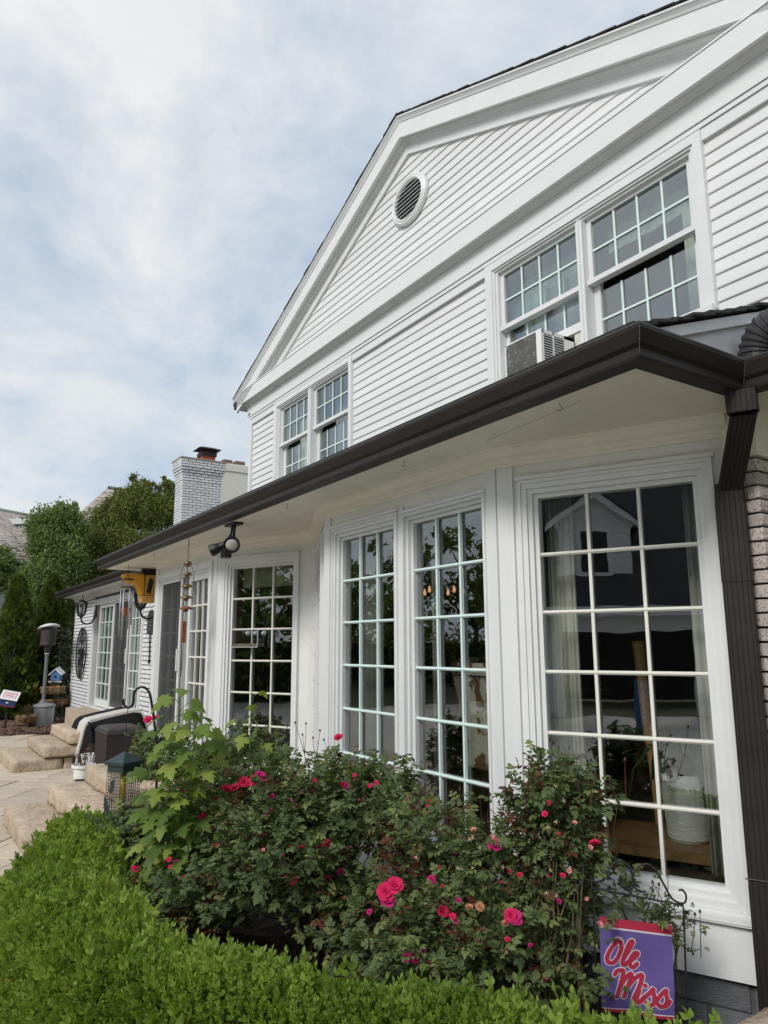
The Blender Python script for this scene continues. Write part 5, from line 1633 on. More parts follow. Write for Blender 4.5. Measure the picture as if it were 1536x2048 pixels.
vs = [[hedge_pt(i/nt_, j/na, .76) for j in range(na+1)] for i in range(nt_+1)]
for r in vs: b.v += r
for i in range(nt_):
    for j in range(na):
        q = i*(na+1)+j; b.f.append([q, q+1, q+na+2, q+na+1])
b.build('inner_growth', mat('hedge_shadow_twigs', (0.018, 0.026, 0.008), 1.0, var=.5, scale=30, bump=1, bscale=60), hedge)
# sprig template: upright shoot with opposite pairs of small leaves
def sprig(npair, lw):
    parts = []
    for k in range(npair):
        y = .12+.80*k/npair
        for s in (-1, 1):
            rz = k*math.pi/2*.9
            Mx = Matrix.Translation((0, y, 0)) @ Matrix.Rotation(rz, 4, 'Y') @ Matrix.Rotation(s*R_(52-26*k/npair), 4, 'Z') @ Matrix.Scale(.36-.10*k/npair, 4)
            parts.append((T_oval(lw, .10), Mx))
    parts.append((T_oval(lw*.8, .1), Matrix.Translation((0, .88, 0)) @ Matrix.Scale(.26, 4)))
    return T_multi(parts)
P, D = [], []
nS = 33000
while len(P) < nS:
    t, a = rnd.random(), rnd.random()*.97
    if t > .12 and rnd.random() < .12: continue
    p = hedge_pt(t, a, rnd.choice((.90, .94, .97, .99, 1.0, 1.01)))
    e1 = hedge_pt(min(t+.01, 1), a)-hedge_pt(max(t-.01, 0), a); e2 = hedge_pt(t, min(a+.03, 1))-hedge_pt(t, max(a-.03, 0))
    if rnd.random() > e2.length/.16: continue
    n = e2.cross(e1)
    if n.length < 1e-7: continue
    n.normalize()
    c = (lerp_path(front, t)+lerp_path(back, t))/2
    if n.dot(p-Vector((c.x, c.y, (ZB+ZT)/2))) < 0: n = -n
    if p.z < ZB+.10: continue
    d = n*.75+Vector((rnd.gauss(0, .35), rnd.gauss(0, .35), .62+rnd.gauss(0, .3)))
    P.append(p-n*.02); D.append(d)
P = np.array([tuple(p) for p in P]); D = np.array([tuple(d) for d in D])
patch = np.array([mn.noise(Vector((p[0]*3, p[1]*3, p[2]*4))) for p in P])
sz = RG.uniform(.034, .060, nS)*np.where(RG.random(nS) < .10, RG.uniform(1.4, 2.1, nS), 1)
leaves('leaves', P, D, sz, BOX, hedge, sprig(4, .62), tint=np.clip(.5+.28*patch+RG.normal(0, .16, nS), 0, 1))

# ---- rose bushes
def rose_compound():
    parts = []
    for y, s, r in ((.25, 1, 62), (.25, -1, 62), (.55, 1, 52), (.55, -1, 52)):
        parts.append((T_oval(.62, .08), M_((0, y, 0), rx=-.15, rz=s*-R_(r), s=.42)))
    parts.append((T_oval(.66, .08), M_((0, .68, 0), rx=-.3, s=.46)))
    parts.append(((np.array([(-.012, 0, 0), (.012, 0, 0), (.008, .7, 0), (-.008, .7, 0)]), [(0, 1, 2, 3)]), M_()))
    return T_multi(parts)
RC = rose_compound()
PINK = mat('deep_pink_petal', (0.50, 0.005, 0.07), .8, var=.22, scale=35)
MAG = mat('magenta_petal', (0.40, 0.007, 0.115), .8, var=.22, scale=35)
REDP = mat('crimson_petal', (0.47, 0.005, 0.05), .8, var=.2, scale=35)
PALE = mat('pale_pink_petal', (0.62, 0.22, 0.22), .7, var=.2, scale=30)
FADE = mat('faded_orange_petal', (0.40, 0.17, 0.09), .8, var=.3, scale=30)
SEPAL = mat('dry_cream_sepal', (0.42, 0.36, 0.20), .8, var=.2)
def rose_mesh(m, seed, closed=.0):
    r = random.Random(seed); b = MB()
    for ring, (n, rad, tilt, h) in enumerate(((5, 1.0, .28, 0), (5, .78, .62, .06), (5, .52, 1.0, .12), (3, .28, 1.3, .17))):
        for k in range(n):
            a = 2*math.pi*(k+.5*ring)/n+r.uniform(-.2, .2)
            tl = tilt+closed+r.uniform(-.15, .15)
            q = []
            for u, w in ((0, .10), (.4, .36), (.75, .46), (1.0, .30), (1.08, .0)):
                for s in (-1, 0, 1):
                    x = u*rad*.5; y = s*w*rad*.62; z = .04*rad*(u**2)*(-1 if u > .9 else 1)+.10*abs(s)*rad*w+r.uniform(-.012, .012)
                    X = x*math.cos(tl)-z*math.sin(tl); Z = x*math.sin(tl)+z*math.cos(tl)+h*.5
                    q.append((X*math.cos(a)-y*math.sin(a), X*math.sin(a)+y*math.cos(a), Z))
            b.add(q, [(i*3+j, i*3+j+1, i*3+j+4, i*3+j+3) for i in range(4) for j in range(2)])
    return b.mesh('bloom', m, smooth=True)
BL = {k: [rose_mesh(m, s, c) for s in (1, 2)] for k, m, c in (('pink', PINK, 0), ('mag', MAG, .1), ('red', REDP, .3), ('pale', PALE, .5), ('fade', FADE, .35))}
def star_mesh(seed):
    r = random.Random(seed); b = MB()
    for k in range(5):
        a = 2*math.pi*k/5+r.uniform(-.2, .2); l = r.uniform(.8, 1.1); z = r.uniform(-.3, .25)
        d = Vector((math.cos(a), math.sin(a), z))*l*.5; e = Vector((-math.sin(a), math.cos(a), 0))*.06
        b.add([Vector((0, 0, 0)), d*.4+e, d, d*.4-e, d*.4+Vector((0, 0, .04))], [(0, 1, 4), (1, 2, 4), (2, 3, 4), (3, 0, 4)])
    b.lathe([(.02, -.16), (.09, -.1), (.10, -.04), (.05, .02)], (0, 0, 0), 8)
    return b.mesh('spent_flower', SEPAL)
STAR = [star_mesh(k) for k in range(3)]
def place_bloom(kind, px, py, depth, r, bush):
    p = at(px, py, depth)
    toward = (-p).normalized()
    n = (toward*.75+Vector((rnd.gauss(0, .35), rnd.gauss(0, .35), .65+rnd.gauss(0, .25)))).normalized()
    M = Matrix.Translation(p) @ n.to_track_quat('Z', 'Y').to_matrix().to_4x4() @ Matrix.Rotation(rnd.random()*6, 4, 'Z') @ Matrix.Scale(r*(1.0 if kind == 'fade' else 1.4), 4)
    me = (STAR if kind == 'star' else BL[kind])
    return link('spent_flower' if kind == 'star' else 'bloom', me[rnd.randrange(len(me))], bush, M)
def rose_bush(label, base, lobes, ncane, nleaf, red=.08, lsize=.10, hue=0.0):
    "canes fan out from the base into leafy lobes (centre, radii, weight)"
    t = thing('rose_bush', label, 'rose bush', base, 'rose bushes in front of the bay windows')
    base = Vector(base)
    P, D = [], []
    b = MB()
    tot = sum(l[2] for l in lobes)
    ends = []
    for k in range(ncane):
        c, r, w = rnd.choices(lobes, [l[2] for l in lobes])[0]
        c = Vector(c)
        q = Vector((rnd.gauss(0, 1), rnd.gauss(0, 1), rnd.gauss(0, 1))).normalized()*rnd.uniform(.5, .95)
        e = c+Vector((q.x*r[0], q.y*r[1], abs(q.z)*r[2]*.8 if rnd.random() < .7 else q.z*r[2]*.6))
        s = base+Vector((rnd.uniform(-.12, .12), rnd.uniform(-.12, .12), 0))
        m1 = s.lerp(e, .45)+Vector((rnd.gauss(0, .05), rnd.gauss(0, .05), .12+rnd.uniform(0, .1)))
        pts = [s, s.lerp(m1, .5)+Vector((rnd.gauss(0, .02), rnd.gauss(0, .02), .03)), m1, m1.lerp(e, .5)+Vector((0, 0, .04)), e]
        b.tube(pts, [.006, .005, .004, .003, .0015], 5)
        ends.append(pts)
    b.build('cane', STEM, t)
    for c, r, w in lobes:
        c = Vector(c)
        n = int(nleaf*w/tot)
        # short shoots: leaves gather along twigs
        ntw = n//7
        for _ in range(ntw):
            q = Vector((rnd.gauss(0, 1), rnd.gauss(0, 1), rnd.gauss(0, 1))).normalized()
            rr_ = rnd.random()**.45
            p = c+Vector((q.x*r[0], q.y*r[1], q.z*r[2]*.84-.025))*rr_
            d = Vector((q.x*.7+rnd.gauss(0, .5), q.y*.7+rnd.gauss(0, .5), .55+q.z*.4+rnd.gauss(0, .4))).normalized()
            for j in range(7):
                pp = p+d*(.022*j)
                dd = (d*.35+Vector((rnd.gauss(0, .7), rnd.gauss(0, .7), rnd.gauss(.05, .5)))).normalized()
                P.append(tuple(pp)); D.append(tuple(dd))
    n = len(P)
    tint = np.clip(RG.normal(.42, .2, n), 0, .82)
    tw = RG.random(n//7+1) < red
    rd = np.repeat(tw, 7)[:n]
    tint = np.where(rd, RG.uniform(.88, 1.0, n), tint)
    tint = np.where(rd, tint, np.clip(tint+hue, 0, .86))
    leaves('leaves', P, D, RG.uniform(.5, 1.35, n)*lsize, ROSE, t, RC, tint=tint, up=(0, 0, 1))
    return t
def lobe(px, py, depth, rx, rz, w, ry=None):
    return (tuple(at(px, py, depth)), (rx, ry or rx, rz), w)
def gpos(px, py, depth, z=G-.04):
    p = at(px, py, depth); return (p.x, p.y, z)
b1 = rose_bush('broad dark rose bush beneath the shaded left bay window with faded tips', gpos(430, 1640, 4.5),
               [lobe(410, 1640, 4.75, .42, .30, 3), lobe(330, 1715, 4.5, .30, .20, 2), lobe(480, 1540, 4.8, .42, .22, 2.5), lobe(330, 1810, 3.7, .28, .13, 1.3), lobe(255, 1690, 4.5, .16, .20, 1.0), lobe(420, 1800, 3.65, .22, .14, 1)], 40, 4900, .13, .068, -.03)
b2 = rose_bush('largest rose bush with deep pink blooms before the pair of mint barred windows', gpos(640, 1700, 4.1),
               [lobe(590, 1612, 4.2, .46, .29, 4), lobe(690, 1588, 4.3, .30, .21, 2.0), lobe(560, 1690, 3.8, .38, .20, 2.2), lobe(760, 1650, 3.9, .22, .20, 1.5), lobe(806, 1565, 4.1, .05, .09, .3), lobe(640, 1790, 3.75, .26, .10, 1.0), lobe(730, 1810, 3.6, .14, .10, .5)], 44, 5400, .08, .066, .0)
b3 = rose_bush('open rose bush showing bare canes and large pink flowers left of the window corner', gpos(850, 1850, 3.4),
               [lobe(880, 1690, 3.55, .26, .17, 2), lobe(960, 1750, 3.4, .25, .16, 2), lobe(800, 1790, 3.4, .16, .14, .9), lobe(880, 1890, 3.1, .28, .12, 2), lobe(720, 1870, 3.3, .22, .06, .6), lobe(980, 1900, 3.05, .24, .14, 1.6)], 46, 2500, .15, .066, .12)
b4 = rose_bush('tall upright rose bush climbing the corner between big window and pillar', gpos(1110, 1870, 3.1),
               [lobe(1100, 1580, 3.3, .09, .17, 1.2), lobe(1155, 1605, 3.3, .11, .14, 1.4), lobe(1060, 1665, 3.3, .14, .15, 1.6), lobe(1120, 1735, 3.3, .17, .15, 1.8), lobe(1085, 1860, 3.25, .18, .16, 1.5), lobe(1160, 1810, 3.3, .08, .10, .5)], 20, 2300, .08, .062, .05)
b5 = rose_bush('sparse thin rose shoots rising behind the garden flag', gpos(1300, 1960, 3.25),
               [lobe(1290, 1815, 3.22, .13, .06, 1.2), lobe(1340, 1865, 3.22, .08, .07, .9), lobe(1230, 1790, 3.2, .08, .05, .6)], 9, 210, .05, .05)
b6 = rose_bush('small dark rose bush beside the grill and storage box', gpos(300, 1560, 7.4),
               [lobe(305, 1500, 7.2, .16, .20, 1), lobe(330, 1530, 7.0, .24, .22, 1), lobe(315, 1590, 6.6, .25, .18, .8)], 14, 1200, .04, .075)
for kind, px, py, d, r, bu in [
    ('pink', 638, 1702, 3.75, .045, b2), ('pink', 652, 1692, 3.75, .05, b2), ('mag', 628, 1712, 3.72, .04, b2), ('pink', 772, 1785, 3.05, .055, b3), ('pink', 790, 1772, 3.05, .05, b3), ('mag', 775, 1805, 3.03, .045, b3),
    ('red', 488, 1565, 4.05, .045, b2), ('red', 470, 1578, 4.05, .045, b2), ('red', 452, 1582, 4.05, .05, b1), ('mag', 520, 1555, 4.05, .05, b2), ('pink', 508, 1562, 4.05, .045, b2), ('pale', 529, 1560, 4.05, .03, b2),
    ('red', 862, 1608, 3.55, .035, b3), ('red', 678, 1478, 4.5, .045, b2), ('mag', 990, 1694, 3.2, .045, b3), ('pink', 988, 1690, 3.22, .04, b3), ('mag', 864, 1760, 3.3, .03, b3), ('mag', 1030, 1836, 2.95, .045, b3), ('pink', 1022, 1832, 2.95, .04, b3),
    ('pale', 948, 1662, 3.3, .022, b3), ('pink', 686, 1570, 4.0, .03, b2), ('mag', 694, 1572, 4.0, .025, b2), ('pink', 655, 1760, 3.6, .03, b3), ('mag', 682, 1745, 3.65, .03, b3), ('pink', 588, 1762, 3.6, .03, b2),
    ('pink', 271, 1738, 3.9, .035, b1), ('red', 218, 1700, 4.2, .045, b1), ('pink', 405, 1634, 4.0, .03, b1), ('pink', 437, 1628, 4.0, .03, b1), ('mag', 418, 1660, 3.95, .03, b1), ('mag', 310, 1658, 4.0, .03, b1), ('red', 222, 1735, 4.1, .05, b1),
    ('fade', 938, 1818, 3.0, .04, b3), ('fade', 1012, 1850, 2.95, .04, b3), ('fade', 960, 1815, 3.0, .04, b3), ('fade', 438, 1798, 3.5, .03, b1), 
    ('mag', 830, 1918, 2.9, .04, b3), ('mag', 815, 1916, 2.9, .03, b3), ('red', 1190, 1690, 2.95, .035, b4), ('pale', 1198, 1850, 2.9, .022, b4), ('pink', 296, 1440, 6.8, .06, b6), ('pink', 310, 1437, 6.8, .05, b6),
    ('red', 885, 1825, 3.1, .04, b3), ('red', 812, 1825, 3.15, .035, b3), ('fade', 920, 1470+205, 3.4, .02, b3), ('pale', 1180, 1697, 2.95, .02, b4)]:
    place_bloom(kind, px, py, d, r, bu)
for k in range(64):
    bu, cx_, cy_, sx_, sy_, dd = rnd.choice(((b1, 400, 1640, 90, 60, 4.05), (b1, 330, 1770, 60, 30, 3.6), (b2, 590, 1590, 110, 60, 3.85), (b2, 560, 1680, 80, 40, 3.6), (b2, 700, 1580, 60, 50, 3.95), (b3, 900, 1760, 90, 70, 3.15), (b3, 940, 1880, 70, 40, 2.9), (b4, 1100, 1700, 50, 90, 3.0)))
    place_bloom(rnd.choice(('mag', 'pink', 'red', 'mag', 'pale')), cx_+rnd.gauss(0, sx_*.8), cy_+rnd.gauss(0, sy_*.8), dd, rnd.uniform(.011, .02), bu)
for bu, n, lst in ((b1, 9, [(420, 1640), (350, 1790), (300, 1730), (500, 1530)]), (b2, 11, [(600, 1560), (700, 1580), (560, 1660)]), (b3, 12, [(880, 1700), (950, 1740), (900, 1880)]), (b4, 8, [(1110, 1660), (1120, 1760), (1150, 1600), (1060, 1640)])):
    dd = {b1: 4.0, b2: 3.95, b3: 3.15, b4: 2.98}[bu]
    for k in range(n):
        x, y = rnd.choice(lst)
        place_bloom('star', x+rnd.gauss(0, 45), y+rnd.gauss(0, 35), dd, .019*rnd.uniform(.8, 1.2), bu)
# spindly bare tips with hips standing above the bushes
def tips(bush, lst, depth):
    b = MB(); h = MB()
    for px, py in lst:
        p = at(px, py, depth); s = at(px+rnd.gauss(0, 16), py+rnd.uniform(60, 110), depth+.03)
        m = p.lerp(s, .5)+Vector((rnd.gauss(0, .02), 0, .01))
        b.tube([s, m, p], [.0022, .0018, .0013], 5)
        h.lathe([(.001, -.006), (.006, 0), (.004, .008), (.001, .012)], p, 6)
        for _ in range(5):
            d = Vector((rnd.gauss(0, 1), rnd.gauss(0, 1), rnd.gauss(.3, .7))).normalized()*.018; e = d.cross(Vector((.2, .1, 1)))*.12
            h.add([p, p+d*.5+e, p+d, p+d*.5-e], [(0, 1, 2, 3)])
    b.build('bare_shoot', mat('reddish_shoot', (0.09, 0.035, 0.025), .7), bush)
    h.build('hip', mat('withered_hip', (0.06, 0.03, 0.02), .8), bush)['kind'] = 'stuff'
tips(b2, [(575, 1452), (590, 1446), (612, 1448), (640, 1462), (648, 1480), (560, 1468), (605, 1470), (626, 1476)], 4.55)
tips(b3, [(875, 1580), (905, 1585), (960, 1595), (998, 1605), (1010, 1600), (850, 1572), (920, 1578), (1030, 1612), (980, 1590)], 3.4)
tips(b4, [(1057, 1515), (1065, 1520), (1130, 1530), (1250, 1520), (1220, 1560), (1100, 1480), (1190, 1550)], 3.1)
tips(b5, [(1372, 1826), (1390, 1830), (1400, 1824), (1318, 1770), (1336, 1745), (1305, 1765)], 3.2)

# ---- maple saplings: every large leaf is a piece of its own
def maple_mesh(seed):
    r = random.Random(seed)
    half = [(0.0, 0.0), (.10, -.03), (.30, -.10), (.24, .05), (.50, .10), (.40, .20), (.58, .38), (.38, .38), (.40, .46), (.22, .42), (.20, .56), (.30, .70), (.16, .70), (.10, .86), (0, 1.02)]
    b = MB()
    for s in (-1, 1):
        pts = [(s*x*r.uniform(.93, 1.07), y, -.32*(x**1.6)+.06*math.sin(y*4)-.14*max(0, y-.45)) for x, y in half]
        mid = [(0, y, .02-.14*max(0, y-.45)) for y in (0, .2, .42, .7, 1.02)]
        vs = pts+mid[1:4]
        n = len(half)
        m1, m2, m3 = n, n+1, n+2
        fs = [(0, 1, m1), (1, 2, 3), (1, 3, m1), (3, 4, 5), (3, 5, m1), (5, 6, 7), (5, 7, m1), (7, 8, m2), (7, m2, m1), (8, 9, m2), (9, 10, m2), (10, 11, 12), (10, 12, m3), (10, m3, m2), (12, 13, m3), (13, 14, m3)]
        b.add(vs, [f if s > 0 else f[::-1] for f in fs])
    me = b.mesh('maple_leaf', MAPLE)
    a = me.attributes.new('tint', 'FLOAT', 'POINT')
    t = (.1, .35, .5, .6, .75, .95)[seed]
    a.data.foreach_set('value', [t]*len(me.vertices))
    return me
MM = [maple_mesh(k) for k in range(6)]
def sapling(label, base, tops, nleaf, s0, s1, spread):
    t = thing('maple_sapling', label, 'maple sapling', base, None)
    base = Vector(base)
    b = MB()
    stems = []
    for tp in tops:
        tp = Vector(tp)
        m = base.lerp(tp, .5)+Vector((rnd.gauss(0, .02), rnd.gauss(0, .02), 0))
        b.tube([base, m, tp], [.008, .006, .003], 6); stems.append((base, m, tp))
    for k in range(nleaf):
        bs, m, tp = stems[k % len(stems)]
        f = .22+.78*((k//len(stems))+rnd.random()*.6)/(nleaf/len(stems))
        f = min(f, 1.0)
        p = m.lerp(tp, (f-.5)*2) if f > .5 else bs.lerp(m, f*2)
        az = k*2.4+rnd.gauss(0, .35)
        sp = spread*(1.15-.75*f)*rnd.uniform(.6, 1.2)+.02
        q = p+Vector((math.cos(az)*sp, math.sin(az)*sp, .035+sp*.22))
        b.tube([p, p.lerp(q, .5)+Vector((0, 0, .012)), q], [.0022, .0018, .0015], 4)
        d = Vector((math.cos(az)+.30, math.sin(az)-.12, -.5+rnd.gauss(0, .22)))
        nrm = Vector((rnd.gauss(0, .28)-.05*q.x, rnd.gauss(0, .28)-.12*q.y, 1))
        y = d.normalized(); x = y.cross(nrm).normalized(); z = x.cross(y)
        s = (s1+(s0-s1)*f)*rnd.uniform(.75, 1.15)
        M = Matrix(((x.x, y.x, z.x, q.x), (x.y, y.y, z.y, q.y), (x.z, y.z, z.z, q.z), (0, 0, 0, 1))) @ Matrix.Scale(s, 4)
        link('maple_leaf', MM[rnd.randrange(6)], t, M)
    b.build('stem', GSTEM, t)
    return t
pb = gpos(355, 1700, 4.05)
sapling('tall bright green maple sapling with broad lobed leaves growing by the shepherd hook', pb,
        [at(362, 1380, 4.05), at(338, 1440, 4.0), at(408, 1465, 4.1), at(322, 1540, 3.95), at(395, 1440, 4.0), at(352, 1600, 3.9)], 168, .115, .165, .15)
sapling('small maple sapling in front of the shaded left bay window', gpos(500, 1600, 4.6),
        [at(503, 1382, 4.65), at(515, 1440, 4.65)], 26, .09, .15, .14)
# dark green shrub leaves low under the roses
P, D = [], []
for _ in range(420):
    px, py = rnd.choice(((790, 1930), (1180, 1975), (880, 1935), (1090, 1960), (740, 1960)))
    p = at(px+rnd.gauss(0, 28), py+rnd.gauss(0, 18), rnd.uniform(2.85, 3.2))
    P.append(tuple(p)); D.append((rnd.gauss(0, .7), rnd.gauss(0, .7), rnd.gauss(.1, .4)))
gc = leaves('ground_cover', P, D, RG.uniform(.03, .055, len(P)), ROSE, None, T_oval(.7, .1), tint=RG.uniform(.3, .7, len(P)), up=(0, 0, 1))
gc['label'] = 'broad leaved ground cover between roses and hedge'
# weed at the lower left
wb = Vector(gpos(70, 2090, 2.95))
wd_ = thing('weed', 'feathery pale green weed at the foot of the hedge, lower left', 'weed', wb)
P, D = [], []
b = MB()
for k in range(5):
    tip = at(rnd.uniform(30, 100), rnd.uniform(1945, 2010), 2.88); b.tube([wb, wb.lerp(tip, .5)+Vector((0, 0, .01)), tip], [.0025, .002, .001], 5)
    for j in range(16):
        f = rnd.random(); p = wb.lerp(tip, f); P.append(tuple(p)); D.append((rnd.gauss(0, 1), rnd.gauss(0, 1), rnd.gauss(.3, .4)))
b.build('stem', GSTEM, wd_)
leaves('leaves', P, D, RG.uniform(.02, .045, len(P)), MAPLE, wd_, T_oval(.28, .08), tint=RG.uniform(0, .6, len(P)))

# ---- trees
def tree(name, label, base, clumps, nleaf, lsize, m, trunk_h, r0=.12, group=None, tm=None, bark=None, cat='tree', sc=.15):
    "clumps = (centre, radii, weight): an uneven crown made of many small clusters"
    t = thing(name, label, cat, base, group)
    base = Vector(base)
    b = MB()
    top = base+Vector((0, 0, trunk_h))
    b.tube([base, base.lerp(top, .5)+Vector((.05, .03, 0)), top], [r0, r0*.8, r0*.5], 8)
    for c, r, w in clumps[:9]:
        c = Vector(c); b.tube([base.lerp(top, .7), top.lerp(c, .5)+Vector((0, 0, -.1)), c], [r0*.4, r0*.25, r0*.08], 5)
    b.build('trunk', bark or BARK, t)
    tot = sum(c[2] for c in clumps)
    P, D, T = [], [], []
    for c, r, w in clumps:
        n = int(nleaf*w/tot); ncl = max(3, n//60)
        c = np.array(c); r = np.array(r)
        q = RG.normal(size=(ncl, 3)); q /= np.linalg.norm(q, axis=1, keepdims=True)
        cc = c+q*r*(RG.random((ncl, 1))**.35)
        k = RG.integers(0, ncl, n)
        rs = RG.normal(size=(n, 3))*r.mean()*sc*RG.uniform(.5, 1.6, (ncl, 1))[k]
        P.append(cc[k]+rs); D.append(q[k]*.6+RG.normal(size=(n, 3))*.7+np.array([0, 0, .15]))
        tn = RG.random(ncl)
        T.append(np.clip(tn[k]*.55+RG.random(n)*.45, 0, 1))
    P, D, T = np.vstack(P), np.vstack(D), np.concatenate(T)
    leaves('crown', P, D, RG.uniform(.6, 1.3, len(P))*lsize, m, t, tm or dia, tint=T)
    return t
def cl(px, py, d, rx, rz, w=1, ry=None):
    return (tuple(at(px, py, d)), (rx, ry or rx, rz), w)
GRP = 'trees beyond the patio'
p = at(265, 1300, 26)
tree('hornbeam_tree', 'big dense dark green tree behind the brick wing and left of the chimney', (p.x, p.y, G),
     [cl(285, 1020, 26, .75, .6, 2.2), cl(325, 1030, 26.5, .7, .7, 2.2), cl(235, 1045, 26, .75, .7, 2.2), cl(200, 1090, 25.5, .8, .8, 2.2), cl(265, 1100, 25.5, .9, .8, 2.5), cl(310, 1110, 25.5, .8, .8, 1.8), cl(190, 1150, 25, .8, .7, 2), cl(160, 1190, 25, .6, .9, 1.5), cl(230, 1150, 25.5, .8, .7, 1.5), cl(345, 990, 27, .45, .45, .9), cl(290, 985, 26.3, .6, .35, 1.1), cl(250, 1010, 26, .5, .4, 1), cl(200, 1040, 26, .5, .4, .8), cl(165, 1110, 25.5, .55, .6, 1), cl(135, 1250, 24, .6, .9, 1.2), cl(125, 1330, 23.5, .5, .9, 1), cl(380, 1060, 27, .8, .8, 1), cl(272, 962, 26.3, .2, .2, .15), cl(300, 968, 26.3, .22, .2, .2), cl(330, 966, 26.6, .2, .2, .2), cl(215, 1008, 26, .25, .2, .2), cl(240, 985, 26, .25, .2, .2)], 95000, .085, TREEA, 2.6, .15, GRP)
p = at(85, 1300, 24)
tree('ash_tree', 'lighter leafy tree in front of the slate roof at far left', (p.x, p.y, G),
     [cl(95, 1050, 24, .5, .45, 1), cl(125, 1040, 24, .5, .4, 1), cl(88, 1095, 23.5, .45, .5, 1), cl(115, 1100, 23.5, .6, .55, 1.3), cl(72, 1165, 23, .45, .5, 1), cl(100, 1165, 23, .6, .6, 1.2), cl(145, 1070, 24, .45, .4, .8), cl(75, 1220, 22.5, .5, .5, .8), cl(140, 1130, 23.5, .5, .5, .8), cl(8, 1120, 24, .28, .35, .5), cl(10, 1160, 24, .3, .4, .5), cl(110, 1035, 24, .3, .25, .4), cl(150, 1020, 24, .2, .2, .12), cl(128, 1015, 24, .15, .2, .1), cl(70, 1060, 24, .2, .25, .15)], 36000, .11, TREEB, 2.4, .1, GRP, tm=T_oval(.42, .1), sc=.24)
def arborvitae(label, base, h, r, n, group=None):
    t = thing('arborvitae', label, 'evergreen', base, group)
    base = Vector(base)
    MB().tube([base, base+Vector((0, 0, h*.9))], [.06, .01], 6).build('trunk', BARK, t)
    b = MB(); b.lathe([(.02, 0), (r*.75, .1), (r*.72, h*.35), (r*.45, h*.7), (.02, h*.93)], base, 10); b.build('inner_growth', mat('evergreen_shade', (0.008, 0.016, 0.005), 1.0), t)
    z = RG.random(n)**1.25
    prof_ = np.where(z < .12, .75+2*z, 1.0)*np.clip(1-z, 0, 1)**.62
    a = RG.random(n)*2*math.pi
    lump = 1+.12*np.sin(a*5+z*17)+.10*np.sin(a*3-z*31)
    rad = r*prof_*lump*RG.uniform(.78, 1.03, n)
    P = np.stack([base.x+rad*np.cos(a), base.y+rad*np.sin(a), base.z+.05+z*h*.97], 1)
    D = np.stack([np.cos(a)*.55, np.sin(a)*.55, np.full(n, .95)], 1)+RG.normal(size=(n, 3))*.22
    fan = T_multi([(T_diamond(.32, .05), M_(rz=x, s=1-.2*abs(x))) for x in (-.6, -.2, .2, .6)])
    tint = np.clip(.45+.25*np.sin(a*4+z*23)+RG.normal(0, .2, n), 0, 1)
    leaves('crown', P, D, RG.uniform(.09, .17, n), ARB, t, fan, tint=tint)
    return t
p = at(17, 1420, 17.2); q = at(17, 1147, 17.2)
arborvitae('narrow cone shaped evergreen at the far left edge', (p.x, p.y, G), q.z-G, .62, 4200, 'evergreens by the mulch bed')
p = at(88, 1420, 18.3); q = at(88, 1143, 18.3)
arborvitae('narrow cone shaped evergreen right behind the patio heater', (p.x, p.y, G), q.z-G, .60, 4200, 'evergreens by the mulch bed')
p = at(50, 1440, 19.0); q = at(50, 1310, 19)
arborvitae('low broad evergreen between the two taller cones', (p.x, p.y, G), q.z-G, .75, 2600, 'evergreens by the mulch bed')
p = at(130, 1400, 21); q = at(132, 1312, 21)
tree('yellow_green_shrub', 'yellow green shrub seen through the trellis left of the brick wing', (p.x, p.y, G), [cl(130, 1350, 21, .3, .5, 1), cl(125, 1390, 21, .4, .5, 1)], 3500, .10, leafmat('yellow_green_leaf', [(0, (0.08, 0.10, 0.012)), (1, (0.19, 0.20, 0.03))], .3), .5, .03, cat='shrub')

# ---------------------------------------------------------------- neighbour house beyond the trees
nh = thing('neighbour_house', 'grey house with mottled slate roof and dormer beyond the trees at far left', 'house', at(60, 1400, 34))
nh.location.z = G
SLATE = mat('mottled_slate', (0.50, 0.44, 0.40), .85, var=.3, scale=1.4, bump=.3, bscale=6)
GREYW = mat('grey_green_siding', (0.30, 0.32, 0.31), .7, var=.06)
ND = 33.0
e0, e1 = at(-60, 1113, ND), at(60, 1113, ND+3)
ud = Vector((e1.x-e0.x, e1.y-e0.y, 0)).normalized()
pd = Vector((-ud.y, ud.x, 0))
if pd.dot(Vector((e0.x, e0.y, 0))) < 0: pd = -pd
E0 = Vector((e0.x, e0.y, e0.z))
ez = at(20, 1008, ND+4).z-E0.z
run = 3.4
b = MB()
nr, wd2 = 30, 16
LEN = 13
for i in range(nr):
    f0, f1 = i/nr, (i+1.25)/nr
    u = -3-(.2 if i % 2 else 0)
    while u < LEN:
        w = rnd.uniform(.25, .55); t = rnd.uniform(.015, .045)
        a0 = E0+ud*u+pd*(run*f0)+Vector((0, 0, ez*f0+t)); a1 = a0+ud*(w-.02)
        d = pd*(run*(f1-f0))+Vector((0, 0, ez*(f1-f0)-t))
        dn = Vector((0, 0, -.05))
        b.add([a0, a1, a1+d, a0+d, a0+dn, a1+dn], [(0, 1, 2, 3), (4, 5, 1, 0)])
        u += w
o = b.build('roof_slates', SLATE, nh); o['kind'] = 'stuff'
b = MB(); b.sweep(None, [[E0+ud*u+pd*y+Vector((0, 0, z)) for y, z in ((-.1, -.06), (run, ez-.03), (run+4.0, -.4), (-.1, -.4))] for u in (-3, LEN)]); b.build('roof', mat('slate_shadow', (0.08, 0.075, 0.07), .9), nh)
b = MB(); b.tube([E0+ud*-3+pd*run+Vector((0, 0, ez)), E0+ud*LEN+pd*run+Vector((0, 0, ez))], .10, 8); b.build('ridge', mat('pale_green_copper', (0.30, 0.36, 0.32), .6), nh)
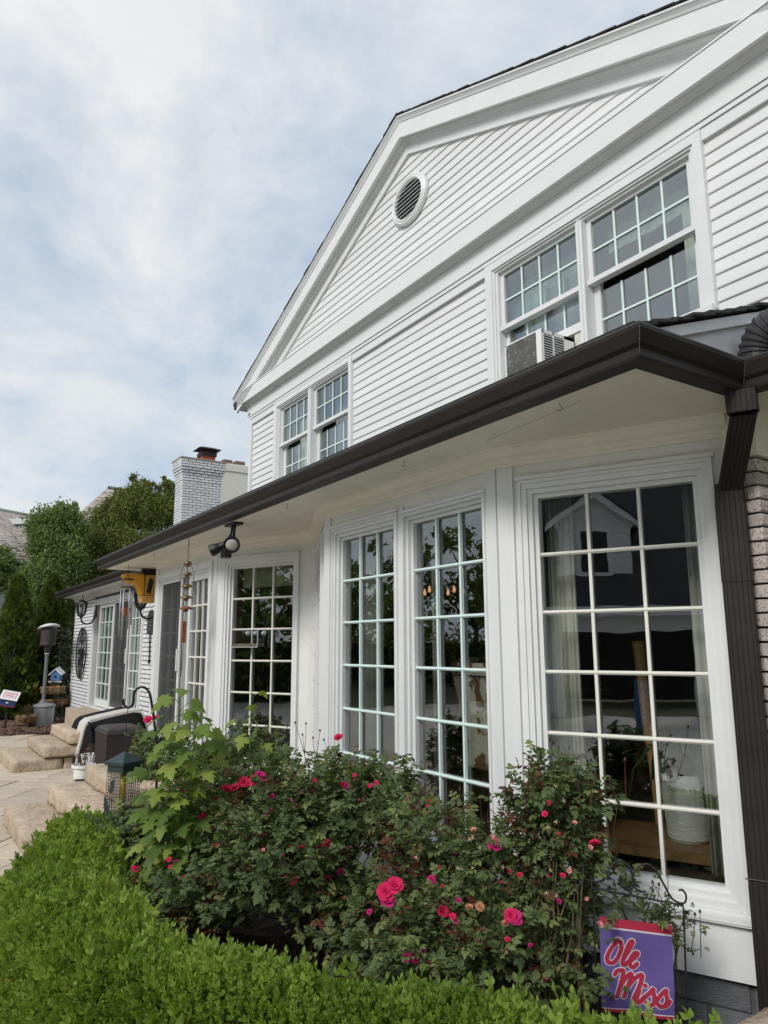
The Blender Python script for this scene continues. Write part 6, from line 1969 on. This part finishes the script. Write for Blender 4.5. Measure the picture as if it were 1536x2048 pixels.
b = MB(); b.tube([E0+ud*-3+pd*-.12+Vector((0, 0, -.08)), E0+ud*LEN+pd*-.12+Vector((0, 0, -.08))], .10, 8); b.build('gutter', BRONZE, nh)
b = MB(); b.sweep(None, [[E0+ud*u+pd*y+Vector((0, 0, z)) for y, z in ((.35, -.25), (.55, -.25), (.55, G-E0.z), (.35, G-E0.z))] for u in (-3, LEN)]); b.build('wall', GREYW, nh)
b = MB(); b.sweep(None, [[E0+ud*u+pd*y+Vector((0, 0, z)) for y, z in ((.1, -.10), (.36, -.10), (.36, -.55), (.28, -.55), (.22, -.25), (.1, -.22))] for u in (-3, LEN)]); b.build('frieze', GREYW, nh)
# dormer with white cornice
dq = at(160, 1080, ND+1.2)
du = (Vector((dq.x, dq.y, 0))-Vector((E0.x, E0.y, 0))).dot(ud)
du += 1.7
D0 = E0+ud*du
fr_ = .36
dz0 = D0.z+ez*fr_
def dp(u, y, z): return D0+ud*u+pd*(run*fr_+y)+Vector((0, 0, ez*fr_+z))
b = MB(); b.sweep(None, [[dp(u, y, z) for y, z in ((0, -.3), (0, 1.15), (2.6, 1.15), (2.6, -.3))] for u in (-.05, 1.1)]); b.build('dormer_wall', GREYW, nh)
b = MB(); b.sweep(None, [[dp(u, y, z) for y, z in ((-.25, 1.16), (-.25, 1.30), (-.12, 1.42), (2.7, 1.52), (2.7, 1.16))] for u in (-.2, 1.25)]); b.build('dormer_roof', mat('dormer_trim', (0.5, 0.52, 0.51), .6), nh)
b = MB(); b.sweep(None, [[dp(u, y, z) for y, z in ((-.04, .1), (-.04, 1.0), (.1, 1.0), (.1, .1))] for u in (.3, .8)]); w_ = b.build('window', BLACK, nh)
b = MB(); b.sweep(None, [[dp(u, y, z) for y, z in ((-.05, .0), (-.05, 1.1), (.0, 1.1), (.0, .0))] for u in (.22, .3)]); b.build('frame', TRIM, w_)
b = MB(); b.sweep(None, [[dp(u, y, z) for y, z in ((-.05, .0), (-.05, 1.1), (.0, 1.1), (.0, .0))] for u in (.8, .88)]); b.build('frame', TRIM, w_)
# white framed lower window glimpsed between the evergreens
wq = at(42, 1300, ND-.2)
def wp_(px, py, dd=0): return at(px, py, ND-.3+dd)
b = MB(); b.prism([wp_(26, 1215), wp_(58, 1215), wp_(58, 1345), wp_(26, 1345)], cf*.2); w_ = b.build('window', BLACK, nh)
b = MB(); b.prism([wp_(34, 1245, -.06), wp_(50, 1240, -.06), wp_(50, 1330, -.06), wp_(36, 1335, -.06)], cf*.03); b.build('pane', mat('bright_pane', (0.5, 0.54, 0.55), .2), w_)
b = MB()
b.prism([wp_(44, 1205, -.1), wp_(60, 1200, -.1), wp_(60, 1240, -.1), wp_(46, 1240, -.1)], cf*.08); b.build('shutter', GREYW, w_)
# taller hipped part of the roof behind
HP = 40
r0_, r1_, r2_ = at(150, 1035, HP), at(216, 974, HP), at(330, 992, HP)
b = MB()
nrow = 22
for i in range(nrow):
    f0, f1 = i/nrow, (i+1.2)/nrow
    A0 = r0_.lerp(r1_, f0); A1 = r0_.lerp(r1_, f1)
    wdt0 = (r2_-r1_)*1.2
    u = 0
    while u < 1:
        w = rnd.uniform(.07, .12); t = rnd.uniform(.0, .05)
        b.add([A0+wdt0*u-cf*t, A0+wdt0*(u+w*.94)-cf*t, A1+wdt0*(u+w*.94), A1+wdt0*u], [(0, 1, 2, 3)])
        u += w
o = b.build('roof_slates', SLATE, nh); o['kind'] = 'stuff'
b = MB(); b.sweep(None, [[p+cf*.06+Vector((0, 0, dz)) for p, dz in ((r0_, 0), (r1_, 0), (r1_+(r2_-r1_)*1.2, 0), (r0_+(r2_-r1_)*1.2, 0))], [p+cf*5 for p in (r0_, r0_.lerp(r1_, .4), (r0_+(r2_-r1_)*1.2).lerp(r1_+(r2_-r1_)*1.2, .4), r0_+(r2_-r1_)*1.2)]]); b.build('roof', MATS['slate_shadow'], nh)
b = MB(); b.tube([r1_, r1_+(r2_-r1_)*1.2], .08, 6); b.build('ridge', GREYPOLE, nh)
b = MB(); q0 = r0_.copy(); q1 = r0_+(r2_-r1_)*1.2
b.prism([Vector((q0.x, q0.y, G)), Vector((q1.x, q1.y, G)), q1, q0], cf*3); b.build('wall', GREYW, nh)
# ---------------------------------------------------------------- the yard behind the camera, seen mirrored in the glass
gg = thing('garage', 'white garage with dark roof, gabled dormer and open door mirrored in the big window', 'garage', (1, -13, G))
GZ = -11.5
DARKROOF = mat('dark_roof_shingle', (0.045, 0.045, 0.048), .9, var=.35, scale=9, bump=.5, bscale=16, stretch=(1, 1, 3))
MB().prism([(-3.6, GZ+.45, .85), (7, GZ+.45, .85), (7, GZ-4.5, 5.6), (-3.6, GZ-4.5, 5.6)], (0, -.1, -.1)).build('roof', DARKROOF, gg)
b = MB(); b.box((-3.4, GZ-.1, .35), (6.8, GZ, .75)); b.box((-3.4, GZ-.1, G), (-1.2, GZ, .351)); b.box((1.9, GZ-.1, G), (2.9, GZ, .351)); b.box((5.9, GZ-.1, G), (6.8, GZ, .351)); b.box((-3.4, GZ-8, G), (-3.2, GZ-.1, .75))
b.build('wall', SIDING, gg)
MB().box((-3.65, GZ+.30, .72), (7.05, GZ+.46, .92)).build('fascia', TRIM, gg)
MB().box((-3.6, GZ-.0, .70), (7, GZ+.31, .74)).build('soffit', TRIM, gg)
MB().box((-3.2, GZ-6, G), (6.8, GZ-5.9, .75)).build('back_wall', DARKIN, gg)
MB().box((2.9, GZ-.08, G), (5.9, GZ-.03, .35)).build('garage_door', TRIM, gg)
b = MB()
for k in range(4):
    b.box((2.95, GZ-.03, G+.1+k*.5), (5.85, GZ-.015, G+.5+k*.5))
b.build('door_panel', SIDING, gg)
dx, dyf = -.25, GZ-.55
b = MB(); b.prism([(dx-.95, dyf, 1.6), (dx+.95, dyf, 1.6), (dx+.95, dyf, 3.1), (dx, dyf, 3.85), (dx-.95, dyf, 3.1)], (0, -3, 0)); b.build('dormer_wall', SIDING, gg)
b = MB()
for k in range(13):
    z = 1.7+k*.13; h = .94 if z < 3.0 else .94*(3.85-z)/.8
    b.box((dx-h, dyf+.0, z), (dx+h, dyf+.02, z+.115))
b.build('siding_board', SIDING, gg)
for s in (-1, 1):
    b = MB(); b.prism([(dx, dyf+.25, 4.02), (dx+s*1.25, dyf+.25, 3.05), (dx+s*1.25, dyf+.25, 2.88), (dx, dyf+.25, 3.82)], (0, -.25, 0)); b.build('dormer_rake', TRIM, gg)
    b = MB(); b.prism([(dx, dyf+.3, 4.04), (dx+s*1.3, dyf+.3, 3.03), (dx+s*1.3, dyf+.3, 3.09), (dx, dyf+.3, 4.10)], (0, -3.4, 0)); b.build('dormer_roof', DARKROOF, gg)
MB().box((dx-.45, dyf+.02, 1.75), (dx+.45, dyf+.06, 3.0)).build('window_frame', TRIM, gg)
MB().box((dx-.32, dyf+.061, 1.85), (dx+.32, dyf+.07, 2.9)).build('pane', BLACK, gg)
# blue team banner standing before the garage
bn = thing('team_banner', 'tall narrow blue banner with upright lettering mirrored in the big window', 'banner', (-1.0, -4.0, G))
NAVY = mat('navy_cloth', (0.03, 0.10, 0.24), .8)
MB().box((-1.10, -4.0, G+.06), (-.90, -3.988, -.50)).build('cloth', NAVY, bn)
MB().tube([(-1.0, -4.01, G), (-1.0, -4.01, -.45)], .012, 6).build('pole', IRON, bn)
cu_ = bpy.data.curves.new('banner_text', 'FONT'); cu_.body = '\n'.join('MICHIGAN')+'\n\n'+'\n'.join('STATE'); cu_.size = .082; cu_.space_line = .86; cu_.align_x = 'CENTER'; cu_.extrude = .002
to = bpy.data.objects.new('tmp', cu_); COL.objects.link(to)
bpy.context.view_layer.update()
me = bpy.data.meshes.new_from_object(to.evaluated_get(bpy.context.evaluated_depsgraph_get()))
bpy.data.objects.remove(to)
me.name = 'lettering'; me.materials.clear(); me.materials.append(MATS['white_print'])
link('lettering', me, bn, Matrix.Translation((-1.0, -3.984, -.60)) @ Matrix.Rotation(math.pi, 4, 'Z') @ Matrix.Rotation(math.pi/2, 4, 'X'))
# trees round the yard
def simple_tree(label, x, y, h, r, n, m, name='yard_tree'):
    rr = [((x+rnd.gauss(0, r*.45), y+rnd.gauss(0, r*.45), G+h*(.35+.55*k/8)), (r*(.55-.03*k), r*(.55-.03*k), h*.13), 1) for k in range(8)]
    return tree(name, label, (x, y, G), rr, n, .26, m, h*.45, .14, 'trees round the yard behind the camera')
k = 0
for x, y, h, r, m in ((-8, -13, 6.2, 2.2, TREEA), (-11.5, -12, 5.4, 2.0, TREEB), (-15, -13.5, 6.8, 2.5, TREEA), (-19, -12.5, 5.8, 2.2, TREEA), (-23, -13.5, 7.2, 2.6, TREEA), (-27.5, -12.5, 6.0, 2.4, TREEB), (-32, -13, 7.0, 2.6, TREEA), (-37, -12, 6.5, 2.6, TREEA), (-5.2, -15.5, 6.5, 2.2, TREEA), (-42, -11.5, 7.0, 2.8, TREEA), (-30, -8.5, 4.6, 1.9, TREEB), (-38, -7, 5.2, 2.1, TREEB)):
    k += 1
    simple_tree('%s tree of the yard row seen only mirrored in the windows' % ('bright leafy' if m is TREEB else 'dark leafy'), x, y, h, r, 4200, m)
hd = thing('yard_hedge', 'long dark hedge row behind the yard seen mirrored in the windows', 'hedge', (-22, -12, G))
P = np.stack([RG.uniform(-46, -4.5, 9000), RG.uniform(-12.4, -11.4, 9000), G+RG.random(9000)*2.0], 1)
leaves('leaves', P, RG.normal(size=(9000, 3))+np.array([0, .5, .4]), RG.uniform(.15, .32, 9000), TREEA, hd, dia)
MB().box((-46, -12.2, G), (-4.6, -11.7, G+1.8)).build('inner_growth', MATS['hedge_shadow_twigs'], hd)
for k, (x, y) in enumerate(((-21.5, 1.0), (-23, -.4), (-24.5, -2.0), (-26, -3.6))):
    arborvitae('%s evergreen cone of the row mirrored in the wing door' % ('nearest', 'second', 'third', 'farthest')[k], (x, y, G), 3.6, .7, 1500, 'evergreens left of the frame')

# ---------------------------------------------------------------- inside the rooms
CURT = sheer('sheer_curtain', (0.74, 0.72, 0.64), .82)
LILAC = sheer('added_lilac_sheer', (0.52, 0.51, 0.58), .9)  # for full-width sheers added to make the dark upper panes paler
CURT2 = sheer('grey_green_curtain', (0.26, 0.28, 0.24), .9)
def curtain(wf, u0, u1, z0, z1, y, label, amp=.02, folds=5, m=CURT):
    b = MB(wf.M); n = folds*8
    for k in range(n+1):
        u = u0+(u1-u0)*k/n
        yy = y+amp*math.sin(2*math.pi*k/8)+amp*.4*math.sin(k*1.9)
        b.v += [b.M @ Vector((u, yy, z1)), b.M @ Vector((u+.006*math.sin(k), yy*1.0, z0))]
    kk = len(b.v)
    for k in range(n):
        b.f.append([2*k, 2*k+1, 2*k+3, 2*k+2])
    o0 = wf.M @ Vector(((u0+u1)/2, y, z0))
    o = b.build_top('curtain', m, label, 'curtain', o0, smooth=True, group='curtains')
    sm = o.modifiers.new('thickness', 'SOLIDIFY'); sm.thickness = .003
    return o
curtain(wfA, .20, .36, -1.13, .86, .26, 'sheer cream curtain at the left side of the big window')
curtain(wfA, .985, 1.11, -1.13, .86, .24, 'sheer cream curtain at the right side of the big window', .015, 4)
curtain(wfB, .22, .44, -1.13, .86, .26, 'sheer curtain drawn aside in the left of the mint barred windows', m=CURT2)
curtain(wfB, 1.19, 1.25, -1.13, .86, .2, 'narrow sheer curtain in the right of the mint barred windows', .015, 3, CURT2)
curtain(wfP, 1.47, 1.60, FL+.05, .9, .24, 'grey curtain behind the glass panel of the patio door', .02, 4, CURT2)
curtain(wfW, -15.62, -15.1, FL+.05, .86, .28, 'green tinted curtain behind the left panel of the wing door', .03, 5, sheer('green_drape', (0.10, 0.26, 0.12), 1.0))
for x0, x1, l in ((-9.45, -9.0, 'white curtain in the left upper pair, left sash'), (-4.75, -4.45, 'pale curtain in the right upper pair above the air conditioner'), (-3.02, -2.83, 'white ruffled curtain at the right edge of the right upper pair')):
    curtain(wfU, x0, x1, 2.3, 3.3, .22, l, .02, 4)
for x0, x1, l in ((-9.65, -9.02, 'lilac sheer added to lighten the left sash of the left upper pair'), (-8.60, -7.73, 'lilac sheer added to lighten the right sash of the left upper pair'), (-4.79, -3.91, 'lilac sheer added to lighten the sash window with the air conditioner')):
    curtain(wfU, x0, x1, 2.3, 3.48, .34, l, .012, 7, LILAC)
# roman shade
MB(wfL.M).box((.22, .16, .64), (1.02, .175, .86)).build('linen_shade', mat('linen_shade', (0.36, 0.34, 0.28), .9, var=.1, scale=8), wL)
# cowhide dining chair
HIDE = bpy.data.materials.new('cowhide'); HIDE.use_nodes = True
t = HIDE.node_tree; bs = t.nodes['Principled BSDF']; bs.inputs['Roughness'].default_value = .8
tcx = t.nodes.new('ShaderNodeTexCoord'); ns = t.nodes.new('ShaderNodeTexNoise'); ns.inputs['Scale'].default_value = 5.5; ns.inputs['Detail'].default_value = 5
rp_ = t.nodes.new('ShaderNodeValToRGB'); rp_.color_ramp.elements[0].position = .50; rp_.color_ramp.elements[0].color = (0.66, 0.62, 0.52, 1); rp_.color_ramp.elements[1].position = .54; rp_.color_ramp.elements[1].color = (0.19, 0.075, 0.045, 1)
t.links.new(tcx.outputs['Object'], ns.inputs[0]); t.links.new(ns.outputs[0], rp_.inputs[0]); t.links.new(rp_.outputs[0], bs.inputs['Base Color'])
WOOD = mat('dark_wood', (0.09, 0.05, 0.025), .5, var=.25, scale=6)
def chair(x, y, rz, label):
    c = thing('dining_chair', label, 'chair', (x, y, FL))
    M = Matrix.Translation((x, y, FL)) @ Matrix.Rotation(rz, 4, 'Z')
    b = MB(M)
    rings = []
    for z, w, yb in ((.32, .46, -.22), (.40, .50, -.22), (.7, .52, -.24), (.95, .54, -.29), (1.02, .54, -.31), (1.05, .50, -.31)):
        rings.append([(-w/2, yb-.04, z), (w/2, yb-.04, z), (w/2+.01, yb, z), (w/2-.02, yb+.05, z), (-w/2+.02, yb+.05, z), (-w/2-.01, yb, z)])
    b.sweep(None, rings); b.build('backrest', HIDE, c, bevel=.012)
    b = MB(M); b.box((-.25, -.22, .34), (.25, .28, .47)); b.build('seat', HIDE, c, bevel=.02)
    b = MB(M)
    for k in range(14):
        u = -.25+.5*k/13
        b.box((u-.006, -.347, .955), (u+.006, -.335, .967))
    b.build('stud_row', IRON, c)
    for sx, sy in ((-.21, -.2), (.21, -.2), (-.21, .24), (.21, .24)):
        b = MB(M); b.box((sx-.02, sy-.02, 0), (sx+.02, sy+.02, .34)); b.build('leg', WOOD, c)
    return c
chair(-4.02, 3.72, R_(-10), 'cowhide covered dining chair behind the right mint barred window')
chair(-6.3, 5.6, R_(20), 'second cowhide dining chair deeper in the room')
tb = thing('dining_table', 'dark dining table with pale cloth behind the mint barred windows', 'table', (-5.2, 5.2, FL))
b = MB(); b.box((-6.6, 4.7, FL+.72), (-4.3, 5.7, FL+.76)); b.build('tabletop', WOOD, tb)
b = MB(); b.box((-6.2, 4.69, FL+.60), (-4.7, 5.71, FL+.765)); b.build('runner', mat('rose_grey_cloth', (0.32, 0.25, 0.25), .9, var=.2), tb)
for x, y in ((-6.5, 4.8), (-4.4, 4.8), (-6.5, 5.6), (-4.4, 5.6)):
    MB().box((x-.04, y-.04, FL), (x+.04, y+.04, FL+.72)).build('leg', WOOD, tb)
# chandelier with small lit bulbs
chd = thing('chandelier', 'small chandelier with lit bulbs behind the mint barred windows', 'chandelier', (-7.3, 5.6, .55))
b = MB(); b.tube([(-7.3, 5.6, 1.2), (-7.3, 5.6, .62)], .012, 6)
for k in range(6):
    a = k*math.pi/3
    b.tube([(-7.3, 5.6, .62), (-7.3+.15*math.cos(a), 5.6+.15*math.sin(a), .55), (-7.3+.3*math.cos(a), 5.6+.3*math.sin(a), .64)], .008, 5)
b.build('arms', BRASS, chd)
BUL = bpy.data.materials.new('warm_bulb'); BUL.use_nodes = True
bs = BUL.node_tree.nodes['Principled BSDF']; bs.inputs['Emission Color'].default_value = (1, .5, .26, 1); bs.inputs['Emission Strength'].default_value = 0.6
bm_ = MB().lathe([(.003, 0), (.018, .015), (.02, .04), (.012, .07), (.002, .09)], (0, 0, 0), 10).mesh('bulb', BUL, smooth=True)
for k in range(6):
    a = k*math.pi/3
    link('bulb', bm_, chd, Matrix.Translation((-7.3+.3*math.cos(a), 5.6+.3*math.sin(a), .64)))
# window seat with planter and jars behind the big window
def wa_(u, y, z): return wfA.M @ Vector((u, y, z))
ws = thing('window_console', 'low brown console table below the big window inside the room', 'console table', wa_(.65, .55, FL))
b = MB(wfA.M); b.box((.15, .35, -1.12), (1.15, .95, -1.07)); b.build('top', mat('oak_top', (0.22, 0.12, 0.05), .45, var=.3, scale=5, stretch=(1, 6, 1)), ws)
b = MB(wfA.M); b.box((.2, .4, FL), (.25, .9, -1.12)); b.box((1.05, .4, FL), (1.1, .9, -1.12)); b.build('leg', WOOD, ws)
plb = wa_(.82, .62, -1.07)
pl = thing('ribbed_pot', 'white ribbed pot with trailing leaf on the console behind the big window', 'plant pot', plb)
b = MB(); b.lathe([(.10, 0), (.115, .02), (.135, .30), (.14, .36), (.128, .36), (.12, .30), (.01, .29)], plb, 28); b.build('pot', mat('white_glazed_pot', (0.66, 0.65, 0.61), .4, bump=.5, bscale=8, stretch=(.6, .6, 6)), pl, smooth=False)
b = MB()
for k in range(9):
    a = k*.7; d = Vector((math.cos(a), math.sin(a), 0))
    rings = [[plb+Vector((0, 0, .3))+d*x+Vector((0, 0, z))+d.cross(Vector((0, 0, 1)))*s for s in (-w, w)] for x, z, w in ((0, 0, .015), (.1, .18, .03), (.2, .2, .03), (.3, .08, .015), (.34, -.1, .003))]
    for i in range(4):
        b.add([rings[i][0], rings[i][1], rings[i+1][1], rings[i+1][0]], [(0, 1, 2, 3)])
b.build('strap_leaf', MATS['vine_leaf'], pl)
sb = thing('sideboard', 'dark sideboard far inside the room behind the big window', 'sideboard', (-3.0, 6.2, FL))
MB().box((-4.2, 6.0, FL), (-2.2, 6.5, FL+.85)).build('carcass', mat('dark_sideboard', (0.05, 0.035, 0.028), .5), sb)
MB().box((-4.25, 5.97, FL+.85), (-2.15, 6.53, FL+.89)).build('top', WOOD, sb)
JAR = mat('white_lattice_ceramic', (0.60, 0.59, 0.54), .35)
for x, s, l in ((-3.93, 1.0, 'taller white lattice ginger jar on the sideboard'), (-3.66, .85, 'shorter white lattice ginger jar on the sideboard')):
    c = Vector((x, 6.2, FL+.89)); j = thing('ginger_jar', l, 'jar', c, 'ginger jars on the sideboard')
    b = MB(); b.lathe([(.07*s, 0), (.08*s, .02), (.12*s, .22*s), (.125*s, .30*s), (.08*s, .38*s), (.075*s, .40*s), (.01, .40*s)], c, 20); b.build('body', JAR, j, smooth=True)
    b = MB(); b.lathe([(.09*s, .40*s), (.09*s, .43*s), (.06*s, .48*s), (.015*s, .50*s), (.02*s, .53*s), (.01*s, .57*s), (.002, .60*s)], c, 20); b.build('lid', JAR, j, smooth=True)
    b = MB()
    for k in range(7):
        z = .05*s+k*.042*s
        for i in range(16):
            a = 2*math.pi*(i+.5*(k % 2))/16; r = (.083+.042*min(1, z/(.24*s)))*s+.002
            p = c+Vector((r*math.cos(a), r*math.sin(a), z)); e = Vector((-math.sin(a), math.cos(a), 0))*.012*s
            b.add([p-e, p-Vector((0, 0, .016*s)), p+e, p+Vector((0, 0, .016*s))], [(0, 1, 2, 3)])
    b.build('lattice_holes', BLACK, j)
b = MB(); pA, pB = wa_(.62, .8, -1.05), wa_(.50, 1.1, .02)
b.tube([pA, pA.lerp(pB, .3), pA.lerp(pB, .6), pB], [.018, .022, .035, .04], 10)
b.build_top('wooden_paddle', mat('honey_wood', (0.36, 0.2, 0.06), .5, var=.15), 'honey coloured wooden paddle leaning inside the big window', 'paddle', pA)
fl_ = thing('floor_lamp', 'pale fluted floor lamp behind the shaded left bay window', 'lamp', (-7.3, 4.6, FL))
b = MB(); b.lathe([(.14, 0), (.14, .02), (.015, .04), (.015, 1.3)], (-7.3, 4.6, FL), 12); b.build('stand', IRON, fl_)
b = MB(); b.lathe([(.20, 1.30), (.10, 1.62), (.05, 1.64)], (-7.3, 4.6, FL), 18); b.build('lamp_shade', mat('grey_shade', (0.3, 0.3, 0.32), .9), fl_)

# pale valances at the heads of the right upper windows
for x0, x1, l in ((-4.80, -3.90, 'pale valance behind the sash window with the air conditioner'), (-3.735, -2.83, 'pale valance behind the rightmost upper sash window')):
    b = MB(wfU.M)
    for k in range(24):
        u = x0+(x1-x0)*k/24
        b.box((u, .24+.008*math.sin(k*1.3), 3.27), (u+(x1-x0)/24-.0005, .25+.008*math.sin(k*1.3), 3.47))
    b.build_top('valance', mat('pale_valance', (0.66, 0.68, 0.62), .9), l, 'valance', ((x0+x1)/2, YF+.25, 3.27))
